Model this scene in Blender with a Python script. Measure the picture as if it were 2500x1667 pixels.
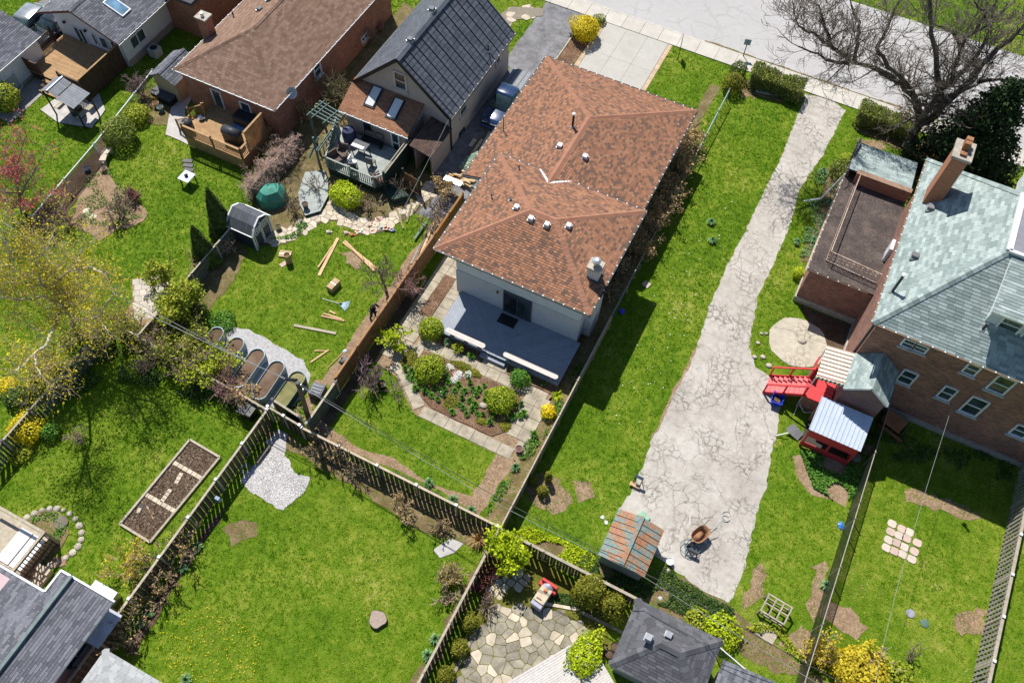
import bpy, bmesh, math, random
import numpy as np
from mathutils import Vector, Matrix
R_ = math.radians
for o_ in list(bpy.data.objects): bpy.data.objects.remove(o_)
scene = bpy.context.scene
COL = scene.collection
random.seed(7); rng = np.random.default_rng(7)

# ------------------------------------------------------------------ camera, sky, sun, exposure
# frame of the place: +X runs along the street, +Y towards the street, Z up, metres; origin below the camera
CAM_H, FPX, PITCH, ROLL, YAW = 44.0, 2100.0, R_(59.33), R_(2.78), R_(24.18)
def cam_axes():
    v = Vector((0, math.cos(PITCH), -math.sin(PITCH))); r = Vector((1, 0, 0)); u = r.cross(v)
    r2 = r*math.cos(ROLL)+u*math.sin(ROLL); u2 = u*math.cos(ROLL)-r*math.sin(ROLL)
    M = Matrix.Rotation(YAW, 3, 'Z')
    return M@v, M@r2, M@u2
CV, CR, CU = cam_axes()
cd = bpy.data.cameras.new('camera'); cam = bpy.data.objects.new('camera', cd); COL.objects.link(cam)
cd.sensor_width = 36; cd.lens = FPX*36/2500; cd.clip_start = 0.5; cd.clip_end = 3000
mw = Matrix((CR, CU, -CV)).transposed().to_4x4(); mw.translation = (0, 0, CAM_H); cam.matrix_world = mw
scene.camera = cam
SUN_AZ, SUN_EL = R_(136), R_(56)          # direction towards the sun
w = bpy.data.worlds.new('World'); scene.world = w; w.use_nodes = True
nt = w.node_tree; bg = nt.nodes['Background']
sky = nt.nodes.new('ShaderNodeTexSky'); sky.sky_type = 'NISHITA'; sky.sun_disc = False
sky.sun_elevation = SUN_EL; sky.sun_rotation = R_(90)-SUN_AZ
nt.links.new(sky.outputs[0], bg.inputs[0]); bg.inputs[1].default_value = 0.075; sky.ozone_density = 4.0; sky.air_density = 1.2; sky.dust_density = .4
sl = bpy.data.lights.new('sun', 'SUN'); sl.energy = 5.0; sl.angle = R_(0.5); sl.color = (1, .955, .88)
so = bpy.data.objects.new('sun', sl); COL.objects.link(so)
sd = Vector((math.cos(SUN_AZ)*math.cos(SUN_EL), math.sin(SUN_AZ)*math.cos(SUN_EL), math.sin(SUN_EL)))
so.rotation_euler = sd.to_track_quat('Z', 'Y').to_euler(); so.location = (0, 0, 60)
vs = scene.view_settings; vs.view_transform = 'Standard'; vs.look = 'None'; vs.exposure = 0.38; vs.gamma = 1
scene.render.engine = 'CYCLES'

# ------------------------------------------------------------------ helpers
def G(x, y, z=0.0):
    """surveyed plan position: point of the photograph (2500x1667) at real height z, in metres"""
    d = CV*FPX+CR*(x-1250)-CU*(y-833.5); t = (CAM_H-z)/-d.z
    return Vector((d.x*t, d.y*t, z))
def g2(x, y, z=0.0):
    p = G(x, y, z); return (p.x, p.y)
def in_view(xy, m=250):
    P = np.column_stack([xy, np.full(len(xy), -CAM_H)])
    wv = P@np.array(CV); px = 1250+FPX*(P@np.array(CR))/wv; py = 833.5-FPX*(P@np.array(CU))/wv
    return (px > -m) & (px < 2500+m) & (py > -m) & (py < 1667+m)
WM = {}
def reg(o, wmat=None): WM[o.name] = (wmat or Matrix.Identity(4)); return o
def setpar(o, p):
    if p is not None:
        o.parent = p; o.matrix_parent_inverse = WM[p.name].inverted()
def tag(o, label, cat, group=None):
    o['label'] = label; o['category'] = cat
    if group: o['group'] = group
    return o
def thing(name, loc, label, cat, group=None):
    o = bpy.data.objects.new(name, None); COL.objects.link(o); o.location = loc
    o.empty_display_size = .2
    tag(o, label, cat, group); reg(o, Matrix.Translation(Vector(loc))); return o
def structure(o): o['kind'] = 'structure'; return o
def stuff(o, label=None, cat=None):
    o['kind'] = 'stuff'
    if label: o['label'] = label
    if cat: o['category'] = cat
    return o
def link(name, me, parent=None, loc=None, rotz=0.0, mat4=None):
    o = bpy.data.objects.new(name, me); COL.objects.link(o)
    M = Matrix.Identity(4)
    if mat4 is not None: M = mat4
    elif loc is not None: M = Matrix.Translation(Vector(loc))@Matrix.Rotation(rotz, 4, 'Z')
    o.matrix_basis = M; reg(o, M); setpar(o, parent); return o
class MB:
    def __init__(s): s.v = []; s.f = []; s.m = []; s.mi = 0
    def add(s, vs, fs):
        b = len(s.v); s.v += [tuple(q) for q in vs]
        for f in fs: s.f.append([b+i for i in f]); s.m.append(s.mi)
        return s
    def box(s, x0, y0, z0, x1, y1, z1):
        x0, x1 = min(x0, x1), max(x0, x1); y0, y1 = min(y0, y1), max(y0, y1); z0, z1 = min(z0, z1), max(z0, z1)
        return s.add([(x0,y0,z0),(x1,y0,z0),(x1,y1,z0),(x0,y1,z0),(x0,y0,z1),(x1,y0,z1),(x1,y1,z1),(x0,y1,z1)],
                     [(0,3,2,1),(4,5,6,7),(0,1,5,4),(1,2,6,5),(2,3,7,6),(3,0,4,7)])
    def bar(s, p, q, wd, ht, up=(0,0,1)):
        p = Vector(p); q = Vector(q); d = (q-p).normalized(); up = Vector(up)
        if abs(d.dot(up)) > .98: up = Vector((0,1,0))
        a = d.cross(up).normalized(); b = a.cross(d).normalized(); a *= wd/2; b *= ht/2
        vs = [c+e for c in (p, q) for e in (-a-b, a-b, a+b, -a+b)]
        return s.add(vs, [(0,1,2,3),(7,6,5,4),(0,4,5,1),(1,5,6,2),(2,6,7,3),(3,7,4,0)])
    def tube(s, p, q, r0, r1=None, n=8, cap=True):
        p = Vector(p); q = Vector(q); r1 = r0 if r1 is None else r1; d = (q-p)
        if d.length < 1e-6: return s
        d.normalize(); a = d.orthogonal().normalized(); b = d.cross(a); vs = []
        for c, r in ((p, r0), (q, r1)):
            for i in range(n):
                t = 2*math.pi*i/n; vs.append(c+(a*math.cos(t)+b*math.sin(t))*r)
        fs = [(i, (i+1) % n, n+(i+1) % n, n+i) for i in range(n)]
        if cap: fs += [tuple(range(n-1, -1, -1)), tuple(range(n, 2*n))]
        return s.add(vs, fs)
    def path(s, pts, r, n=6):
        for a, b in zip(pts[:-1], pts[1:]): s.tube(a, b, r, r, n)
        return s
    def prism(s, poly, z0, z1):
        n = len(poly)
        ar = sum(poly[i][0]*poly[(i+1) % n][1]-poly[(i+1) % n][0]*poly[i][1] for i in range(n))
        if ar < 0: poly = poly[::-1]
        vs = [(x, y, z0) for x, y in poly]+[(x, y, z1) for x, y in poly]
        return s.add(vs, [tuple(range(n-1, -1, -1)), tuple(range(n, 2*n))]+[(i, (i+1) % n, n+(i+1) % n, n+i) for i in range(n)])
    def slab(s, pts, th):
        """thick planar polygon; pts wound so the normal points out, thickness inwards"""
        pts = [Vector(p) for p in pts]; n = (pts[1]-pts[0]).cross(pts[2]-pts[0]).normalized()
        if n.z < 0: pts = pts[::-1]; n = -n
        k = len(pts); vs = [p-n*th for p in pts]+pts
        return s.add(vs, [tuple(range(k-1, -1, -1)), tuple(range(k, 2*k))]+[(i, (i+1) % k, k+(i+1) % k, k+i) for i in range(k)])
    def lathe(s, prof, n=16, c=(0,0,0)):
        c = Vector(c); vs = []
        for r, z in prof:
            for i in range(n):
                t = 2*math.pi*i/n; vs.append((c.x+r*math.cos(t), c.y+r*math.sin(t), c.z+z))
        fs = []
        for k in range(len(prof)-1):
            for i in range(n): fs.append((k*n+i, k*n+(i+1) % n, (k+1)*n+(i+1) % n, (k+1)*n+i))
        fs += [tuple(range(n-1, -1, -1)), tuple(range((len(prof)-1)*n, len(prof)*n))]
        return s.add(vs, fs)
    def xf(s, M):
        s.v = [tuple(M@Vector(q)) for q in s.v]; return s
    def mesh(s, name, mats, smooth=False):
        me = bpy.data.meshes.new(name); me.from_pydata(s.v, [], s.f)
        if not isinstance(mats, (list, tuple)): mats = [mats]
        for m in mats: me.materials.append(m)
        if len(mats) > 1: me.polygons.foreach_set('material_index', s.m)
        if smooth: me.polygons.foreach_set('use_smooth', [True]*len(me.polygons))
        me.update(); return me
    def build(s, name, mats, parent=None, smooth=False, bevel=0):
        o = link(name, s.mesh(name, mats, smooth), parent)
        if bevel:
            b = o.modifiers.new('bevel', 'BEVEL'); b.width = bevel; b.segments = 2; b.limit_method = 'ANGLE'
        return o
def B(*a): return MB().box(*a)
def npmesh(name, V, F, mats, tint=None, smooth=False):
    V = np.asarray(V, np.float32); F = np.asarray(F, np.int32); k = F.shape[1]
    me = bpy.data.meshes.new(name); me.vertices.add(len(V)); me.vertices.foreach_set('co', V.ravel())
    me.loops.add(F.size); me.loops.foreach_set('vertex_index', F.ravel())
    me.polygons.add(len(F)); me.polygons.foreach_set('loop_start', np.arange(0, F.size, k, dtype=np.int32))
    me.polygons.foreach_set('loop_total', np.full(len(F), k, np.int32))
    if not isinstance(mats, (list, tuple)): mats = [mats]
    for m in mats: me.materials.append(m)
    me.polygons.foreach_set('use_smooth', np.full(len(F), bool(smooth)))
    if tint is not None:
        at = me.attributes.new('tint', 'FLOAT', 'FACE'); at.data.foreach_set('value', np.asarray(tint, np.float32))
    me.update(calc_edges=True); return me

# ------------------------------------------------------------------ materials
MATS = {}
def new_mat(name):
    m = bpy.data.materials.new(name); m.use_nodes = True; n = m.node_tree
    return m, n, n.nodes['Principled BSDF']
def nd(n, t, **kw):
    x = n.nodes.new(t)
    for k, v in kw.items():
        if k in ('operation', 'blend_type', 'data_type', 'attribute_type', 'attribute_name', 'feature', 'noise_dimensions', 'voronoi_dimensions', 'bands_direction', 'wave_type', 'distance', 'interpolation_type', 'clamp', 'use_clamp'): setattr(x, k, v)
        else: x.inputs[k].default_value = v
    return x
def pos(n, sc=None):
    p = n.nodes.new('ShaderNodeNewGeometry').outputs['Position']
    if sc is not None:
        mp = n.nodes.new('ShaderNodeMapping'); mp.inputs['Scale'].default_value = sc; n.links.new(p, mp.inputs[0]); return mp.outputs[0]
    return p
def noise(n, vec, scale, detail=4, rough=.55):
    x = nd(n, 'ShaderNodeTexNoise', Scale=scale, Detail=detail, Roughness=rough); n.links.new(vec, x.inputs['Vector']); return x.outputs['Fac']
def ramp(n, fac, stops):
    r = n.nodes.new('ShaderNodeValToRGB'); n.links.new(fac, r.inputs[0]); el = r.color_ramp.elements
    while len(el) < len(stops): el.new(.5)
    for e, (p, c) in zip(el, stops): e.position = p; e.color = tuple(c)+(1,) if len(c) == 3 else c
    return r.outputs[0]
def mixc(n, fac, a, b, mode='MIX'):
    m = n.nodes.new('ShaderNodeMix'); m.data_type = 'RGBA'; m.blend_type = mode
    if isinstance(fac, (int, float)): m.inputs[0].default_value = fac
    else: n.links.new(fac, m.inputs[0])
    for i, c in ((6, a), (7, b)):
        if isinstance(c, (tuple, list)): m.inputs[i].default_value = tuple(c)+(1,) if len(c) == 3 else c
        else: n.links.new(c, m.inputs[i])
    return m.outputs[2]
def math_(n, op, a, b=None):
    m = n.nodes.new('ShaderNodeMath'); m.operation = op
    for i, c in ((0, a), (1, b)):
        if c is None: continue
        if isinstance(c, (int, float)): m.inputs[i].default_value = c
        else: n.links.new(c, m.inputs[i])
    return m.outputs[0]
def bump(n, bs, h, strength=.4, dist=.02):
    b = nd(n, 'ShaderNodeBump', Strength=strength, Distance=dist); n.links.new(h, b.inputs['Height']); n.links.new(b.outputs[0], bs.inputs['Normal'])
def tintfac(n):
    a = nd(n, 'ShaderNodeAttribute', attribute_name='tint'); b = nd(n, 'ShaderNodeAttribute', attribute_name='tint', attribute_type='OBJECT')
    return math_(n, 'ADD', a.outputs['Fac'], b.outputs['Fac'])
def M(name, c, c2=None, rough=.8, sc=3.0, var=.12, fine=40, bmp=.25, metal=0, spec=.3, stretch=None, coat=0):
    """weathered paint / wood / stone: two-scale colour noise in world space + per-object variation + fine relief"""
    if name in MATS: return MATS[name]
    m, n, bs = new_mat(name); c2 = c2 or tuple(x*.72 for x in c)
    p = pos(n, stretch); f = noise(n, p, sc, 5); f2 = noise(n, p, fine, 3)
    col = ramp(n, f, [(.33, c2), (.68, c)])
    oi = n.nodes.new('ShaderNodeObjectInfo').outputs['Random']
    k = math_(n, 'ADD', math_(n, 'MULTIPLY', oi, var*1.6), math_(n, 'ADD', math_(n, 'MULTIPLY', f2, var*1.6), 1-var*1.6))
    hv = nd(n, 'ShaderNodeHueSaturation'); n.links.new(col, hv.inputs['Color']); n.links.new(k, hv.inputs['Value'])
    n.links.new(hv.outputs[0], bs.inputs['Base Color'])
    bs.inputs['Roughness'].default_value = rough; bs.inputs['Metallic'].default_value = metal
    bs.inputs['Specular IOR Level'].default_value = spec; bs.inputs['Coat Weight'].default_value = coat
    if bmp: bump(n, bs, f2, bmp, .01)
    MATS[name] = m; return m
def shingle_mat(name, stops, rough=.92, fine=60):
    if name in MATS: return MATS[name]
    m, n, bs = new_mat(name); t = tintfac(n)
    col = ramp(n, t, stops); p = pos(n); f = noise(n, p, fine, 3); f3 = noise(n, p, .8, 4)
    k = math_(n, 'ADD', math_(n, 'MULTIPLY', f, .35), math_(n, 'ADD', math_(n, 'MULTIPLY', f3, .3), .68))
    hv = nd(n, 'ShaderNodeHueSaturation'); n.links.new(col, hv.inputs['Color']); n.links.new(k, hv.inputs['Value'])
    n.links.new(hv.outputs[0], bs.inputs['Base Color']); bs.inputs['Roughness'].default_value = rough
    bs.inputs['Specular IOR Level'].default_value = .25; bump(n, bs, f, .35, .008)
    MATS[name] = m; return m
def brick_mat(name, c1, c2, mortar, bw=.22, bh=.075, rough=.9, dirt=.5):
    if name in MATS: return MATS[name]
    m, n, bs = new_mat(name); p = pos(n); sp = n.nodes.new('ShaderNodeSeparateXYZ'); n.links.new(p, sp.inputs[0])
    cb = n.nodes.new('ShaderNodeCombineXYZ'); n.links.new(math_(n, 'ADD', sp.outputs[0], sp.outputs[1]), cb.inputs[0]); n.links.new(sp.outputs[2], cb.inputs[1])
    br = n.nodes.new('ShaderNodeTexBrick'); n.links.new(cb.outputs[0], br.inputs['Vector'])
    br.inputs['Color1'].default_value = c1+(1,); br.inputs['Color2'].default_value = c2+(1,); br.inputs['Mortar'].default_value = mortar+(1,)
    br.inputs['Scale'].default_value = 1; br.inputs['Mortar Size'].default_value = .008; br.inputs['Brick Width'].default_value = bw; br.inputs['Row Height'].default_value = bh
    f = noise(n, p, 1.3, 5); f2 = noise(n, p, 25, 2)
    k = math_(n, 'ADD', math_(n, 'MULTIPLY', f, dirt), math_(n, 'ADD', math_(n, 'MULTIPLY', f2, .3), .85-dirt*.5))
    hv = nd(n, 'ShaderNodeHueSaturation'); n.links.new(br.outputs[0], hv.inputs['Color']); n.links.new(k, hv.inputs['Value'])
    n.links.new(hv.outputs[0], bs.inputs['Base Color']); bs.inputs['Roughness'].default_value = rough
    bump(n, bs, br.outputs['Fac'], -.5, .01); MATS[name] = m; return m
def siding_mat(name, c, pitch=.18, vertical=False, rough=.55):
    if name in MATS: return MATS[name]
    m, n, bs = new_mat(name); p = pos(n); sp = n.nodes.new('ShaderNodeSeparateXYZ'); n.links.new(p, sp.inputs[0])
    u = math_(n, 'ADD', sp.outputs[0], sp.outputs[1]) if vertical else sp.outputs[2]
    fr = math_(n, 'FRACT', math_(n, 'DIVIDE', u, pitch)); f = noise(n, p, 2, 4)
    col = mixc(n, f, tuple(x*.86 for x in c), c)
    groove = ramp(n, fr, [(0, (.55,)*3), (.09, (1,)*3)])
    n.links.new(mixc(n, 1.0, col, groove, 'MULTIPLY'), bs.inputs['Base Color']); bs.inputs['Roughness'].default_value = rough
    bump(n, bs, fr, -.6, .02); MATS[name] = m; return m
def glass_mat(name, c=(.02, .03, .035)):
    if name in MATS: return MATS[name]
    m, n, bs = new_mat(name); f = noise(n, pos(n), .9, 3)
    n.links.new(ramp(n, f, [(.35, c), (.7, tuple(min(1, x*3.2+.01) for x in c))]), bs.inputs['Base Color'])
    bs.inputs['Roughness'].default_value = .06; bs.inputs['Specular IOR Level'].default_value = .7; MATS[name] = m; return m
def leaf_mat(name, c1, c2, c3=None, rough=.65, trans=.35, fine=1.6):
    if name in MATS: return MATS[name]
    m, n, bs = new_mat(name); t = tintfac(n); p = pos(n); f = noise(n, p, fine, 3)
    k = math_(n, 'ADD', math_(n, 'MULTIPLY', t, .6), math_(n, 'MULTIPLY', f, .4))
    c1, c2, c3 = [tuple(min(.85, x*(1.45 if name != 'dark_evergreen' else 1.1)) for x in c) for c in (c1, c2, c3 or c2)]
    col = ramp(n, k, [(.2, c1), (.5, c2), (.8, c3)])
    n.links.new(col, bs.inputs['Base Color']); bs.inputs['Roughness'].default_value = rough; bs.inputs['Specular IOR Level'].default_value = .25
    tr = n.nodes.new('ShaderNodeBsdfTranslucent'); n.links.new(col, tr.inputs[0]); mx = n.nodes.new('ShaderNodeMixShader'); mx.inputs[0].default_value = trans
    out = n.nodes['Material Output']; n.links.new(bs.outputs[0], mx.inputs[1]); n.links.new(tr.outputs[0], mx.inputs[2]); n.links.new(mx.outputs[0], out.inputs[0])
    MATS[name] = m; return m
def lawn_mat():
    m, n, bs = new_mat('lawn'); p = pos(n); f1 = noise(n, p, .22, 4); f2 = noise(n, p, 1.6, 4); f3 = noise(n, p, 9, 3)
    k = math_(n, 'ADD', math_(n, 'MULTIPLY', f1, .4), math_(n, 'ADD', math_(n, 'MULTIPLY', f2, .35), math_(n, 'MULTIPLY', f3, .25)))
    col = ramp(n, k, [(.33, (.05, .10, .006)), (.48, (.10, .17, .010)), (.58, (.18, .22, .025)), (.70, (.36, .31, .12))])
    n.links.new(col, bs.inputs['Base Color']); bs.inputs['Roughness'].default_value = .9; bs.inputs['Specular IOR Level'].default_value = .1
    bump(n, bs, f3, .5, .05); return m
def grass_mat():
    m, n, bs = new_mat('grass_blades'); p = pos(n); t = tintfac(n)
    f1 = noise(n, p, .16, 4); f2 = noise(n, p, 2.0, 7, .78)
    sp = n.nodes.new('ShaderNodeSeparateXYZ'); n.links.new(p, sp.inputs[0])
    k = math_(n, 'ADD', math_(n, 'MULTIPLY', f1, .30), math_(n, 'ADD', math_(n, 'MULTIPLY', f2, .50), math_(n, 'MULTIPLY', t, .20)))
    col = ramp(n, k, [(.26, (.03, .105, .003)), (.40, (.075, .225, .005)), (.51, (.15, .32, .007)), (.62, (.31, .43, .022)), (.72, (.68, .60, .22))])
    n.links.new(col, bs.inputs['Base Color']); bs.inputs['Roughness'].default_value = .6; bs.inputs['Specular IOR Level'].default_value = .2
    tr = n.nodes.new('ShaderNodeBsdfTranslucent'); n.links.new(col, tr.inputs[0]); mx = n.nodes.new('ShaderNodeMixShader'); mx.inputs[0].default_value = .35
    out = n.nodes['Material Output']; n.links.new(bs.outputs[0], mx.inputs[1]); n.links.new(tr.outputs[0], mx.inputs[2]); n.links.new(mx.outputs[0], out.inputs[0])
    return m
def soil_mat(name, c1, c2, c3, sc=6, litter=None, bm=.8):
    if name in MATS: return MATS[name]
    m, n, bs = new_mat(name); p = pos(n); f1 = noise(n, p, 1.2, 5, .6); f2 = noise(n, p, sc*3, 4, .7)
    vo = nd(n, 'ShaderNodeTexVoronoi', Scale=sc*2.2); n.links.new(p, vo.inputs['Vector'])
    k = math_(n, 'ADD', math_(n, 'MULTIPLY', f1, .45), math_(n, 'MULTIPLY', f2, .55))
    col = ramp(n, k, [(.36, c1), (.5, c2), (.64, c3)])
    if litter:
        lf = ramp(n, vo.outputs['Color'], [(.62, (0,)*3), (.7, (1,)*3)]); col = mixc(n, lf, col, litter)
    n.links.new(col, bs.inputs['Base Color']); bs.inputs['Roughness'].default_value = .97; bs.inputs['Specular IOR Level'].default_value = .1
    bump(n, bs, f2, bm, .05); MATS[name] = m; return m
def concrete_mat(name, c, stain, crack=0.0, moss=None, sc=.5, pieces=.9):
    if name in MATS: return MATS[name]
    m, n, bs = new_mat(name); p = pos(n); f1 = noise(n, p, sc, 6, .65); f2 = noise(n, p, 30, 3); f3 = noise(n, p, 2.6, 5, .7)
    col = ramp(n, math_(n, 'ADD', math_(n, 'MULTIPLY', f1, .55), math_(n, 'MULTIPLY', f3, .45)), [(.36, stain), (.6, c)])
    hv = nd(n, 'ShaderNodeHueSaturation'); n.links.new(col, hv.inputs['Color']); n.links.new(math_(n, 'ADD', math_(n, 'MULTIPLY', f2, .3), .85), hv.inputs['Value']); col = hv.outputs[0]
    h = f2
    if crack:
        wn = nd(n, 'ShaderNodeTexNoise', Scale=1.15, Detail=7, Roughness=.72); n.links.new(p, wn.inputs['Vector'])
        sub = n.nodes.new('ShaderNodeVectorMath'); sub.operation = 'SUBTRACT'; n.links.new(wn.outputs['Color'], sub.inputs[0]); sub.inputs[1].default_value = (.5, .5, .5)
        scl = n.nodes.new('ShaderNodeVectorMath'); scl.operation = 'SCALE'; n.links.new(sub.outputs[0], scl.inputs[0]); scl.inputs['Scale'].default_value = 1.1
        ad = n.nodes.new('ShaderNodeVectorMath'); ad.operation = 'ADD'; n.links.new(p, ad.inputs[0]); n.links.new(scl.outputs[0], ad.inputs[1])
        def lines(s, wdt, mask_scale, lo, hi):
            v = nd(n, 'ShaderNodeTexVoronoi', Scale=s, feature='DISTANCE_TO_EDGE', voronoi_dimensions='2D'); n.links.new(ad.outputs[0], v.inputs['Vector'])
            ln = ramp(n, v.outputs['Distance'], [(0, (1,)*3), (wdt, (0,)*3)])
            mk = ramp(n, noise(n, p, mask_scale, 4), [(lo, (0,)*3), (hi, (1,)*3)])
            return math_(n, 'MULTIPLY', ln, mk)
        L = math_(n, 'MAXIMUM', lines(.34*pieces, .009, .35, .44, .54), lines(1.2*pieces, .034, .3, .47, .6))
        L = math_(n, 'MAXIMUM', L, lines(2.8*pieces, .11, .5, .48, .60))
        wide = ramp(n, noise(n, p, 1.3, 4), [(.5, (0,)*3), (.62, (1,)*3)])
        col = mixc(n, math_(n, 'MULTIPLY', L, crack), col, (.07, .06, .04))
        if moss:
            mk = math_(n, 'MULTIPLY', ramp(n, noise(n, p, 1.1, 6, .75), [(.6, (0,)*3), (.72, (1,)*3)]), .8)
            col = mixc(n, mk, col, moss)
        h = math_(n, 'SUBTRACT', f2, math_(n, 'MULTIPLY', L, 2.0))
    n.links.new(col, bs.inputs['Base Color']); bs.inputs['Roughness'].default_value = .92; bs.inputs['Specular IOR Level'].default_value = .2
    bump(n, bs, h, .4, .02); MATS[name] = m; return m
def net_mat(name, c, alpha, pitch=.06):
    if name in MATS: return MATS[name]
    m, n, bs = new_mat(name); p = pos(n); sp = n.nodes.new('ShaderNodeSeparateXYZ'); n.links.new(p, sp.inputs[0])
    u = math_(n, 'ADD', sp.outputs[0], sp.outputs[1])
    a = math_(n, 'FRACT', math_(n, 'DIVIDE', math_(n, 'ADD', u, sp.outputs[2]), pitch)); b = math_(n, 'FRACT', math_(n, 'DIVIDE', math_(n, 'SUBTRACT', u, sp.outputs[2]), pitch))
    w_ = math_(n, 'MAXIMUM', math_(n, 'LESS_THAN', a, alpha), math_(n, 'LESS_THAN', b, alpha))
    bs.inputs['Base Color'].default_value = c+(1,); bs.inputs['Roughness'].default_value = .5
    tr = n.nodes.new('ShaderNodeBsdfTransparent'); mx = n.nodes.new('ShaderNodeMixShader'); n.links.new(w_, mx.inputs[0])
    out = n.nodes['Material Output']; n.links.new(tr.outputs[0], mx.inputs[1]); n.links.new(bs.outputs[0], mx.inputs[2]); n.links.new(mx.outputs[0], out.inputs[0])
    MATS[name] = m; return m

WHITE = M('white_paint', (.78, .79, .80), (.62, .64, .66), rough=.5, var=.05, bmp=.05)
ALU = M('pale_metal', (.62, .64, .66), rough=.35, metal=.7, var=.05, bmp=.05)
BLACKM = M('black_metal', (.02, .022, .025), rough=.45, var=.06, bmp=.08)
DARKGREY = M('dark_grey', (.07, .075, .085), rough=.6)
GALV = M('galvanised_steel', (.42, .45, .47), (.3, .33, .36), rough=.42, metal=.6, var=.06, bmp=.05)
RAWWOOD = M('raw_lumber', (.62, .42, .24), (.5, .32, .17), rough=.8, sc=2, var=.16, stretch=(1, 1, 1))
CEDAR = M('cedar_boards', (.25, .135, .06), (.165, .085, .04), rough=.75, sc=4, var=.16)
TANWOOD = M('tan_deck_wood', (.40, .25, .125), (.29, .175, .085), rough=.8, sc=3, var=.12)
OLDWOOD = M('weathered_grey_wood', (.20, .175, .135), (.11, .10, .08), rough=.95, sc=5, var=.2)
PALEWOOD = M('pale_weathered_wood', (.42, .37, .29), (.30, .26, .20), rough=.95, sc=5, var=.15)
BARK = M('grey_bark', (.105, .088, .07), (.06, .05, .042), rough=.97, sc=14, var=.15, bmp=.8)
TWIG = M('brown_twigs', (.30, .235, .17), (.20, .155, .11), rough=.95, sc=8, var=.12)
REDTWIG = M('reddish_twigs', (.40, .24, .21), (.28, .16, .14), rough=.95, sc=8, var=.12)
PALETWIG = M('pale_tan_twigs', (.52, .41, .29), (.38, .29, .2), rough=.95, sc=8, var=.12)
BIRCHBARK = M('white_birch_bark', (.66, .63, .58), (.42, .39, .35), rough=.85, sc=9, var=.1)
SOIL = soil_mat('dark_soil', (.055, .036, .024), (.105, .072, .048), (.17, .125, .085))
DRYSOIL = soil_mat('dry_soil', (.16, .105, .065), (.25, .17, .11), (.36, .27, .18), litter=(.34, .24, .15))
MULCH = soil_mat('bark_mulch', (.09, .05, .03), (.20, .125, .08), (.34, .23, .155), sc=9, litter=(.10, .05, .03))
LITTER = soil_mat('leaf_litter', (.10, .065, .035), (.19, .13, .075), (.33, .25, .15), sc=8, litter=(.09, .13, .02))
GRAVEL = soil_mat('light_gravel', (.30, .29, .285), (.47, .45, .44), (.62, .60, .58), sc=14)
PAVER = M('concrete_paver', (.44, .385, .30), (.25, .22, .165), rough=.93, sc=2.2, var=.12, fine=22)
FLAG = M('pale_flagstone', (.58, .50, .39), (.42, .36, .28), rough=.9, sc=2.5, var=.16, fine=16)
FLAGG = M('grey_flagstone', (.33, .295, .225), (.20, .18, .14), rough=.9, sc=2.5, var=.26, fine=14)
STONE = M('field_stone', (.48, .43, .36), (.32, .29, .25), rough=.95, sc=4, var=.15, fine=14, bmp=.5)
GLASS = glass_mat('window_glass')
BLUEGLASS = glass_mat('skylight_glass', (.06, .11, .16))
LAWN = lawn_mat(); GRASS = grass_mat()

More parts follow.
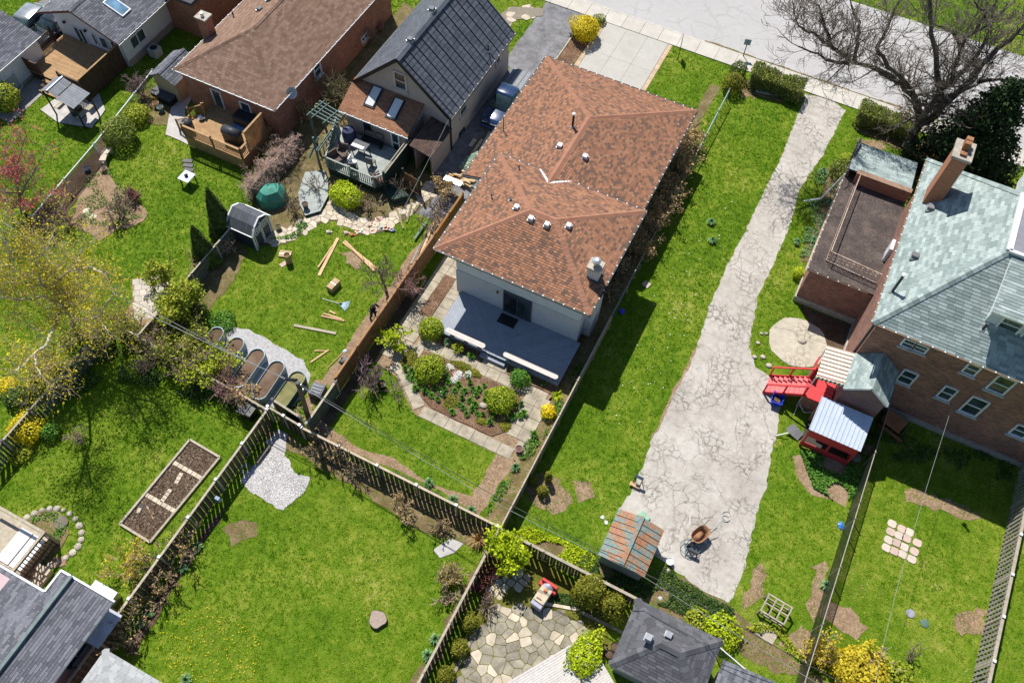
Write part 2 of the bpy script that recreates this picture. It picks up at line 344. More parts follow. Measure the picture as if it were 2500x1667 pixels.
# ------------------------------------------------------------------ builders: roofs, walls, fences, plants
class Shingles:
    def __init__(s, mat, tw=.32, ch=.15, th=.016, stagger=.5, gap=.006, jit=.35, name='shingle'):
        s.mat, s.tw, s.ch, s.th, s.st, s.gap, s.jit, s.name = mat, tw, ch, th, stagger, gap, jit, name; s.t = []
    def face(s, poly, lift=.004):
        P = [Vector(p) for p in poly]; n = (P[1]-P[0]).cross(P[2]-P[0]).normalized()
        if n.z < 0: P = [P[1], P[0]]+P[:1:-1]; n = (P[1]-P[0]).cross(P[2]-P[0]).normalized()
        o = P[0]+n*lift; u = (P[1]-P[0]).normalized(); v = n.cross(u)
        q = [((p-P[0]).dot(u), (p-P[0]).dot(v)) for p in P]; vm = max(b for a, b in q); k = len(q)
        def span(y):
            xs = []
            for i in range(k):
                (a, b), (c, d) = q[i], q[(i+1) % k]
                if (b-y)*(d-y) <= 0 and abs(d-b) > 1e-9: xs.append(a+(c-a)*(y-b)/(d-b))
            return (min(xs), max(xs)) if len(xs) > 1 else None
        row = 0; y = 0.0
        while y < vm-.02:
            y1 = min(y+s.ch*1.06, vm-.001); A = span(y+.001); Bq = span(y1)
            if A and Bq:
                x = A[0]-s.tw-(s.st*(row % 2)+random.random()*s.jit)*s.tw
                lo, hi = min(A[0], Bq[0]), max(A[1], Bq[1])
                while x < hi:
                    a, b = x+s.gap, x+s.tw-s.gap; x += s.tw
                    a0, b0 = max(a, A[0]), min(b, A[1]); a1, b1 = max(a, Bq[0]), min(b, Bq[1])
                    if b0-a0 < .01 and b1-a1 < .01: continue
                    if b0 < a0: a0 = b0 = (a1 if a1 > A[1] or a0 > b0 and a1 >= A[1] else min(max((a0+b0)/2, A[0]), A[1]))
                    if b1 < a1: a1 = b1 = min(max((a1+b1)/2, Bq[0]), Bq[1])
                    full = abs(b0-a0-(s.tw-2*s.gap)) < 1e-4 and abs(b1-a1-(s.tw-2*s.gap)) < 1e-4 and y1-y > s.ch*1.05
                    s.t.append((o, u, v, n, a0, b0, a1, b1, y, y1, full, random.random()))
            y += s.ch; row += 1
        return s
    def finish(s, parent, count=300):
        th = s.th; full = [i for i, t in enumerate(s.t) if t[10]]; C = Vector((0, 0, CAM_H))
        full.sort(key=lambda i: (s.t[i][0]+s.t[i][1]*s.t[i][4]+s.t[i][2]*s.t[i][8]-C).length)
        pick = set(full[:count]); wd = s.tw-2*s.gap; ln = s.ch*1.06
        mb = MB(); mb.add([(0,0,0),(wd,0,0),(0,0,th),(wd,0,th),(0,ln,.002),(wd,ln,.002)], [(2,3,5,4),(0,1,3,2),(0,2,4),(1,5,3)])
        me = mb.mesh(s.name, s.mat); V = []; F = []; T = []
        for i, (o, u, v, n, a0, b0, a1, b1, y, y1, full_, tn) in enumerate(s.t):
            if i in pick:
                M4 = Matrix((u, v, n)).transposed().to_4x4(); M4.translation = o+u*a0+v*y
                ob = link(s.name, me, parent, mat4=M4); ob['tint'] = tn; continue
            k = len(V); p = [o+u*a0+v*y, o+u*b0+v*y, o+u*a1+v*y1+n*.002, o+u*b1+v*y1+n*.002]
            V += [p[0], p[1], p[0]+n*th, p[1]+n*th, p[2], p[3]]
            F += [(k+2, k+3, k+5, k+4), (k, k+1, k+3, k+2)]; T += [tn, tn]
        if V: stuff(link(s.name+'_field', npmesh(s.name+'_field', [tuple(x) for x in V], F, s.mat, T), parent))
def cap_run(parent, pts, mat, wd=.3, ln=.3, name='ridge_cap', th=.03):
    """ridge / hip capping: overlapping bent pieces along a line, each piece a child"""
    for a, b in zip(pts[:-1], pts[1:]):
        a = Vector(a); b = Vector(b); L = (b-a).length; d = (b-a)/L; side = d.cross(Vector((0, 0, 1))).normalized(); up = side.cross(d)
        k = max(1, int(L/ln)); st = L/k
        mb = MB(); dr = wd*.22
        mb.add([(0,-wd/2,-dr),(0,0,th),(0,wd/2,-dr),(st*1.08,-wd/2,-dr-.012),(st*1.08,0,th-.014),(st*1.08,wd/2,-dr-.012),(0,-wd/2,-dr-.03),(0,wd/2,-dr-.03)],
               [(0,3,4,1),(1,4,5,2),(6,0,1),(1,2,7),(6,1,7)])
        me = mb.mesh(name, mat); M4 = Matrix((d, -side, up)).transposed().to_4x4()
        for i in range(k):
            m4 = M4.copy(); m4.translation = a+d*(st*i)+up*.05; o = link(name, me, parent, mat4=m4); o['tint'] = random.random()
def gutter(parent, pts, mat, clips=True, r=.07, closed=False, drop=.03, name='gutter'):
    mb = MB(); cl = MB(); seq = list(zip(pts, pts[1:]+pts[:1])) if closed else list(zip(pts[:-1], pts[1:]))
    for a, b in seq:
        a = Vector(a); b = Vector(b); mb.bar(a-Vector((0,0,drop)), b-Vector((0,0,drop)), .11 if mat is BLACKM else .05, .1 if mat is BLACKM else .05)
        L = (b-a).length
        for i in range(1, int(L/.62)+1):
            p = a+(b-a)*(i*.62/L); cl.box(p.x-.035, p.y-.035, p.z+.02, p.x+.035, p.y+.035, p.z+.034)
    o = mb.build(name, mat, parent)
    if clips and cl.v: stuff(cl.build('gutter_clips', WHITE, o))
    return o
def window(parent, c, out, w, h, frame=WHITE, sill=None, glass=None, mull='v', fw=.07, name='window', depth=.08):
    """framed window standing 2-8 cm proud of a wall; c = centre on the wall face, out = wall normal"""
    c = Vector(c); out = Vector(out).normalized(); r = Vector((-out.y, out.x, 0)); up = Vector((0, 0, 1)); mb = MB()
    def bar(x0, y0, x1, y1, t=fw):
        mb.bar(c+r*x0+up*y0+out*depth*.4, c+r*x1+up*y1+out*depth*.4, t if abs(y1-y0) > abs(x1-x0) else depth, depth if abs(y1-y0) > abs(x1-x0) else t)
    for sgn in (-1, 1):
        bar(-w/2-fw*.0, sgn*(h/2), w/2, sgn*(h/2)); mb.bar(c+r*sgn*w/2-up*h/2+out*depth*.4, c+r*sgn*w/2+up*h/2+out*depth*.4, fw, depth*1.04, up=out)
    if mull in ('v', 'x'): mb.bar(c-up*h/2+out*depth*.35, c+up*h/2+out*depth*.35, fw*.7, depth*.8, up=out)
    if mull in ('h', 'x'): mb.bar(c-r*w/2+out*depth*.35, c+r*w/2+out*depth*.35, depth*.8, fw*.7)
    f = mb.build(name, frame, parent)
    q = c+out*.012; a = r*(w/2-.01); b = up*(h/2-.01)
    MB().add([q-a-b, q+a-b, q+a+b, q-a+b, q-a-b-out*.03, q+a-b-out*.03, q+a+b-out*.03, q-a+b-out*.03], [(0,1,2,3),(0,4,5,1),(1,5,6,2),(2,6,7,3),(3,7,4,0)]).build('pane', glass or GLASS, f)
    if sill: MB().bar(c-r*(w/2+.12)-up*(h/2+.08)+out*.07, c+r*(w/2+.12)-up*(h/2+.08)+out*.07, .18, .1).build('sill', sill, f)
    return f
def board_mesh(w_, t, h, mat, name='board', dog=False):
    return MB().box(-w_/2, -t/2, 0, w_/2, t/2, h).mesh(name, mat)
def fence(p0, p1, h, label, mat, bw=.14, gap=.012, post_sp=2.4, cap=None, style='v', group=None, z0=0.04, capmat=None, name='wood_fence', postcap=None, proud=None, lean=0, cat='fence', posth=.08):
    a = Vector((p0[0], p0[1], 0)); b = Vector((p1[0], p1[1], 0)); L = (b-a).length; d = (b-a)/L; nrm = Vector((-d.y, d.x, 0)); ang = math.atan2(d.y, d.x)
    t = thing(name, ((a+b)/2)[:2]+(0,), label, cat, group); k = max(1, round(L/post_sp))
    pm = MB().box(-.05, -.05, 0, .05, .05, h+posth).mesh('post', capmat or mat)
    for i in range(k+1):
        po = link('post', pm, t, a+d*(L*i/k), ang)
        if postcap: MB().box(-.075, -.075, h+posth, .075, .075, h+posth+.05).xf(Matrix.Translation(a+d*(L*i/k))@Matrix.Rotation(ang, 4, 'Z')).build('post_cap', postcap, po)
    if style in ('v', 'shadow'):
        for zz in (.28, h-.25):
            for i in range(k): MB().bar(a+d*(L*i/k+.055)+Vector((0,0,zz)), a+d*(L*(i+1)/k-.055)+Vector((0,0,zz)), .04, .085).build('rail', mat, t)
        n = int(L/(bw+gap)); sp = L/n; me = board_mesh(bw, .02, h-z0, mat)
        for i in range(n):
            s = (i+.5)*sp; off = .035 if style == 'v' else (.034 if i % 2 else -.034)
            link('board', me, t, a+d*s+nrm*off+Vector((0, 0, z0+random.uniform(-.012, .008))), ang+random.uniform(-.012, .012))
    elif style == 'h':
        rows = int((h-z0)/(bw+gap))
        for i in range(k):
            me = MB().box(-(L/k)/2+.055, -.012, 0, (L/k)/2-.055, .012, bw).mesh('board', mat)
            for j in range(rows): link('board', me, t, a+d*(L*(i+.5)/k)+Vector((0, 0, z0+j*(bw+gap))), ang)
    if cap: MB().bar(a+Vector((0,0,h+.02)), b+Vector((0,0,h+.02)), cap, .035).build('cap_rail', capmat or mat, t)
    return t
def chainfence(p0, p1, h, label, post_sp=3.0, net=None, mat=GALV, rail=.028, group=None, posts=None):
    a = Vector((p0[0], p0[1], 0)); b = Vector((p1[0], p1[1], 0)); L = (b-a).length; d = (b-a)/L
    t = thing('chain_link_fence', ((a+b)/2)[:2]+(0,), label, 'fence', group); k = max(1, round(L/post_sp))
    ss = posts or [L*i/k for i in range(k+1)]
    for s in ss:
        q = a+d*s; po = MB().tube(q, q+Vector((0,0,h+.06)), .032, n=8).build('post', mat, t)
        MB().lathe([(.045, h+.06), (.05, h+.1), (.01, h+.14)], 8, q).build('post_cap', mat, po)
    MB().tube(a+Vector((0,0,h)), b+Vector((0,0,h)), rail, n=8).build('top_rail', mat, t)
    MB().add([a+Vector((0,0,.03)), b+Vector((0,0,.03)), b+Vector((0,0,h-.02)), a+Vector((0,0,h-.02))], [(0,1,2,3)]).build('wire_mesh', net or net_mat('chain_link_net', (.16, .17, .17), .16), t)
    return t
def balusters(parent, a, b, z, h, mat, railmat=None, sp=.13, bs=.035, post=True, posth=None, toprail=.09):
    """one run of railing: posts, rails and a baluster each"""
    a = Vector((a[0], a[1], z)); b = Vector((b[0], b[1], z)); L = (b-a).length; d = (b-a)/L; ang = math.atan2(d.y, d.x); up = Vector((0,0,1))
    MB().bar(a+up*h, b+up*h, toprail, .045).build('hand_rail', railmat or mat, parent)
    MB().bar(a+up*.12, b+up*.12, .05, .05).build('bottom_rail', mat, parent)
    n = int(L/sp); me = MB().box(-bs/2, -bs/2, .145, bs/2, bs/2, h-.023).mesh('baluster', mat)
    for i in range(1, n): link('baluster', me, parent, a+d*(L*i/n), ang)
    if post:
        k = max(1, round(L/1.9)); pm = MB().box(-.05, -.05, 0, .05, .05, posth or h+.12).mesh('post', railmat or mat)
        for i in range(k+1): link('post', pm, parent, a+d*(L*i/k), ang)
def clip_poly(poly, px, py, nx, ny):
    out = []
    for i in range(len(poly)):
        a, b = poly[i], poly[(i+1) % len(poly)]; da = (a[0]-px)*nx+(a[1]-py)*ny; db = (b[0]-px)*nx+(b[1]-py)*ny
        if da <= 0: out.append(a)
        if da*db < 0: t = da/(da-db); out.append((a[0]+(b[0]-a[0])*t, a[1]+(b[1]-a[1])*t))
    return out
def inpoly(x, y, poly):
    c = False; j = len(poly)-1
    for i in range(len(poly)):
        if (poly[i][1] > y) != (poly[j][1] > y) and x < (poly[j][0]-poly[i][0])*(y-poly[i][1])/(poly[j][1]-poly[i][1])+poly[i][0]: c = not c
        j = i
    return c
def inpoly_np(X, Y, poly):
    c = np.zeros(len(X), bool); j = len(poly)-1
    for i in range(len(poly)):
        xi, yi = poly[i]; xj, yj = poly[j]
        if yi != yj: c ^= ((yi > Y) != (yj > Y)) & (X < (xj-xi)*(Y-yi)/(yj-yi)+xi)
        j = i
    return c
def inset(poly, d):
    n = len(poly); out = []
    ar = sum(poly[i][0]*poly[(i+1) % n][1]-poly[(i+1) % n][0]*poly[i][1] for i in range(n))
    if ar < 0: poly = poly[::-1]
    r = poly
    for i in range(n):
        (x0, y0), (x1, y1) = poly[i], poly[(i+1) % n]; L = math.hypot(x1-x0, y1-y0)
        if L < 1e-6: continue
        nx, ny = (y1-y0)/L, -(x1-x0)/L; r = clip_poly(r, x0-nx*d, y0-ny*d, nx, ny)
        if len(r) < 3: return []
    return r
def rounded(poly, f=.22):
    out = []
    n = len(poly)
    for i in range(n):
        a, b, c = poly[i-1], poly[i], poly[(i+1) % n]
        out.append((b[0]+(a[0]-b[0])*f, b[1]+(a[1]-b[1])*f)); out.append((b[0]+(c[0]-b[0])*f, b[1]+(c[1]-b[1])*f))
    return out
def flagstones(parent, region, size, joint, z0, z1, mats, name='flagstone', relax=1):
    """irregular stones, each one a piece of its own, that fill a region (list of xy)"""
    xs = [p[0] for p in region]; ys = [p[1] for p in region]; pts = []
    y = min(ys)
    while y < max(ys)+size:
        x = min(xs)
        while x < max(xs)+size:
            q = (x+random.uniform(-.42, .42)*size, y+random.uniform(-.42, .42)*size); pts.append(q); x += size*random.uniform(.8, 1.35)
        y += size*.95
    for i, p in enumerate(pts):
        if not inpoly(p[0], p[1], region): continue
        cell = [(p[0]-2*size, p[1]-2*size), (p[0]+2*size, p[1]-2*size), (p[0]+2*size, p[1]+2*size), (p[0]-2*size, p[1]+2*size)]
        for j, q in enumerate(pts):
            if i != j and abs(q[0]-p[0])+abs(q[1]-p[1]) < 5*size:
                cell = clip_poly(cell, (p[0]+q[0])/2, (p[1]+q[1])/2, q[0]-p[0], q[1]-p[1])
        cell = inset(cell, joint)
        if len(cell) < 3 or sum(inpoly(a, b, region) for a, b in cell) < len(cell)*.5: continue
        cell = rounded(cell, .11); h = random.uniform(-.006, .01)
        MB().prism([(a-p[0], b-p[1]) for a, b in cell], z0, z1+h).xf(Matrix.Translation((p[0], p[1], 0))).build(name, random.choice(mats), parent)
EXC = []                      # ground that carries no turf
def wobble(poly, step=.4, j=.05):
    out = []; n = len(poly)
    for i in range(n):
        a, b = poly[i], poly[(i+1) % n]; L = math.hypot(b[0]-a[0], b[1]-a[1]); k = max(1, int(L/step))
        for t in range(k): out.append((a[0]+(b[0]-a[0])*t/k+random.uniform(-j, j), a[1]+(b[1]-a[1])*t/k+random.uniform(-j, j)))
    return out
PZ = [0]
def patch(name, poly, z, mat, j=.05, step=.4, exclude=True, px=True, top=None):
    """a flat piece of ground cover, its outline surveyed at ground level"""
    P = [g2(*p) for p in poly] if px else list(poly); PZ[0] += 1; z += .0005*PZ[0]
    if j: P = wobble(P, step, j)
    bm = bmesh.new(); vs = [bm.verts.new((x, y, z)) for x, y in P]; f = bm.faces.new(vs)
    if f.normal.z < 0: f.normal_flip()
    bm.normal_update()
    if bm.faces[:][0].normal.z < 0: bmesh.ops.reverse_faces(bm, faces=bm.faces[:])
    bmesh.ops.triangulate(bm, faces=bm.faces[:]); me = bpy.data.meshes.new(name); bm.to_mesh(me); bm.free(); me.materials.append(mat)
    if exclude == 'soft':
        mx_, my_ = sum(q[0] for q in P)/len(P), sum(q[1] for q in P)/len(P); EXC.append(wobble([(mx_+(x-mx_)*.4, my_+(y-my_)*.4) for x, y in P], .2, .22))
    elif exclude: EXC.append(wobble(P, .25, .2) if name == 'long_driveway' else P)
    return structure(link(name, me))
def rect(x0, y0, x1, y1): return [(x0, y0), (x1, y0), (x1, y1), (x0, y1)]

# ---- vegetation
def tubes_np(segs, n=4):
    S = np.array([(*a, *b, r0, r1) for a, b, r0, r1 in segs], float); a = S[:, :3]; b = S[:, 3:6]; r0 = S[:, 6:7]; r1 = S[:, 7:8]
    d = b-a; L = np.linalg.norm(d, axis=1, keepdims=True)+1e-9; d /= L; ref = np.where(np.abs(d[:, 2:3]) < .9, [[0, 0, 1.]], [[1., 0, 0]])
    u = np.cross(d, ref); u /= np.linalg.norm(u, axis=1, keepdims=True)+1e-9; v = np.cross(d, u); V = np.zeros((len(S), 2*n, 3))
    for i in range(n):
        t = 2*math.pi*i/n; e = u*math.cos(t)+v*math.sin(t); V[:, i] = a+e*r0; V[:, n+i] = b+d*r1*.3+e*r1
    F = np.array([(i, (i+1) % n, n+(i+1) % n, n+i) for i in range(n)]); F = (F[None]+(np.arange(len(S))*2*n)[:, None, None]).reshape(-1, 4)
    return V.reshape(-1, 3), F
def leaves_np(C, size, flat=0.0, aspect=.7, up=None):
    """a quad per point of C (N,3)"""
    N = len(C); n = rng.normal(size=(N, 3)); n[:, 2] = np.abs(n[:, 2])+flat
    if up is not None: n = n*.55+up
    n /= np.linalg.norm(n, axis=1, keepdims=True)+1e-9; a = np.cross(n, rng.normal(size=(N, 3))); a /= np.linalg.norm(a, axis=1, keepdims=True)+1e-9; b = np.cross(n, a)
    s = (size*(.6+.8*rng.random(N)))[:, None]; a = a*s; b = b*s*aspect
    V = np.stack([C-a, C-b, C+a, C+b], 1).reshape(-1, 3); F = np.arange(4*N).reshape(N, 4); return V, F
def grow(p, d, L, r, lev, out, tips, spread=.6, nch=3, nseg=4, droop=0.0, wig=.22, up=.1, shrink=.68, tip_r=.006, minlev=0):
    p = Vector(p); d = Vector(d).normalized(); pts = [(p.copy(), r)]
    for i in range(nseg):
        d = (d+Vector((random.gauss(0, wig), random.gauss(0, wig), random.gauss(0, wig)+up-droop))).normalized()
        q = p+d*(L/nseg); r1 = max(tip_r, r*(1-.16) if lev > 0 else r*(1-.2)); out.append((p.copy(), q.copy(), r, r1, lev)); p, r = q, r1; pts.append((p.copy(), r))
    if lev <= minlev: tips.append(p.copy()); tips.append(pts[len(pts)//2][0].copy()); return
    for c in range(nch+(random.random() < .4)):
        i = random.randint(max(1, nseg//3), nseg); q, rr = pts[i]; ax = Vector((random.gauss(0, 1), random.gauss(0, 1), random.gauss(0, .6)))
        e = (d+ax.normalized()*spread*random.uniform(.7, 1.3)).normalized()
        grow(q, e, L*shrink*random.uniform(.75, 1.15), max(tip_r, rr*.62), lev-1, out, tips, spread, nch, nseg, droop, wig, up, shrink, tip_r, minlev)
def bare_plant(name, loc, h, label, cat, mat, stems=5, lev=2, nch=3, spread=.7, r=.03, lean=.35, leaf=None, leafn=0, leafs=.05, leafsp=.12, group=None, droop=0, up=.12, trunk=0, shrink=.68, nseg=4, tip_r=.014, wig=.22):
    """bare or thinly leaved shrub / small tree: trunk, branches and foliage are parts"""
    loc = Vector(loc); t = thing(name, loc, label, cat, group); segs = []; tips = []; base = loc.copy(); r *= 1.35; leafs *= 1.2
    if trunk:
        top = loc+Vector((random.gauss(0, .05), random.gauss(0, .05), trunk)); MB().tube(loc-Vector((0,0,.05)), top, r*1.7, r*1.25, 8).build('trunk', mat, t, True); base = top
    for i in range(stems):
        a = 2*math.pi*(i+random.random()*.7)/stems; dd = Vector((math.cos(a)*lean, math.sin(a)*lean, 1))
        o = base+Vector((math.cos(a), math.sin(a), 0))*(.0 if trunk else .06*h)*random.random()
        grow(o, dd, (h-trunk)*random.uniform(.38, .55), r*random.uniform(.7, 1.1), lev, segs, tips, spread, nch, nseg, droop, wig, up, shrink, tip_r)
    V, F = tubes_np([s[:4] for s in segs], 4); link('branches', npmesh('branches', V, F, mat, smooth=True), t)
    if leaf and leafn:
        T = np.array([tuple(q) for q in tips]); C = T[rng.integers(0, len(T), leafn)]+rng.normal(0, leafsp, (leafn, 3)); V, F = leaves_np(C, leafs, .3)
        link('foliage', npmesh('foliage', V, F, leaf, rng.random(leafn)), t)
    return t
def lump(D, k=7, seed=0, amp=.16):
    r = np.random.default_rng(seed); f = np.zeros(len(D))
    for i in range(k):
        c = r.normal(size=3); c /= np.linalg.norm(c); f += np.exp(-((D-c)**2).sum(1)*9)*r.uniform(-.4, 1)
    return 1+amp*f
def shrub(name, loc, rx, h, label, mat, n=1500, size=.05, cat='shrub', group=None, ry=None, shape='ball', amp=.2, stem=True, bare=0.0, flat=0.1):
    """leafy shrub: shell of leaf faces over a lumpy body, stem below"""
    loc = Vector(loc); t = thing(name, loc, label, cat, group); ry = ry or rx; seed = random.randint(0, 9999)
    D = rng.normal(size=(n, 3)); D /= np.linalg.norm(D, axis=1, keepdims=True)
    if shape == 'ball':
        rad = lump(D, 16, seed, amp*1.5)*(1-.26*rng.random(n)**2+.16*(rng.random(n) < .06)); C = D*rad[:, None]*np.array([rx, ry, h/2]); C[:, 2] = np.maximum(C[:, 2], -h*.42); C += np.array([loc.x, loc.y, loc.z+h*.48]); up = D
    elif shape == 'cone':
        z = rng.random(n)**1.35; a = rng.random(n)*2*math.pi; rr = (1-z)**.75*(.72+.28*rng.random(n))*(1+.12*np.sin(a*5+z*9)); rr = np.maximum(rr, .05)
        C = np.stack([loc.x+np.cos(a)*rr*rx, loc.y+np.sin(a)*rr*ry, loc.z+.06*h+z*h*.96], 1); up = np.stack([np.cos(a), np.sin(a), .35+0*a], 1)
    else:    # mat of ground cover
        a = rng.random(n)*2*math.pi; rr = np.sqrt(rng.random(n))*(1+.18*np.sin(a*3+seed)+.1*np.sin(a*7)); C = np.stack([loc.x+np.cos(a)*rr*rx, loc.y+np.sin(a)*rr*ry, loc.z+.02+h*(1-rr**2*.7)*rng.random(n)], 1); up = np.stack([0*a, 0*a, 1+0*a], 1)
    V, F = leaves_np(C, size, flat, .75, up); T = rng.random(n)
    if shape in ('ball', 'cone'):
        bm = bmesh.new(); bmesh.ops.create_icosphere(bm, subdivisions=2, radius=1); bv = np.array([tuple(x.co) for x in bm.verts]); bf = np.array([[x.index for x in f.verts] for f in bm.faces]); bm.free()
        if shape == 'ball': bv = bv*(lump(bv, 16, seed, amp*1.5)*.72)[:, None]*np.array([rx, ry, h/2])+np.array([loc.x, loc.y, loc.z+h*.48])
        else: k = (bv[:, 2]+1)/2; bv = np.stack([loc.x+bv[:, 0]*rx*.78*(1-k*.75), loc.y+bv[:, 1]*ry*.78*(1-k*.75), loc.z+.05*h+k*h*.86], 1)
        bf = np.concatenate([bf, bf[:, 2:3]], 1); F = np.concatenate([F, bf+len(V)]); V = np.concatenate([V, bv]); T = np.concatenate([T, np.full(len(bf), .45)])
        # quads that repeat a corner are dropped to triangles by validate
    me = npmesh('foliage', V, F, mat, T)
    if shape in ('ball', 'cone'): me.validate()
    link('foliage', me, t)
    if stem and shape != 'mat': MB().tube(loc-Vector((0,0,.03)), loc+Vector((0, 0, h*.3)), .035, .03, 6).build('stem', TWIG, t)
    return t
def hedge(p0, p1, wd, h, label, mat, n=6000, size=.05, group=None):
    a = Vector(p0); b = Vector(p1); L = (b-a).length; d = (b-a)/L; s = Vector((-d.y, d.x, 0)); t = thing('hedge', ((a+b)/2)[:2]+(0,), label, 'hedge', group)
    u = rng.random(n)*L; f = rng.integers(0, 4, n); v = np.where(f < 2, (rng.random(n)-.5)*wd, np.where(f == 2, -wd/2, wd/2)); z = np.where(f < 2, h, rng.random(n)*h)
    v = v*(1+.08*np.sin(u*2.3)); z = z*(1+.07*np.sin(u*1.7+1)+.05*np.sin(u*5)); C = np.array(a)[None]*np.array([1,1,0])+u[:, None]*np.array(d)+v[:, None]*np.array(s)+z[:, None]*np.array([0,0,1.])
    C += rng.normal(0, .045, (n, 3)); V, F = leaves_np(C, size, .2); link('foliage', npmesh('foliage', V, F, mat, rng.random(n)), t)
    mb = MB(); mb.bar(a+d*.12+Vector((0,0,h*.5)), b-d*.12+Vector((0,0,h*.5)), wd*.72, h*.78); mb.build('inner_branches', TWIG, t)
    return t
def tuft(loc, r, h, mat, n=60, label='', name='clump_plant', cat='plant', group=None, wd=.02):
    """clump of strap leaves"""
    loc = Vector(loc); a = rng.random(n)*2*math.pi; l = h*(.6+.5*rng.random(n)); o = r*(.4+.7*rng.random(n)); V = []; F = []; T = []
    for i in range(n):
        c, s = math.cos(a[i]), math.sin(a[i]); w_ = wd*(.7+random.random()*.6); b = loc+Vector((c*.04, s*.04, 0)); m = loc+Vector((c*o[i]*.55, s*o[i]*.55, l[i])); e = loc+Vector((c*o[i], s*o[i], l[i]*.75)); q = Vector((-s*w_, c*w_, 0))
        k = len(V); V += [tuple(x) for x in (b-q, b+q, m-q, m+q, e-q*.3, e+q*.3)]; F += [(k, k+1, k+3, k+2), (k+2, k+3, k+5, k+4)]; tn = random.random(); T += [tn, tn]
    o_ = link(name, npmesh(name, V, F, mat, T))
    tag(o_, label, cat, group); return o_
def pot(loc, r, h, mat, label, soil=True, cat='pot', group=None, name='plant_pot'):
    t = thing(name, loc, label, cat, group); MB().lathe([(r*.72, 0), (r, h), (r*1.08, h), (r*1.08, h-.02), (r*.93, h-.02), (r*.9, h-.06)], 16, loc).build('vessel', mat, t)
    if soil: MB().lathe([(r*.88, h-.07), (r*.5, h-.04), (.01, h-.035)], 12, loc).build('soil', SOIL, t)
    return t
LEAF = dict(
    boxwood=leaf_mat('boxwood_leaves', (.05, .10, .006), (.17, .24, .010), (.38, .42, .02)),
    dark=leaf_mat('dark_evergreen', (.008, .022, .006), (.02, .05, .012), (.055, .10, .02), trans=.15),
    cedar=leaf_mat('cedar_leaves', (.018, .035, .006), (.045, .075, .010), (.11, .13, .018), trans=.2),
    gold=leaf_mat('golden_leaves', (.22, .17, .006), (.50, .38, .01), (.72, .55, .02)),
    forsythia=leaf_mat('yellow_blossom', (.55, .30, .005), (.85, .50, .01), (.95, .65, .03)),
    spring=leaf_mat('spring_leaves', (.12, .17, .012), (.24, .28, .02), (.40, .40, .05)),
    lime=leaf_mat('lime_leaves', (.12, .18, .004), (.30, .38, .008), (.46, .52, .02)),
    birch=leaf_mat('birch_catkins', (.26, .21, .015), (.46, .37, .025), (.60, .50, .05), trans=.45),
    hedge=leaf_mat('hedge_leaves', (.045, .07, .012), (.12, .16, .025), (.28, .29, .06)),
    herb=leaf_mat('herb_leaves', (.035, .10, .012), (.07, .18, .02), (.15, .30, .04)),
    bluegreen=leaf_mat('blue_green_leaves', (.06, .14, .06), (.12, .24, .10), (.25, .36, .16)),
    moss=leaf_mat('moss_green', (.05, .06, .006), (.13, .135, .012), (.25, .24, .02)),
    pink=leaf_mat('pink_buds', (.30, .06, .08), (.45, .13, .15), (.60, .28, .28)),
    redbud=leaf_mat('red_blossom', (.35, .03, .04), (.55, .06, .08), (.62, .16, .16)),
    tan=leaf_mat('dry_tan_leaves', (.22, .14, .06), (.38, .26, .11), (.52, .38, .18)),
    white=leaf_mat('white_blossom', (.55, .55, .48), (.72, .72, .66), (.8, .8, .76)),
    ivy=leaf_mat('ivy_leaves', (.02, .05, .012), (.05, .10, .02), (.12, .17, .04)))

# ------------------------------------------------------------------ the setting: ground, street, drives, paths, beds
def GY(x, y, Y):
    d = CV*FPX+CR*(x-1250)-CU*(y-833.5); t = Y/d.y; return Vector((d.x*t, Y, CAM_H+d.z*t))
def GX(x, y, X):
    d = CV*FPX+CR*(x-1250)-CU*(y-833.5); t = X/d.x; return Vector((X, d.y*t, CAM_H+d.z*t))
structure(MB().add([(-1500,-1500,0),(1500,-1500,0),(1500,1500,0),(-1500,1500,0)], [(0,1,2,3)]).build('ground', LAWN))
ROADM = concrete_mat('road_asphalt', (.42, .405, .40), (.375, .36, .355), crack=.14, sc=.25, pieces=.3)
structure(MB().add([(-400,54.02,.008),(400,54.02,.008),(400,64,.008),(-400,64,.008)], [(0,1,2,3)]).build('road', ROADM)); EXC.append(rect(-400, 52.4, 400, 64))
# pavement of single slabs with a kerb towards the road
SLAB = M('sidewalk_concrete', (.51, .48, .43), (.43, .40, .355), rough=.92, sc=1.2, var=.07, fine=26)
pv = structure(MB().box(-150, 52.47, -.02, 90, 53.98, .03).build('pavement', DRYSOIL))
sm = MB().box(-.738, 52.46, .0, .738, 53.86, .072).mesh('slab', SLAB)
for i in range(-28, 16): link('slab', sm, pv, (i*1.5, random.uniform(-.004, .004), random.uniform(-.004, .004)))
structure(MB().box(-150, 53.885, 0, 90, 54.0, .062).build('kerb', M('kerb_concrete', (.52, .49, .44), (.40, .37, .32), sc=2)))
patch('gutter_dirt', rect(-9.5, 53.96, 14, 54.22), .012, LITTER, j=.07, step=.25, px=False)
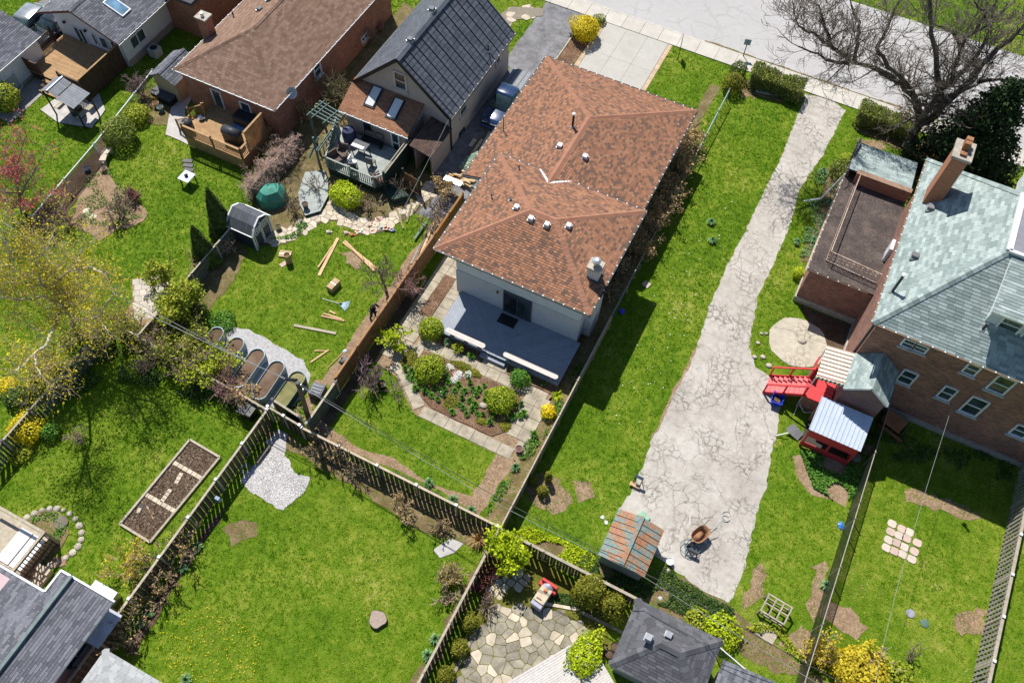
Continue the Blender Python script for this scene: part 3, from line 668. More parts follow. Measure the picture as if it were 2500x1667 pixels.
# drives
D1 = concrete_mat('drive_concrete', (.44, .425, .39), (.38, .365, .33), sc=.6)
dv = structure(MB().box(-17.2, 42.3, -.02, -11.5, 52.44, .012).build('front_driveway', DRYSOIL)); EXC.append(rect(-17.25, 42.2, -11.45, 52.5))
for i in range(3):
    for j in range(3): MB().box(-16.86+i*1.67, 42.35+j*3.37, 0, -16.86+i*1.67+1.655, 42.35+j*3.37+3.355, .035).build('slab', D1, dv)
TANC = M('tan_paver_edge', (.50, .385, .255), (.40, .30, .20), sc=2)
for x in (-17.19, -11.83):
    for j in range(17): MB().box(x, 42.35+j*.593, 0, x+.31, 42.35+j*.593+.58, .04).build('edge_paver', TANC, dv)
ASPH = concrete_mat('old_asphalt', (.235, .23, .24), (.10, .10, .105), sc=.9)
patch('side_driveway', rect(-21.9, 44.6, -18.68, 52.44)[:2]+[(-18.68, 52.44), (-22.0, 52.44)], .012, ASPH, j=.04, px=False)
patch('side_driveway', rect(-21.25, 29.6, -18.2, 44.75), .008, ASPH, j=.03, px=False)
patch('planting_strip', rect(-18.64, 43, -17.22, 52.42), .010, MULCH, j=.04, px=False)
MB().box(-18.66, 43, 0, -18.56, 51, .07).build('strip_edging', PALEWOOD)
tag(bpy.data.objects['strip_edging'], 'pale timber edging between asphalt drive and mulch strip', 'edging')
# cracked long drive on the right lot
LONG = concrete_mat('cracked_concrete', (.48, .45, .41), (.31, .28, .245), crack=.75, moss=(.16, .13, .05), sc=.35)
drv = [(1968,229),(1950,275),(1903,396),(1850,496),(1832,540),(1771,658),(1728,754),(1718,797),(1700,851),(1686,890),(1646,961),(1621,1026),(1589,1079),(1580,1111),(1545,1195),(1510,1242),(1560,1300),(1590,1350),(1627,1375),(1720,1447),(1778,1470),(1790,1462),(1815,1400),(1847,1255),(1872,1183),(1884,1100),(1897,1065),(1905,988),(1880,920),(1845,897),(1829,847),(1850,725),(1890,640),(1927,555),(1954,461),(2011,375),(2064,271),(2020,240)]
patch('long_driveway', drv, .014, LONG, j=.06, step=.25)
patch('drive_edge_soil', [(1640,960),(1700,845),(1712,850),(1690,900),(1650,985),(1600,1090),(1580,1115),(1590,1075)], .009, DRYSOIL, j=.1)
# round slab beside the brick house
RND = concrete_mat('round_slab_concrete', (.50, .455, .37), (.38, .345, .28), crack=.6, moss=(.13, .14, .03), sc=.8)
c0 = G(1948, 836)
rp = [(c0.x+1.75*math.cos(a*math.pi/12), c0.y+1.75*math.sin(a*math.pi/12)) for a in range(24)]
patch('round_slab', rp, .03, RND, j=.05, step=.3, px=False)
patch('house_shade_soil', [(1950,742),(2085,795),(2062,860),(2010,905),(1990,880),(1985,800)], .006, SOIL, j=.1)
# soil under the main house eaves, fences and beds
patch('side_bed', [(1735,205),(1760,215),(1610,470),(1500,690),(1420,830),(1385,930),(1405,830),(1480,690),(1560,520)], .006, LITTER, j=.08)
patch('side_bed', rect(-7.1, 18, -6.1, 43.5), .007, LITTER, j=.06, px=False)
patch('soil_strip', rect(-19.2, 16.3, -17.98, 30), .007, DRYSOIL, j=.12, px=False)
patch('soil_strip', rect(-17.9, 13.1, -17.3, 24.5), .007, SOIL, j=.07, px=False)
patch('rear_bed', [(745,990),(790,1075),(950,1140),(1060,1190),(1170,1262),(1255,1130),(1215,1095),(1190,1150),(1150,1210),(1050,1180),(960,1120),(860,1085)], .007, DRYSOIL, j=.08)
patch('rear_bed', rect(-7.05, 12.9, -6.05, 18.2), .009, LITTER, j=.1, px=False)
patch('ivy_bed', [(1250,1300),(1290,1290),(1400,1330),(1470,1370),(1590,1430),(1620,1380),(1720,1440),(1800,1490),(1880,1560),(1980,1640),(1890,1640),(1760,1565),(1560,1462),(1400,1390),(1260,1315)], .007, LITTER, j=.12)
patch('planted_bed', [(1935,1115),(2000,1095),(2080,1120),(2105,1150),(2085,1200),(2060,1235),(1975,1205),(1950,1170)], .007, DRYSOIL, j=.12)
patch('bare_earth', [(1990,1500),(2030,1470),(2075,1490),(2120,1540),(2090,1560),(2030,1530)], .006, DRYSOIL, j=.2)
patch('bare_earth', [(540,1290),(600,1262),(632,1275),(622,1310),(570,1330)], .006, LITTER, j=.12)
patch('wire_bed', rect(10.2, 11, 16.5, 13.6), .007, LITTER, j=.2, px=False)
for pp_ in ([(1280,1165),(1330,1150),(1375,1180),(1400,1230),(1360,1260),(1300,1240)], [(1400,1180),(1440,1165),(1450,1210),(1415,1225)], [(1830,1400),(1860,1380),(1872,1420),(1850,1470),(1815,1490)], [(1900,1560),(1960,1530),(2000,1560),(1960,1610)], [(1990,1380),(2020,1360),(2010,1460),(1985,1520),(1970,1500)], [(2200,1190),(2330,1225),(2420,1270),(2330,1260),(2210,1215)], [(2010,600),(1990,560),(1975,600),(1950,640)], [(1640,330),(1672,345),(1650,390),(1625,400)], [(1820,210),(1850,215),(1840,240),(1805,235)], [(2090,340),(2150,345),(2180,365),(2120,365)], [(755,1065),(800,1075),(850,1100),(840,1115),(770,1090)], [(2330,1500),(2400,1480),(2410,1540),(2350,1560)], [(1240,1080),(1275,1120),(1230,1170),(1215,1150)], [(835,620),(870,605),(900,640),(860,660)], [(120,1365),(172,1355),(160,1385)]): patch('bare_earth', pp_, .005, DRYSOIL, j=.2, step=.3, exclude='soft')
# main house: paving at the back, single slabs
pat = [(965,893),(1120,640),(1062,630),(985,800),(940,880)]
pav = structure(MB().prism([(-17.2,18.9),(-15.6,18.6),(-13.5,17.0),(-8.2,16.95),(-6.9,18.4),(-6.95,21.9),(-15.0,21.9),(-15.0,28.4),(-17.3,28.4)], -.02, .012).build('patio', DRYSOIL))
EXC.append([(-17.2,18.9),(-15.6,18.6),(-13.5,17.0),(-8.2,16.95),(-6.9,18.4),(-6.95,22.3),(-15.0,22.3),(-15.0,28.4),(-17.3,28.4)])
def slabs(x0, y0, nx, ny, sx, sy, skip=(), rot=0.0, jit=.01, mat=PAVER, parent=pav, z=.045):
    me = MB().box(-sx/2+.012, -sy/2+.012, 0, sx/2-.012, sy/2-.012, z).mesh('paving_slab', mat); c, s = math.cos(rot), math.sin(rot)
    for i in range(nx):
        for j in range(ny):
            if (i, j) in skip: continue
            u, v = (i+.5)*sx, (j+.5)*sy
            link('paving_slab', me, parent, (x0+u*c-v*s, y0+u*s+v*c, random.uniform(-.006, .006)), rot+random.uniform(-.015, .015))
slabs(-17.25, 19.5, 3, 2, .74, .74); slabs(-17.25, 21.0, 2, 10, .74, .74, skip=[(1, j) for j in (3, 4, 5, 6)]); slabs(-15.77, 25.45, 1, 4, .62, .74)
slabs(-15.75, 22.5, 1, 4, .7, .74); slabs(-15.6, 20.95, 11, 1, .76, .7); slabs(-8.4, 18.3, 2, 4, .74, .74)
slabs(-13.2, 16.98, 7, 1, .82, .72); slabs(-16.2, 18.75, 1, 1, .8, .74); slabs(-7.5, 17.6, 1, 1, .7, .68)
slabs(-15.55, 18.72, 3, 1, .82, .68, rot=-.66); slabs(-11.6, 21.65, 2, 1, .76, .6, z=.055)
patch('mulch_bed', rect(-16.55, 22.95, -15.75, 26.2), .05, MULCH, j=.03, px=False)
gbed = [(-15.0,20.75),(-14.2,20.9),(-9.6,20.85),(-8.55,20.6),(-8.5,18.3),(-8.9,17.75),(-12.8,17.75),(-14.3,18.4),(-15.1,19.5)]
patch('flower_bed', gbed, .05, MULCH, j=.04, px=False)
patch('mulch_bed', rect(-14.9, 21.68, -11.7, 22.35), .05, MULCH, j=.03, px=False)
patch('mulch_bed', rect(-10.0, 21.68, -6.9, 22.3), .05, MULCH, j=.03, px=False)
# second yard (fence builders): paving of flat stones in a curve
pth = [(640,600),(700,595),(745,570),(790,540),(825,540),(880,575),(930,568),(1000,530),(1040,500),(1080,450),(1050,440),(1000,500),(960,520),(900,535),(850,520),(815,480),(790,520),(740,535),(700,560),(640,575)]
fp = patch('flagstone_path', pth, .010, M('path_joint_soil', (.12, .09, .05), (.07, .055, .03)), j=.03)
flagstones(fp, [g2(*q) for q in pth], .45, .014, .0, .04, [FLAG], 'flagstone')
patch('weed_cloth', [(540,795),(610,805),(740,880),(757,915),(745,960),(720,990),(690,1000),(640,985),(600,940),(520,860)], .012, M('weed_fabric', (.46, .45, .45), (.30, .29, .30), sc=7, rough=.8, fine=18, bmp=.6), j=.06)
patch('dug_soil', [(640,985),(690,1000),(725,1035),(745,1025),(720,990),(760,1000),(800,930),(770,925),(735,1000)], .008, DRYSOIL, j=.06)
patch('shade_bed', [(480,790),(520,745),(560,700),(600,620),(570,560),(540,600),(500,660),(430,780),(470,860),(640,990),(600,1010),(400,880)], .006, LITTER, j=.12)
patch('shrub_bed', [(618,490),(690,400),(760,330),(810,300),(860,350),(990,395),(1060,430),(1085,450),(1040,505),(960,522),(900,538),(850,525),(815,485),(790,522),(740,538),(700,562),(650,590)], .003, LITTER, j=.1)
patch('side_alley', rect(-31.7, 31.2, -28.1, 47), .003, LITTER, j=.1, px=False)
# gravel pad in the lower yard and its neighbours
patch('gravel_pad', [(590,1170),(660,1100),(645,1080),(680,1045),(700,1060),(695,1110),(720,1155),(755,1165),(745,1200),(712,1228),(690,1248),(650,1220),(610,1200)], .014, GRAVEL, j=.10, step=.3)
patch('fence_bed', [(640,1030),(740,1085),(900,1150),(1110,1250),(1190,1290),(1180,1340),(1130,1330),(1020,1290),(900,1210),(760,1130),(640,1060)], .006, LITTER, j=.12)
patch('gravel_spot', [(1055,1340),(1100,1315),(1135,1325),(1110,1345),(1075,1360)], .012, GRAVEL, j=.08)
patch('fence_bed', [(1190,1330),(1140,1420),(1100,1490),(1050,1600),(1000,1667),(1030,1690),(1080,1600),(1200,1350)], .006, LITTER, j=.15)
patch('fence_bed', [(570,1210),(480,1320),(420,1400),(370,1480),(300,1590),(330,1600),(400,1480),(450,1400),(560,1235)], .007, SOIL, j=.1)
# gardens of the brown bungalow
patch('garden_bed', [(270,360),(262,400),(275,440),(330,490),(365,520),(350,545),(290,560),(245,590),(205,560),(165,550),(185,500),(200,440),(235,400)], .007, DRYSOIL, j=.1)
patch('fence_bed', [(340,230),(385,210),(420,270),(415,310),(360,300),(345,270)], .007, LITTER, j=.08)
patch('fence_bed', [(250,330),(230,370),(170,430),(60,560),(90,580),(180,500),(262,390)], .008, SOIL, j=.06)
patch('bungalow_path', [(405,330),(440,345),(460,355),(452,270),(470,240),(455,215),(420,260),(412,290)], .03, M('path_concrete', (.46, .44, .42), (.38, .36, .34)), j=.02)
patch('driveway', [(60,20),(160,100),(107,139),(91,90)], .01, ASPH, j=.02)
patch('driveway', rect(-56, 29.3, -51.3, 52), .008, ASPH, j=.02, px=False)
patch('side_yard_paving', rect(-50.6, 23.5, -49.0, 31.5), .008, M('grey_paving', (.30, .28, .27), (.22, .21, .2)), j=.02, px=False)  # mid-grey paving, darker than the other concrete paths
patch('gazebo_pad', [(100,270),(140,300),(225,315),(258,270),(240,225),(180,210)], .05, M('gazebo_concrete', (.47, .45, .42), (.36, .34, .32)), j=.02)
# vegetable bed with timber edge
patch('vegetable_bed', [(465,1075),(538,1118),(368,1325),(295,1280)], .03, SOIL, j=.02)
patch('round_garden', [(55,1290),(75,1255),(110,1240),(140,1245),(165,1275),(170,1300),(150,1335),(120,1370),(95,1395),(70,1385),(65,1340)], .012, LITTER, j=.06)
patch('bare_earth', [(125,1365),(170,1358),(160,1380),(130,1390)], .012, DRYSOIL, j=.04)
# flagstone patio at the bottom
pp = [(1215,1475),(1290,1470),(1400,1490),(1470,1560),(1440,1580),(1235,1680),(1100,1700),(1110,1650),(1150,1560)]
fpat = patch('flagstone_patio', [(1200,1350),(1290,1340),(1400,1420),(1470,1500),(1500,1600),(1440,1620),(1250,1720),(1060,1720),(1130,1560),(1160,1500)], .008, soil_mat('mossy_joint', (.05, .06, .01), (.13, .13, .02), (.24, .22, .06)), j=.04)
flagstones(fpat, [g2(*q) for q in pp], .50, .015, 0, .05, [FLAGG, FLAGG, FLAGG, FLAG])
flagstones(fpat, [g2(*q) for q in [(1195,1400),(1260,1370),(1300,1430),(1215,1470),(1190,1450)]], .4, .03, 0, .04, [FLAG])
# corner patio behind the birch
sp2 = patch('slab_patio', [(322,682),(385,672),(402,735),(395,790),(345,800),(300,770),(325,735)], .01, DRYSOIL, j=.02)
q0 = G(330, 735)
PALEPAV = M('pale_patio_slab', (.50, .46, .40), (.40, .36, .31), sc=3, var=.14)
qa, qb = G(324, 683), G(386, 673); dq = (qb-qa).normalized(); nq = Vector((dq.y, -dq.x, 0)); aq = math.atan2(dq.y, dq.x)
for i in range(5):
    for j in range(7):
        q = qa+dq*((i+.5)*.42+(j % 2)*.1)+nq*((j+.5)*.44); MB().box(-.2, -.21, 0, .2, .21, .05).xf(Matrix.Translation(q)@Matrix.Rotation(aq, 4, 'Z')).build('paving_slab', PALEPAV, sp2)
# lawn beyond the stucco house with its stone path
fw = patch('front_path', [(1215,40),(1250,18),(1330,22),(1325,40),(1260,50),(1235,70)], .012, M('path_joint', (.25, .22, .17), (.2, .17, .13)), j=.03)
flagstones(fw, [g2(*q) for q in [(1215,40),(1250,18),(1330,22),(1325,40),(1260,50),(1235,70)]], .6, .022, 0, .04, [FLAG])
patch('hedge_bed', [(1790,190),(1960,220),(1962,250),(1900,250),(1800,220)], .007, LITTER, j=.08)
patch('hedge_bed', [(2085,300),(2235,330),(2225,375),(2290,380),(2280,400),(2180,360),(2090,320)], .007, LITTER, j=.08)
patch('wing_bed', [(2020,410),(2080,420),(2030,560),(1975,640),(1955,640),(2000,500)], .006, LITTER, j=.15)

# ------------------------------------------------------------------ houses
def hip_faces(x0, y0, x1, y1, z, zr):
    """hip roof; returns faces (eave edge first) and hip/ridge lines"""
    w_, d_ = x1-x0, y1-y0
    if w_ >= d_: r0, r1 = (x0+d_/2, (y0+y1)/2, zr), (x1-d_/2, (y0+y1)/2, zr)
    else: r0, r1 = ((x0+x1)/2, y0+w_/2, zr), ((x0+x1)/2, y1-w_/2, zr)
    a, b, c, d = (x0,y0,z), (x1,y0,z), (x1,y1,z), (x0,y1,z)
    if w_ >= d_: F = [[a, b, r1, r0], [b, c, r1], [c, d, r0, r1], [d, a, r0]]; caps = [[a, r0], [d, r0], [b, r1], [c, r1], [r0, r1]]
    else: F = [[a, b, r0], [b, c, r1, r0], [c, d, r1], [d, a, r0, r1]]; caps = [[a, r0], [b, r0], [c, r1], [d, r1], [r0, r1]]
    return F, caps
def roof_part(parent, faces, mat, th=.1, name='roof'):
    mb = MB()
    for f in faces: mb.slab(f, th)
    return mb.build(name, mat, parent)
def winY(parent, Y, bl, br, tl, **k):
    a, b, c = GY(*bl, Y), GY(*br, Y), GY(*tl, Y); w_ = abs(b.x-a.x); h = abs(c.z-a.z)
    return window(parent, ((a.x+b.x)/2, Y, (a.z+c.z)/2), (0, -1, 0), w_, h, **k)
def winX(parent, X, bl, br, tl, **k):
    a, b, c = GX(*bl, X), GX(*br, X), GX(*tl, X); w_ = abs(b.y-a.y); h = abs(c.z-a.z)
    return window(parent, (X, (a.y+b.y)/2, (a.z+c.z)/2), (1, 0, 0), w_, h, **k)
def roof_vent(parent, x, y, z, s=.32, h=.16, mat=None, name='roof_vent', slope=(0, 0)):
    mb = MB().box(x-s*.62, y-s*.62, z-.1, x+s*.62, y+s*.62, z+.02); o = mb.build(name, ALU, parent)
    MB().box(x-s/2, y-s/2, z+.02, x+s/2, y+s/2, z+h).build('hood', mat or WHITE, o, bevel=.02); return o
def vent_pipe(parent, base, h, r, mat, cap=None, name='vent_pipe'):
    b = Vector(base); o = MB().tube(b-Vector((0,0,.15)), b+Vector((0,0,h)), r, n=10).build(name, mat, parent)
    MB().lathe([(r*2.2, -.02), (r*1.15, .08)], 10, b).build('flashing', ALU, o)
    if cap: MB().lathe([(r*1.5, h-.02), (r*1.6, h+.05), (r*.6, h+.1)], 10, b).build('cap', cap, o)
    return o
def deck_boards(parent, poly, ang, bw, z, mat, th=.03, gap=.008, name='deck_board'):
    c, s = math.cos(ang), math.sin(ang); us = [-x*s+y*c for x, y in poly]; u = min(us)
    while u < max(us):
        q = clip_poly(poly, -s*(u+gap/2), c*(u+gap/2), s, -c); q = clip_poly(q, -s*(u+bw-gap/2), c*(u+bw-gap/2), -s, c) if len(q) > 2 else q
        if len(q) > 2: MB().prism(q, z-th, z+random.uniform(-.002, .002)).build(name, mat, parent)
        u += bw
def foot(x0, y0, x1, y1): EXC.append(rect(x0, y0, x1, y1))

ORANGE = shingle_mat('brown_orange_shingle', [(.0, (.125, .08, .062)), (.24, (.17, .098, .068)), (.42, (.245, .12, .072)), (.8, (.305, .15, .088)), (1, (.34, .175, .106))])
TERRA = shingle_mat('terracotta_cap', [(0, (.29, .14, .09)), (1, (.34, .17, .11))])
BROWN = shingle_mat('brown_shingle', [(0, (.165, .10, .07)), (.5, (.215, .135, .097)), (1, (.27, .175, .13))])
GREY = shingle_mat('grey_shingle', [(0, (.085, .09, .105)), (.5, (.125, .13, .15)), (1, (.18, .185, .21))])
CHAR = shingle_mat('charcoal_shingle', [(0, (.075, .075, .085)), (.6, (.10, .10, .112)), (1, (.135, .135, .15))])
GREEN = shingle_mat('pale_green_shingle', [(0, (.19, .24, .23)), (.5, (.26, .315, .305)), (1, (.36, .42, .41))])
SILVER = shingle_mat('pale_grey_shingle', [(0, (.26, .27, .27)), (1, (.38, .39, .395))])
SLATE = shingle_mat('slate_metal_tile', [(0, (.075, .085, .105)), (1, (.115, .125, .15))], rough=.5)
WHITEBRICK = brick_mat('white_painted_brick', (.60, .60, .61), (.68, .68, .69), (.16, .16, .18), .30, .10, dirt=.15)
REDBRICK = brick_mat('red_brick', (.20, .06, .035), (.36, .125, .06), (.34, .27, .22), .24, .09, dirt=.7)
DARKBRICK = brick_mat('dark_red_brick', (.34, .12, .075), (.13, .055, .042), (.36, .29, .25), .24, .09, dirt=.9)
STUCCO = M('pinkish_stucco', (.50, .42, .385), (.45, .375, .345), rough=.95, sc=1.5, var=.05, fine=45, bmp=.4)

# ---- 1. the house with the orange-brown hip roofs
h1 = thing('house', (-11.5, 34, 0), 'white brick house with two orange-brown hip roofs and a grey rear deck', 'house')
foot(-17.3, 32, -7.3, 42.6); foot(-15.3, 22.1, -6.9, 32.5)
B(-17.2, 32.25, 0, -7.45, 42.4, 3.62).build('wall', WHITEBRICK, h1)
B(-15.2, 25.3, .3, -7.2, 32.3, 2.62).build('wall', WHITEBRICK, h1)
B(-15.17, 25.33, 2.62, -7.23, 32.27, 4.95).build('wall_band', siding_mat('white_panel', (.74, .76, .78), 2.0), h1)
B(-15.14, 25.36, 0, -7.26, 32.24, .3).build('foundation', STONE, h1)
B(-7.2, 26.2, 0, -6.75, 27.6, 4.6).build('chimney_breast', WHITEBRICK, h1)
xL, xR, yF, zE, zA = -17.75, -6.9, 43.0, 3.67, 5.3; xm = (xL+xR)/2; hw = (xR-xL)/2; sl_ = (zA-zE)/hw
rF, rC = hip_faces(-16.05, 24.5, -6.5, 32.55, 5.0, 6.3)
y0r = 32.55-(zA-5.0)/(1.3/4.025); xc = xm-(zA-5.0)/sl_; xc2 = xm+(zA-5.0)/sl_; ap = (xm, yF-hw, zA)
zst = zE+(-15.25-xL)*sl_
fF = [[(xR,yF,zE),(xL,yF,zE),ap], [(xL,yF,zE),(xL,32.4,zE),(xc,32.5,5.0),(xm,y0r,zA),ap], [(xR,32.4,zE),(xR,yF,zE),ap,(xm,y0r,zA),(xc2,32.5,5.0)], [(xL,32.395,zE),(xL,31.1,zE),(-15.25,31.1,zst),(-15.25,32.395,zst)]]
for nm, fs in (('roof', fF), ('roof', rF)):
    rp_ = roof_part(h1, fs, DARKGREY); s = Shingles(ORANGE, .21, .145, .026, jit=.15)
    for f in fs: s.face(f)
    s.finish(rp_)
    for c_ in ([[(xL,yF,zE), ap], [(xR,yF,zE), ap], [ap, (xm,y0r,zA)]] if fs is fF else rC): cap_run(rp_, c_, TERRA, .46, .26)
for xs_ in (xc, xc2):
    MB().bar((xs_*1.02-xm*.02, 32.62, 5.0), (xm, y0r-.02, zA+.03), .14, .03).build('valley_flashing', WHITE, h1)
gutter(h1, [(xL-.04,31.1,zE),(xL-.04,yF+.04,zE),(xR+.04,yF+.04,zE),(xR+.04,32.6,zE)], BLACKM)
gutter(h1, [(xc-.15,32.59,5.0),(-16.09,32.59,5.0),(-16.09,24.46,5.0),(-6.46,24.46,5.0),(-6.46,32.59,5.0),(xc2+.15,32.59,5.0)], BLACKM)
MB().bar((-16.1,30.3,4.9),(-17.75,30.9,3.72),.09,.07).build('downspout', DARKGREY, h1)
MB().bar((-16.1,29.6,4.9),(-15.24,29.4,4.2),.09,.07).bar((-15.24,29.4,4.2),(-15.24,29.4,.1),.09,.07).build('downspout', DARKGREY, h1)
def zfront(x, y): return zE+min(x-xL, xR-x, yF-y)*sl_
def zrear(x, y): return 5.0+min(x+16.05, -6.5-x, y-24.5, 32.55-y)*(1.3/4.025)
for px_, py_ in ((1366, 362), (1428, 386)):
    q = G(px_, py_, 5.0); roof_vent(h1, q.x, q.y, zfront(q.x, q.y)+.05, .3, .2)
for px_, py_ in ((1261, 507), (1296, 538), (1335, 553), (1388, 553)):
    q = G(px_, py_, 6.1); roof_vent(h1, q.x, q.y, zrear(q.x, q.y)+.05, .28, .2)
q = G(1247, 484, 6.0); roof_vent(h1, q.x, q.y, zrear(q.x, q.y)+.03, .16, .1, DARKGREY)
q = G(1398, 307, 5.2); vent_pipe(h1, (q.x, q.y, zfront(q.x, q.y)), 1.05, .075, BLACKM, WHITE, 'flue_pipe')
q = G(1267, 412, 5.3); vent_pipe(h1, (q.x, q.y, zrear(q.x, q.y)), .35, .045, BLACKM)
q = G(1200, 478, 5.6); vent_pipe(h1, (q.x, q.y, zrear(q.x, q.y)), .35, .045, BLACKM)
q = G(1229, 318, 3.9); o = vent_pipe(h1, (q.x, q.y, zfront(q.x, q.y)), 1.15, .03, BLACKM, None, 'service_mast')
ch = B(-7.62, 26.5, 4.7, -6.95, 27.1, 6.15).build('chimney', WHITEBRICK, h1)
B(-7.7, 26.42, 6.15, -6.87, 27.18, 6.27).build('chimney_crown', STONE, ch)
MB().lathe([(.14, 0), (.14, .28), (.24, .3), (.24, .42), (.1, .5)], 14, (-7.28, 26.8, 6.27)).build('chimney_cap', ALU, ch)
B(-7.68, 26.42, 5.05, -6.9, 27.2, 5.3).build('chimney_flashing', DARKGREY, ch)
# sliding door and lamp on the deck
sd_ = thing_door = MB().box(-12.02, 25.2, .53, -10.2, 25.29, .6).box(-12.02, 25.2, 2.5, -10.2, 25.29, 2.6).box(-12.02, 25.2, .6, -11.95, 25.29, 2.5).box(-10.27, 25.2, .6, -10.2, 25.29, 2.5).box(-11.14, 25.21, .6, -11.08, 25.29, 2.5).build('sliding_door', DARKGREY, h1)
B(-11.95, 25.26, .6, -11.14, 25.295, 2.5).build('pane', glass_mat('dark_door_glass', (.008, .01, .012)), sd_); B(-11.08, 25.25, .6, -10.27, 25.295, 2.5).build('pane', GLASS, sd_)
MB().lathe([(.05, 0), (.08, .12), (.04, .2)], 8, (-12.4, 25.2, 2.1)).build('wall_lamp', M('copper_lamp', (.30, .12, .06)), h1)
B(-15.21, 25.9, 1.5, -15.28, 26.6, 2.3).build('side_window', GLASS, h1)
# deck with two diagonal fields, benches and steps
DECK = M('grey_deck_paint', (.31, .335, .38), (.265, .29, .335), rough=.75, sc=3, var=.07)
DECKS = M('grey_deck_skirt', (.22, .24, .28), rough=.8)
dk = thing('deck', (-10.9, 23.7, 0), 'grey painted deck with diagonal boards behind the white brick house', 'deck')
B(-14.85, 22.25, .08, -6.98, 25.28, .46).build('deck_frame', DECKS, dk)
deck_boards(dk, rect(-14.9, 22.18, -10.95, 25.28), R_(-45), .14, .5, DECK); deck_boards(dk, rect(-10.94, 22.18, -6.93, 25.28), R_(45), .14, .5, DECK)
def bench(x0, x1, y, label):
    t = thing('bench', ((x0+x1)/2, y, .5), label, 'bench', None); w_ = .34
    poly = [(x0+.17+w_/2*math.cos(a), y+w_/2*math.sin(a)) for a in np.linspace(math.pi/2, 1.5*math.pi, 7)]+[(x1-.17+w_/2*math.cos(a), y+w_/2*math.sin(a)) for a in np.linspace(-math.pi/2, math.pi/2, 7)]
    for k in range(3):
        pl = clip_poly(clip_poly(poly, 0, y-.17+k*.1135+.004, 0, -1), 0, y-.17+(k+1)*.1135-.004, 0, 1); MB().prism(pl, .9, .945).build('seat_board', M('bench_board', (.62, .57, .52), (.54, .49, .45), var=.06), t)
    for x in (x0+.4, (x0+x1)/2, x1-.4): B(x-.05, y-.12, .5, x+.05, y+.12, .9).build('leg', DECKS, t)
p_, q_ = G(1088, 803, .95), G(1185, 845, .95); bench(p_.x, q_.x, p_.y, 'grey plank bench on the deck edge beside the round clipped shrub')
p_, q_ = G(1229, 862, .95), G(1362, 922, .95); bench(p_.x, q_.x, p_.y, 'long grey plank bench on the deck corner towards the board fence')
st_ = B(-11.9, 21.95, .03, -10.3, 22.2, .28).build('step', DECK, dk)
tag(B(-12.0, 24.35, .502, -10.9, 25.05, .52).build('door_mat', BLACKM), 'dark door mat on the grey deck before the glass door', 'mat')

# ---- 2. stucco house with the slate-grey metal roof
h2 = thing('house', (-24.7, 40, 0), 'pinkish stucco gable house with dark slate metal tile roof', 'house'); foot(-28.2, 33.3, -21.2, 44.6)
def gable_body(x0, y0, x1, y1, z, zr):
    xm_ = (x0+x1)/2; mb = MB(); mb.add([(x0,y0,0),(x1,y0,0),(x1,y0,z),(xm_,y0,zr),(x0,y0,z),(x0,y1,0),(x1,y1,0),(x1,y1,z),(xm_,y1,zr),(x0,y1,z)], [(0,1,2,3,4),(9,8,7,6,5),(0,4,9,5),(1,6,7,2),(4,3,8,9),(2,7,8,3)]); return mb
gable_body(-28.0, 35.5, -21.25, 44.3, 3.35, 6.35).build('wall', STUCCO, h2)
f2 = [[(-20.95, 35.2, 3.22), (-20.95, 44.6, 3.22), (-24.62, 44.6, 6.6), (-24.62, 35.2, 6.6)], [(-28.3, 44.6, 3.22), (-28.3, 35.2, 3.22), (-24.62, 35.2, 6.6), (-24.62, 44.6, 6.6)]]
r2 = roof_part(h2, f2, DARKGREY, .14); s = Shingles(SLATE, .37, .36, .035, 0, .012, 0, 'metal_tile')
for f in f2: s.face(f)
s.finish(r2); cap_run(r2, [(-24.62, 35.15, 6.62), (-24.62, 44.65, 6.62)], SLATE, .42, .8, 'ridge_cap', .06)
for x in (-20.95, -28.3): MB().bar((x, 35.17, 3.2), (-24.62, 35.17, 6.58), .06, .24).build('barge_board', BLACKM, r2)
rr_ = MB()
for k in range(13):
    y = 35.6+k*.74
    rr_.bar((-20.97, y, 3.29), (-24.6, y, 6.65), .035, .05)
rr_.build('roof_ribs', M('rib_metal', (.05, .055, .07), rough=.5), r2)
gutter(h2, [(-20.9, 35.2, 3.2), (-20.9, 44.6, 3.2)], BLACKM); gutter(h2, [(-28.35, 35.2, 3.2), (-28.35, 44.6, 3.2)], BLACKM, False)
MB().bar((-21.1, 35.42, 3.1), (-21.1, 35.42, .1), .09, .09).build('downspout', BLACKM, h2)
for px_, py_ in ((1005, 132), (1057, 62)):
    q = G(px_, py_, 5.6); z_ = 3.22+(-20.95-q.x)*(3.38/3.67); roof_vent(h2, q.x, q.y, z_+.06, .34, .14, M('slate_vent', (.12, .13, .155), rough=.5))
for px_, py_ in ((1192, 112),): q = G(px_, py_, 4.2); vent_pipe(h2, (q.x, q.y, 3.22+(-20.95-q.x)*.92), .6, .05, BLACKM)
TRIM = M('stucco_trim', (.58, .50, .46), (.52, .45, .42))
winY(h2, 35.5, (966, 212), (994, 222), (961, 172), mull='h', frame=TRIM, fw=.13, sill=TRIM)
winX(h2, -21.25, (1122, 288), (1138, 266), (1120, 257), mull='h', frame=TRIM, fw=.13, sill=TRIM)
winX(h2, -21.25, (1160, 217), (1172, 202), (1159, 199), mull='h', frame=TRIM, fw=.11, sill=TRIM)
winX(h2, -21.25, (1210, 160), (1219, 147), (1208, 134), mull='h', frame=TRIM, fw=.11, sill=TRIM)
winX(h2, -21.25, (1121, 338), (1133, 320), (1121, 326), mull='', frame=BLACKM, fw=.04)
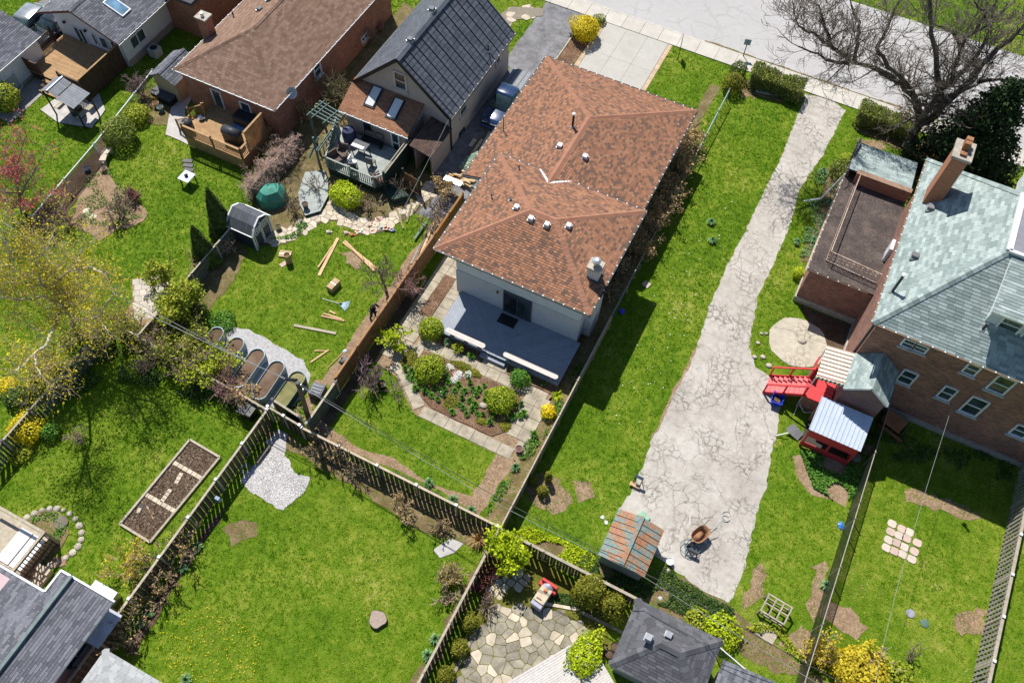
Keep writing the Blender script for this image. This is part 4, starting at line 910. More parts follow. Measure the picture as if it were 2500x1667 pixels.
# rear lean-to with two skylights
VSID = siding_mat('taupe_board_siding', (.40, .33, .295), .22, True, .8)
B(-28.0, 33.45, 0, -23.2, 35.5, 2.35).build('lean_to_wall', VSID, h2)
MB().add([(-23.2, 33.45, 2.35), (-23.2, 35.49, 2.35), (-23.2, 35.49, 3.2), (-28, 33.45, 2.35), (-28, 35.49, 2.35), (-28, 35.49, 3.2)], [(0,1,2), (3,5,4), (0,2,5,3)]).build('lean_to_cheek', STUCCO, h2)
fl = [[(-28.35, 33.15, 2.42), (-23.05, 33.15, 2.42), (-23.05, 35.48, 3.35), (-28.35, 35.48, 3.35)]]; r2b = roof_part(h2, fl, DARKGREY, .1, 'lean_to_roof')
s = Shingles(BROWN if False else shingle_mat('rust_brown_shingle', [(0, (.24, .115, .065)), (1, (.33, .17, .10))]), .33, .145, .016); s.face(fl[0]); s.finish(r2b)
gutter(h2, [(-28.38, 33.1, 2.42), (-23.0, 33.1, 2.42)], WHITE, True, drop=.05)
for px_, py_ in ((912, 241), (965, 268)):
    q = G(px_, py_, 2.95); y_ = q.y; zz = 2.42+(y_-33.15)*.4; mb = MB()
    def zf(y): return 2.42+(y-33.15)*.4
    a_, b_ = y_-.62, y_+.62; w_ = .34
    sk = MB().slab([(q.x-w_-.08, a_-.08, zf(a_-.08)+.09), (q.x+w_+.08, a_-.08, zf(a_-.08)+.09), (q.x+w_+.08, b_+.08, zf(b_+.08)+.09), (q.x-w_-.08, b_+.08, zf(b_+.08)+.09)], .12).build('skylight', DARKGREY, r2b)
    MB().slab([(q.x-w_, a_, zf(a_)+.13), (q.x+w_, a_, zf(a_)+.13), (q.x+w_, b_, zf(b_)+.13), (q.x-w_, b_, zf(b_)+.13)], .05).build('dome', M('white_acrylic', (.72, .72, .72), (.66, .66, .66), rough=.2, bmp=0), sk)
    for e in (-1, 1): MB().bar((q.x+e*w_, a_, zf(a_)+.12), (q.x+e*w_, b_, zf(b_)+.12), .06, .07).build('skylight_frame', BLACKM, sk)
winY(h2, 33.45, (891, 314), (907, 322), (884, 291), frame=DARKGREY, fw=.05)
dr = winY(h2, 33.45, (961, 367), (979, 376), (955, 322), mull='h', frame=WHITE, fw=.12, name='screen_door')
# side porch with a low roof
B(-21.27, 32.9, 0, -21.15, 35.45, 2.1).build('porch_wall', VSID, h2); B(-22.45, 32.9, 0, -22.35, 35.45, 2.15).build('porch_wall', VSID, h2)
fp_ = [[(-20.98, 32.55, 2.15), (-20.98, 35.44, 2.15), (-22.55, 35.44, 2.5), (-22.55, 32.55, 2.5)]]; r2c = roof_part(h2, fp_, DARKGREY, .08, 'porch_roof')
s = Shingles(shingle_mat('dark_brown_shingle', [(0, (.07, .045, .04)), (1, (.12, .075, .06))]), .33, .15, .014); s.face(fp_[0]); s.finish(r2c)
B(-22.35, 34.6, 0, -21.27, 34.66, 2.1).build('porch_door', M('dark_door', (.03, .028, .03)), h2)
# rear deck (two levels), pergola and screen
GDECK = M('sage_grey_deck', (.36, .385, .36), (.29, .315, .30), rough=.85, sc=3, var=.1)
SAGE = M('sage_green_paint', (.13, .19, .17), (.09, .14, .125), rough=.7)
DKGREEN = M('dark_green_paint', (.025, .05, .042), (.018, .036, .03), rough=.7)
d2 = thing('deck', (-26, 31, 0), 'sage grey rear deck with railings behind the stucco house', 'deck')
dp = [tuple(G(*p, .6)[:2]) for p in ((818, 318), (985, 388), (943, 448), (915, 458), (800, 408))]
dp[0] = (dp[0][0], 33.3); dp[1] = (dp[1][0], 33.3)
MB().prism(dp, .05, .55).build('deck_frame', DKGREEN, d2); deck_boards(d2, dp, R_(58), .14, .6, GDECK)
for a, b in ((dp[2], dp[3]), (dp[3], dp[4]), (dp[4], dp[0])): balusters(d2, a, b, .6, .95, SAGE, GDECK, .16, .05)
MB().prism([tuple(G(*p)[:2]) for p in ((930, 462), (965, 455), (1000, 490), (960, 500))], .02, .5).build('deck_step', DKGREEN, d2)
d3 = thing('deck', tuple(G(765, 470)), 'low octagonal grey platform deck with a bucket on it', 'deck')
lp = [tuple(G(*p, .25)[:2]) for p in ((728, 470), (745, 420), (790, 415), (801, 440), (801, 478), (782, 515), (745, 526), (732, 500))]
MB().prism(lp, .02, .21).build('deck_frame', DKGREEN, d3); deck_boards(d3, lp, R_(28), .14, .25, GDECK); EXC.append(lp); EXC.append(dp)
pg = thing('pergola', tuple(G(800, 330)), 'sage green open pergola beams over the stucco house deck', 'pergola')
A_ = [G(x, y, 2.5) for x, y in ((755, 275), (780, 247))]; B_ = [G(x, y, 2.5) for x, y in ((820, 308), (840, 283))]
for k in range(5):
    t_ = k/4; a = A_[0].lerp(A_[1], t_); b = B_[0].lerp(B_[1], t_); MB().bar(a, b, .06, .14).build('rafter', SAGE, pg)
for t_ in (.12, .3, .72): MB().bar(A_[0].lerp(B_[0], t_)+Vector((-.2, -.35, .1)), A_[1].lerp(B_[1], t_)+Vector((.1, .2, .1)), .045, .06).build('purlin', SAGE, pg)
for q in (A_[0], A_[1], B_[0], A_[0].lerp(B_[0], .5)+Vector((.3, -1.6, 0))): MB().box(q.x-.06, q.y-.06, 0, q.x+.06, q.y+.06, 2.45).build('post', SAGE, pg)
e0 = G(772, 368, 2.0); e1 = G(808, 318, 2.0)
for k in (0, .14): MB().bar(e0+Vector((k, 0, 0)), e1+Vector((k, 0, 0)), .05, .1).build('side_beam', SAGE, pg)
MB().bar(G(755, 385, .8), G(778, 335, 2.4), .12, .1).build('brace', SAGE, pg)
for k in range(6): MB().bar(e0.lerp(e1, k/5), e0.lerp(e1, k/5)-Vector((0, 0, 1.4)), .05, .05).build('slat', SAGE, pg)
sc_ = thing('privacy_screen', tuple(G(985, 430)), 'dark green privacy screen along the stucco house deck', 'screen')
a, b = G(938, 424, 2.0), G(997, 340, 2.0); a.x = b.x = (a.x+b.x)/2; a.z = b.z = 0
n_ = 16
for k in range(n_):
    q = a.lerp(b, (k+.5)/n_); B(q.x-.02, q.y-(b.y-a.y)/n_/2+.006, .1, q.x+.02, q.y+(b.y-a.y)/n_/2-.006, 2.0).build('board', DKGREEN, sc_)
for e in (-.1, .1): MB().bar(a+Vector((e, 0, 2.03)), b+Vector((e, 0, 2.03)), .06, .06).build('top_rail', PALEWOOD, sc_)
for q in (a, b): B(q.x-.06, q.y-.06, 0, q.x+.06, q.y+.06, 2.15).build('post', DKGREEN, sc_)
p_, q_ = G(982, 472), G(1028, 484)
gt = thing('garden_gate', tuple((p_+q_)/2), 'reddish brown board gate between green posts beside the stucco house', 'gate')
p_ = G(988, 455); q_ = G(1027, 478)
for k in range(9): MB().bar(p_+Vector((0, 0, .15+k*.155)), q_+Vector((0, 0, .15+k*.155)), .025, .145).build('board', CEDAR, gt)
for q in (p_, q_): MB().box(q.x-.06, q.y-.06, 0, q.x+.06, q.y+.06, 1.75).build('post', DKGREEN, gt)

# ---- 3. brown-roofed brick bungalow
h3 = thing('house', (-35.5, 38, 0), 'red brick bungalow with a brown shingle hip roof and wooden deck', 'house'); foot(-39.2, 30.8, -31.9, 46)
B(-39.2, 30.8, 0, -31.75, 45.5, 3.2).build('wall', REDBRICK, h3)
f3, c3 = hip_faces(-39.5, 30.55, -31.4, 46.0, 3.2, 5.15); r3 = roof_part(h3, f3, DARKGREY); s = Shingles(BROWN, .33, .15, .016)
for f in f3: s.face(f)
s.finish(r3)
for c_ in c3: cap_run(r3, c_, BROWN, .32, .28)
gutter(h3, [(-39.53, 46, 3.2), (-39.53, 30.5, 3.2), (-31.37, 30.5, 3.2), (-31.37, 46, 3.2)], WHITE)
c_ = G(507, 78, 3.6); ck = B(c_.x-.4, c_.y-.25, 3.0, c_.x+.35, c_.y+.4, 4.75).build('chimney', REDBRICK, h3); B(c_.x-.48, c_.y-.33, 4.75, c_.x+.43, c_.y+.48, 4.87).build('chimney_crown', STONE, ck); MB().tube((c_.x, c_.y, 4.87), (c_.x, c_.y, 5.15), .12).build('flue', WHITE, ck)
for px_, py_ in ((635, 28), (658, 5)): q = G(px_, py_, 4.5); roof_vent(h3, q.x, q.y, 3.2+min(q.x+39.5, -31.4-q.x)*.4815+.05, .32, .16, M('grey_vent', (.2, .2, .21)))
for px_, py_ in ((565, 24),): q = G(px_, py_, 4.2); vent_pipe(h3, (q.x, q.y, 3.2+(q.x+39.5)*.4815), .45, .05, BLACKM)
BLUEW = M('white_window_trim', (.72, .76, .82))
winY(h3, 30.8, (531, 262), (551, 266), (516, 216), mull='', frame=BLUEW, fw=.1, name='patio_door')
winY(h3, 30.8, (592, 268), (616, 279), (585, 246), mull='', frame=BLUEW, fw=.09)
winX(h3, -31.75, (770, 193), (783, 172), (760, 165), mull='h', frame=WHITE, fw=.1, sill=WHITE); winX(h3, -31.75, (883, 105), (896, 85), (880, 96), mull='v', frame=WHITE, fw=.08, sill=STONE)
sat = MB(); q = G(722, 238, 2.9); q.x = -31.55
sat.lathe([(.02, 0), (.2, .03), (.36, .11), (.38, .11), (.21, .0), (.02, -.03)], 18).xf(Matrix.Translation(q+Vector((.15, 0, .25)))@Matrix.Rotation(R_(55), 4, 'Y')@Matrix.Rotation(R_(20), 4, 'X'))
dsh = sat.build('satellite_dish', M('dish_grey', (.55, .57, .6)), h3); MB().tube(q+Vector((-.33, 0, 0)), q+Vector((.15, 0, .22)), .02).tube(q+Vector((.15, 0, .25)), q+Vector((.25, -.35, .55)), .015).build('bracket', GALV, dsh)
MB().bar((-38.3, 30.62, 3.1), (-38.3, 30.9, 2.7), .08, .08).bar((-38.3, 30.9, 2.7), (-38.3, 30.93, .2), .08, .08).build('downspout', ALU, h3)
d4 = thing('deck', (-35, 29, 0), 'tan wooden deck with railings behind the brown roofed bungalow', 'deck')
X0, X1 = G(460, 357).x, G(603.5, 416).x; Y0 = (G(460, 357).y+G(603.5, 416).y)/2; zd = 1.0; EXC.append(rect(X0, Y0, X1, 31)); XS = X0+.0
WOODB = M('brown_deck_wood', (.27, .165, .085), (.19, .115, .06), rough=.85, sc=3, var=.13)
deck_boards(d4, rect(X0, Y0, X1, 30.98), 0.0, .14, zd, TANWOOD)
for a, b in (((X0+.02, Y0+.03), (X1-.02, Y0+.03)),):
    for k in range(7): MB().bar((a[0], a[1], .1+k*.13), (b[0], b[1], .1+k*.13), .025, .122).build('skirt_board', TANWOOD, d4)
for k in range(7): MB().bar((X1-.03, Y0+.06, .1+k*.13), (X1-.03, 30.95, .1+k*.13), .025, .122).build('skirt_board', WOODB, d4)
balusters(d4, (X0+.05, Y0+.05), (X1-.05, Y0+.05), zd, .92, TANWOOD, TANWOOD, .12, .035, toprail=.14)
balusters(d4, (X0+.05, Y0+.9), (X0+.05, Y0+.05), zd, .92, TANWOOD, TANWOOD, .12, .035)
balusters(d4, (X0+.05, 30.9), (X0+.05, Y0+2.2), zd, .92, TANWOOD, TANWOOD, .12, .035)
for k in range(14): MB().bar((X1-.06, Y0+.9+k*.142, zd), (X1-.06, Y0+.9+k*.142, zd+1.75), .13, .02).build('privacy_board', TANWOOD, d4)
MB().bar((X1-.06, Y0+.8, zd+1.77), (X1-.06, Y0+2.95, zd+1.77), .14, .04).build('cap_rail', TANWOOD, d4)
balusters(d4, (X1-.05, Y0+.05), (X1-.05, Y0+.85), zd, .92, TANWOOD, TANWOOD, .12, .035, toprail=.14)
for k in range(5):
    MB().box(X0-.3*(k+1), Y0+.95, zd-.2*(k+1)+.02, X0-.3*k, Y0+2.15, zd-.2*(k+1)+.06).build('stair_tread', TANWOOD, d4)
for y in (Y0+.93, Y0+2.17):
    MB().bar((X0, y, zd+.85), (X0-1.45, y, .9), .09, .045).build('stair_rail', TANWOOD, d4); B(X0-1.5, y-.05, 0, X0-1.4, y+.05, 1.0).build('post', TANWOOD, d4)
    MB().bar((X0, y, zd-.1), (X0-1.5, y, .02), .04, .2).build('stringer', TANWOOD, d4)
    for k in range(9): q = (X0-.12-k*.14, y); z_ = zd-.1-k*.097; MB().bar((q[0], q[1], z_), (q[0], q[1], z_+.88), .03, .03).build('baluster', TANWOOD, d4)

# ---- 4. white sided house and its deck, top left
WSID = siding_mat('white_lap_siding', (.72, .74, .78), .2); h4 = thing('house', (-48, 34, 0), 'white sided house with grey shingle gable and raised deck', 'house'); foot(-51.4, 31.6, -45.3, 50)
gable_body(-51.3, 31.7, -45.35, 50, 2.75, 4.05).build('wall', WSID, h4); B(-51.27, 31.73, 0, -45.3, 49, .55).build('foundation', M('grey_foundation', (.34, .32, .3)), h4)
f4 = [[(-44.75, 31.05, 2.75), (-44.75, 50, 2.75), (-48.3, 50, 4.2), (-48.3, 31.05, 4.2)], [(-51.85, 50, 2.75), (-51.85, 31.05, 2.75), (-48.3, 31.05, 4.2), (-48.3, 50, 4.2)]]
r4 = roof_part(h4, f4, M('red_fascia', (.20, .05, .045)), .16); s = Shingles(GREY, .33, .15, .018)
for f in f4: s.face([Vector(p)+Vector((0, 0, 0)) for p in f])
s.finish(r4); cap_run(r4, [(-48.3, 31.0, 4.22), (-48.3, 45, 4.22)], GREY, .34, .28)
gutter(h4, [(-44.7, 31.05, 2.72), (-44.7, 47, 2.72)], WHITE); gutter(h4, [(-51.9, 31.05, 2.72), (-51.9, 47, 2.72)], WHITE)
q = G(285, 14, 3.6); zq = lambda x: 2.75+(-44.75-x)*(1.45/3.55); sk = MB().slab([(q.x-.75, q.y-.45, zq(q.x-.75)+.12), (q.x+.75, q.y-.45, zq(q.x+.75)+.12), (q.x+.75, q.y+.45, zq(q.x+.75)+.12), (q.x-.75, q.y+.45, zq(q.x-.75)+.12)], .14).build('skylight', WHITE, r4)
MB().slab([(q.x-.66, q.y-.36, zq(q.x-.66)+.14), (q.x+.66, q.y-.36, zq(q.x+.66)+.14), (q.x+.66, q.y+.36, zq(q.x+.66)+.14), (q.x-.66, q.y+.36, zq(q.x-.66)+.14)], .03).build('pane', BLUEGLASS, sk)
winY(h4, 31.7, (201, 110), (226, 122), (172, 60), frame=BLUEW, fw=.1, name='patio_door')
for a, b, c in (((235, 107), (244, 112), (219, 79)), ((253, 115), (271, 124), (236, 86)), ((281, 126), (291, 131), (265, 97))): winY(h4, 31.7, a, b, c, mull='', frame=WHITE, fw=.07)
winX(h4, -45.35, (325, 122), (356, 90), (313, 97), mull='v', frame=WHITE, fw=.1); winX(h4, -45.35, (364, 135), (382, 112), (362, 129), mull='v', frame=WHITE, fw=.06)
MB().lathe([(.1, 0), (.12, .1), (.05, .18)], 8, tuple(GY(157, 57, 31.55))).build('wall_lamp', BLACKM, h4); MB().lathe([(.1, 0), (.12, .1), (.05, .18)], 8, tuple(GY(208, 78, 31.55))).build('wall_lamp', BLACKM, h4)
h4b = thing('house', (-46, 42, 0), 'red brick wall block with dark roof behind the white sided house', 'house'); B(-45.3, 36.6, 0, -42.6, 52, 3.0).build('wall', REDBRICK, h4b); B(-45.3, 36.4, 3.0, -42.5, 52, 3.25).build('roof', CHAR, h4b); foot(-45.4, 36.5, -42.5, 52)
tag(MB().box(-44.9, 33.2, .02, -44.2, 33.9, .72).build('air_conditioner', M('ac_grey', (.4, .43, .46))), 'grey air conditioner unit beside the white sided wall', 'air conditioner')
MB().lathe([(.27, .72), (.27, .745), (.05, .76)], 14, (-44.55, 33.55, 0)).build('fan_grille', BLACKM, bpy.data.objects['air_conditioner'])
d5 = thing('deck', (-48.5, 29.6, 0), 'brown stained raised deck with slatted railings at the white house', 'deck')
def deck4():
    z = .75; bl, br = G(96, 212, z), G(268, 215, z)
    x0, x1, y0, y1 = -51.1, -45.6, 27.6, 31.65; EXC.append(rect(x0, y0, x1, y1)); BR = M('dark_brown_stain', (.085, .05, .033), (.06, .035, .024), rough=.7)
    deck_boards(d5, rect(x0, y0, x1, y1), 0.0, .14, z, TANWOOD); B(x0+.05, y0+.05, .05, x1-.05, y1, z-.04).build('deck_frame', BR, d5)
    for a, b in (((x0, y1-.9), (x0, y0)), ((x0, y0), (x0+1.7, y0)), ((x1-2.0, y0), (x1, y0))): balusters(d5, a, b, z, 1.05, BR, BR, .13, .05, toprail=.1)
    for k in range(27): B(x1-.02, y0+.05+k*.147, .1, x1+.01, y0+.05+k*.147+.135, z+1.3).build('privacy_board', BR, d5)
    MB().bar((x1, y0, z+1.33), (x1, y1-.1, z+1.33), .12, .04).build('cap_rail', TANWOOD, d5)
    for q in ((x0, y0), (x0, y1-.9), (x0, y0+1.6), (x1, y0), (x1, y0+2)): B(q[0]-.065, q[1]-.065, 0, q[0]+.065, q[1]+.065, z+1.25).build('post', BR, d5)
    for k in range(3): B(x0+1.75, y0-.3*(k+1), z-.2*(k+1), x1-2.1, y0-.3*k, z-.2*(k+1)+.05).build('stair_tread', TANWOOD, d5)
deck4()
# ---- 5. white sided garage, far left
h5 = thing('garage', (-53.5, 26, 0), 'white sided garage with grey shingle roof and blue-grey door', 'garage'); foot(-58, 17, -50.6, 29.6)
B(-58, 17, 0, -50.75, 29.25, 2.4).build('wall', WSID, h5); B(-58, 16.95, 0, -50.72, 29.28, .3).build('foundation', M('grey_foundation', (.34, .32, .3)), h5)
f5 = [[(-50.45, 16.6, 2.4), (-50.45, 29.5, 2.4), (-55.0, 29.5, 4.0), (-55.0, 16.6, 4.0)], [(-59.5, 29.5, 2.4), (-59.5, 16.6, 2.4), (-55.0, 16.6, 4.0), (-55.0, 29.5, 4.0)]]; r5 = roof_part(h5, f5, WHITE, .12); s = Shingles(GREY, .33, .15, .018)
for f in f5: s.face(f)
s.finish(r5); gutter(h5, [(-50.4, 16.6, 2.38), (-50.4, 29.5, 2.38)], WHITE, False)
winX(h5, -50.75, (55, 212), (32, 238), (24, 183), mull='', frame=WHITE, glass=M('blue_grey_door', (.42, .46, .50)), name='door', fw=.06)
MB().bar(GX(70, 155, -50.7), GX(87, 182, -50.7), .06, .06).build('downspout', DARKGREY, h5)

# ---- 6. large brick house with the pale green roof
h6 = thing('house', (13, 35, 0), 'large dark brick house with pale green shingle roof and tall chimney', 'house'); foot(7.2, 29.5, 26, 41.5); foot(3.4, 34.4, 7.3, 45.5)
B(7.2, 29.6, .45, 22, 41.1, 7.4).build('wall', DARKBRICK, h6); B(7.12, 29.5, 0, 22, 41.1, .45).build('foundation', STONE, h6)
ze, zt, ov = 7.5, 11.05, 4.2; ex0, ex1, ey0, ey1 = 6.85, 22.5, 29.15, 41.6
tx0, tx1, ty0, ty1 = ex0+ov, ex1-ov, ey0+4.25, ey1-4.2
f6 = [[(ex0,ey0,ze),(ex1,ey0,ze),(tx1,ty0,zt),(tx0,ty0,zt)], [(ex1,ey0,ze),(ex1,ey1,ze),(tx1,ty1,zt),(tx1,ty0,zt)], [(ex1,ey1,ze),(ex0,ey1,ze),(tx0,ty1,zt),(tx1,ty1,zt)], [(ex0,ey1,ze),(ex0,ey0,ze),(tx0,ty0,zt),(tx0,ty1,zt)]]
r6 = roof_part(h6, f6, DARKGREY, .14); s = Shingles(GREEN, .42, .17, .02)
for f in f6: s.face(f)
s.finish(r6)
for a, b in (((ex0,ey0,ze),(tx0,ty0,zt)), ((ex0,ey1,ze),(tx0,ty1,zt))): cap_run(r6, [a, b], GREEN, .36, .3)
B(tx0, ty0, zt-.2, tx1, ty1, zt+.03).build('flat_roof', M('grey_membrane', (.24, .24, .27), (.2, .2, .225), rough=.7), r6)
mb = MB(); mb.bar((tx0,ty0,zt+.06),(tx0,ty1,zt+.06),.28,.16).bar((tx0,ty0,zt+.06),(tx1,ty0,zt+.06),.18,.16).bar((tx0,ty1,zt+.06),(tx1,ty1,zt+.06),.18,.16); mb.build('roof_edge', WHITE, r6)
gutter(h6, [(ex0-.05,ey1,ze),(ex0-.05,ey0-.05,ze),(ex1,ey0-.05,ze)], M('rust_gutter', (.30, .19, .12)), True)
def z6(x, y): return ze+min((x-ex0)*(zt-ze)/ov, (y-ey0)*(zt-ze)/4.25)
q = G(2258, 480, 8.3); cx, cy = q.x+.45, q.y+.5
ck = B(cx-.4, cy-.6, 7.6, cx+.4, cy+.6, 11.5).build('chimney', brick_mat('orange_brick', (.40, .14, .055), (.32, .10, .045), (.34, .26, .2), dirt=.3), h6)
B(cx-.5, cy-.7, 11.5, cx+.5, cy+.7, 11.66).build('chimney_crown', STONE, ck)
for dy, hh in ((-.36, .12), (.05, .5), (.38, .5)): B(cx-.16, cy+dy-.13, 11.66, cx+.16, cy+dy+.13, 11.66+hh).build('chimney_pot', M('clay_pot', (.34, .16, .08)), ck)
q = G(2189, 697, 8.4); vent_pipe(h6, (q.x, q.y, z6(q.x, q.y)), 1.5, .075, DARKGREY, WHITE)
for px_, py_ in ((2244, 611), (2282, 493)): q = G(px_, py_, 8.8); roof_vent(h6, q.x, q.y, z6(q.x, q.y)+.1, .34, .2, M('grey_vent', (.2, .2, .21)))
# rear dormer
dxl, dxr, dyf = 11.35, 17.5, 30.75; zdw = 8.35
zs_ = lambda y: ze+(y-ey0)*(zt-ze)/4.25
B(dxl+.15, dyf, 8.2, dxr, 33.4, 10.2).build('dormer_wall', siding_mat('dormer_siding', (.66, .70, .76), .14), h6)
fd = [[(dxl-.05, dyf-.4, 10.05), (dxr+.2, dyf-.4, 10.05), (dxr+.2, 33.42, 11.0), (dxl-.05, 33.42, 11.0)]]; rd = roof_part(h6, fd, WHITE, .14, 'dormer_roof'); s = Shingles(GREEN, .42, .17, .02); s.face(fd[0]); s.finish(rd)
q = G(2412, 790, 10.35); vent_pipe(h6, (q.x, q.y, 10.05+(q.y-dyf+.4)*.25), .55, .07, DARKGREY)
for x in (12.55, 13.75): window(h6, (x, dyf, 9.25), (0, -1, 0), .95, 1.05, mull='h', frame=WHITE, fw=.09)
for x in (15.4, 16.6): window(h6, (x, dyf, 9.25), (0, -1, 0), .95, 1.05, mull='h', frame=WHITE, fw=.09)
SILLC = M('pale_sill', (.50, .52, .56), (.4, .42, .45))
def w6(bl, br, tl): winY(h6, 29.6, *[(1850+a/2.8, 540+b/2.8) for a, b in (bl, br, tl)], mull='h', frame=WHITE, fw=.09, sill=SILLC)
w6((975, 840), (1050, 875), (1015, 798)); w6((1058, 868), (1135, 905), (1090, 828)); w6((1395, 1020), (1475, 1055), (1450, 965)); w6((945, 1080), (1030, 1125), (1000, 1005)); w6((1220, 1190), (1300, 1225), (1285, 1118)); w6((1560, 1135), (1665, 1190), (1650, 1045)); w6((1375, 1285), (1475, 1340), (1475, 1192)); w6((1715, 1440), (1810, 1480), (1790, 1385))
mb = MB(); mb.bar((7.14, 29.9, 7.3), (7.14, 29.9, .3), .1, .1); mb.build('downspout', DARKGREY, h6)
# low wing with roof terrace
B(3.45, 34.5, 0, 7.2, 45.3, 3.25).build('wing_wall', DARKBRICK, h6); B(3.38, 34.42, 0, 7.2, 45.3, .5).build('wing_foundation', STONE, h6)
TAR = soil_mat('tar_roof', (.045, .038, .036), (.085, .07, .065), (.15, .115, .10), sc=3, bm=.3)
B(3.28, 34.3, 3.25, 7.2, 42.4, 3.42).build('terrace_roof', TAR, h6)
fw_ = [[(7.15, 45.6, 3.4), (3.28, 45.6, 3.4), (3.28, 42.3, 4.15), (7.15, 42.3, 4.15)]]; rw = roof_part(h6, fw_, DARKGREY, .1, 'wing_roof'); s = Shingles(GREEN, .42, .17, .02); s.face(fw_[0]); s.finish(rw)
B(3.85, 42.0, 3.42, 7.2, 42.28, 4.25).build('parapet', REDBRICK, h6); B(3.8, 41.96, 4.25, 7.2, 42.32, 4.33).build('parapet_cap', brick_mat('parapet_brick', (.30, .19, .13), (.22, .13, .09), (.2, .16, .14)), h6)
gutter(h6, [(3.25, 45.6, 3.38), (3.25, 34.28, 3.38), (6.85, 34.28, 3.38)], M('rust_gutter', (.30, .19, .12)), True)
B(3.28, 42.29, 3.3, 3.4, 45.5, 3.9).build('wing_gable', DARKGREY, h6)
IRON = M('rusty_white_iron', (.58, .52, .47), (.36, .20, .12), rough=.7, sc=6)
rl = MB()
ra, rb, rc = (4.05, 41.9), (4.05, 35.35), (7.1, 35.1)
for a, b in ((ra, rb), (rb, rc)):
    for z in (3.5, 4.35): rl.bar((a[0], a[1], z), (b[0], b[1], z), .045, .045)
o = rl.build('terrace_rail', IRON, h6)
bal = MB(); L_ = 6.5
for k in range(46): y = ra[1]-k*.142; bal.bar((4.05, y, 3.5), (4.05, y, 4.35), .018, .018)
for k in range(22):
    x = 4.1+k*.14; bal.bar((x, 35.34-.08*k/10, 3.5), (x, 35.34-.08*k/10, 4.35), .018, .018)
    if k % 2 == 0:
        for zz in (3.8, 4.05): bal.lathe([(.05, -.015), (.07, 0), (.05, .015)], 8, (0, 0, 0)) if False else bal.bar((x-.06, 35.3, zz), (x+.06, 35.3, zz), .03, .03)
stuff(bal.build('terrace_balusters', IRON, o))
B(7.0, 36.9, 3.4, 7.18, 37.7, 4.6).build('terrace_door', WHITE, h6)
MB().bar((3.25, 42.6, 3.3), (2.6, 42.3, .9), .08, .08).bar((2.6, 42.3, .9), (1.7, 42.3, .15), .08, .08).build('downspout', WHITE, h6)
# front gable of the same house (street side)
MB().add([(12.3, 41.1, 6), (17, 41.1, 6), (17, 44, 6), (12.3, 44, 6), (12.3, 41.1, 7.6), (17, 41.1, 7.6), (17, 44, 7.6), (12.3, 44, 7.6)], [(0,1,5,4),(1,2,6,5),(2,3,7,6),(3,0,4,7)]).build('front_bay', WHITE, h6)
ff = [[(12.0, 44.3, 7.6), (12.0, 40.5, 7.6), (14.7, 38.2, 9.9), (14.7, 44.3, 9.9)], [(17.4, 40.5, 7.6), (17.4, 44.3, 7.6), (14.7, 44.3, 9.9), (14.7, 38.2, 9.9)]]; rf = roof_part(h6, ff, WHITE, .12, 'front_roof'); s = Shingles(GREEN, .42, .17, .02)
for f in ff: s.face(f)
s.finish(rf, 60)
# rear vestibule with its own gable
vx0, vx1, vy = 7.15, 9.55, 27.15; vxm = (vx0+vx1)/2; vz = 3.95; vzr = 4.95
vb = MB(); x0, x1 = vx0+.12, vx1-.12; y0 = vy+.15
vb.add([(x0,y0,0),(x1,y0,0),(x1,y0,vz),(vxm,y0,vzr-.1),(x0,y0,vz),(x0,29.6,0),(x1,29.6,0),(x1,29.6,vz),(vxm,29.6,vzr-.1),(x0,29.6,vz)], [(0,1,2,3,4),(0,4,9,5),(1,6,7,2),(4,3,8,9),(2,7,8,3)]); vb.build('vestibule_wall', brick_mat('plum_brick', (.20, .10, .10), (.14, .07, .075), (.2, .17, .17)), h6); foot(x0, y0, x1, 29.7)
fv = [[(vx0, 29.58, vz), (vx0, vy, vz), (vxm, vy, vzr), (vxm, 29.58, vzr)], [(vx1, vy, vz), (vx1, 29.58, vz), (vxm, 29.58, vzr), (vxm, vy, vzr)]]; rv = roof_part(h6, fv, WHITE, .1, 'vestibule_roof'); s = Shingles(GREEN, .36, .15, .016)
for f in fv: s.face(f)
s.finish(rv, 120)
# awning over the landing, red stairs
aw = [G(2021, 842, 3.65), G(2089, 864, 3.85), G(2061, 940, 3.85), G(1992, 917, 3.65)]; x0, x1 = (aw[0].x+aw[3].x)/2, (aw[1].x+aw[2].x)/2; y1, y0 = (aw[0].y+aw[1].y)/2, (aw[2].y+aw[3].y)/2
awn = thing('awning', (x0, y0, 0), 'cream and brown striped metal awning over the red landing', 'awning'); n_ = 17
CR1 = M('cream_metal', (.74, .66, .54), (.66, .58, .47), rough=.5, var=.05); CR2 = M('brown_metal', (.36, .27, .215), (.30, .22, .17), rough=.5, var=.05)
for k in range(n_):
    a = y0+(y1-y0)*k/n_; b = y0+(y1-y0)*(k+1)/n_; up_ = .05 if k % 2 else 0
    MB().slab([(x0, a, 3.6+up_), (x1, a, 3.9+up_), (x1, b, 3.9+up_), (x0, b, 3.6+up_)], .03).build('awning_slat', CR1 if k % 2 else CR2, awn)
for q in ((x0+.05, y0+.05), (x0+.05, y1-.05)): MB().tube((q[0], q[1], 0), (q[0], q[1], 3.6), .03).build('post', WHITE, awn)
val = MB()
for k in range(14): B(x0+(x1-x0)*k/14, y0-.03, 3.42+.3*k/14, x0+(x1-x0)*(k+.9)/14, y0, 3.62+.3*k/14).build('valance_tab', M('awning_green', (.10, .16, .12)) if k % 2 else CR1, awn)
RED = M('red_paint', (.58, .05, .055), (.46, .035, .04), rough=.55, sc=4, var=.08); PINKRED = M('faded_red_paint', (.72, .19, .19), (.62, .13, .13), rough=.7, sc=5, var=.1)
stt = thing('staircase', tuple(G(1920, 930)), 'red painted wooden stairs with railings up to the brick house landing', 'stairs')
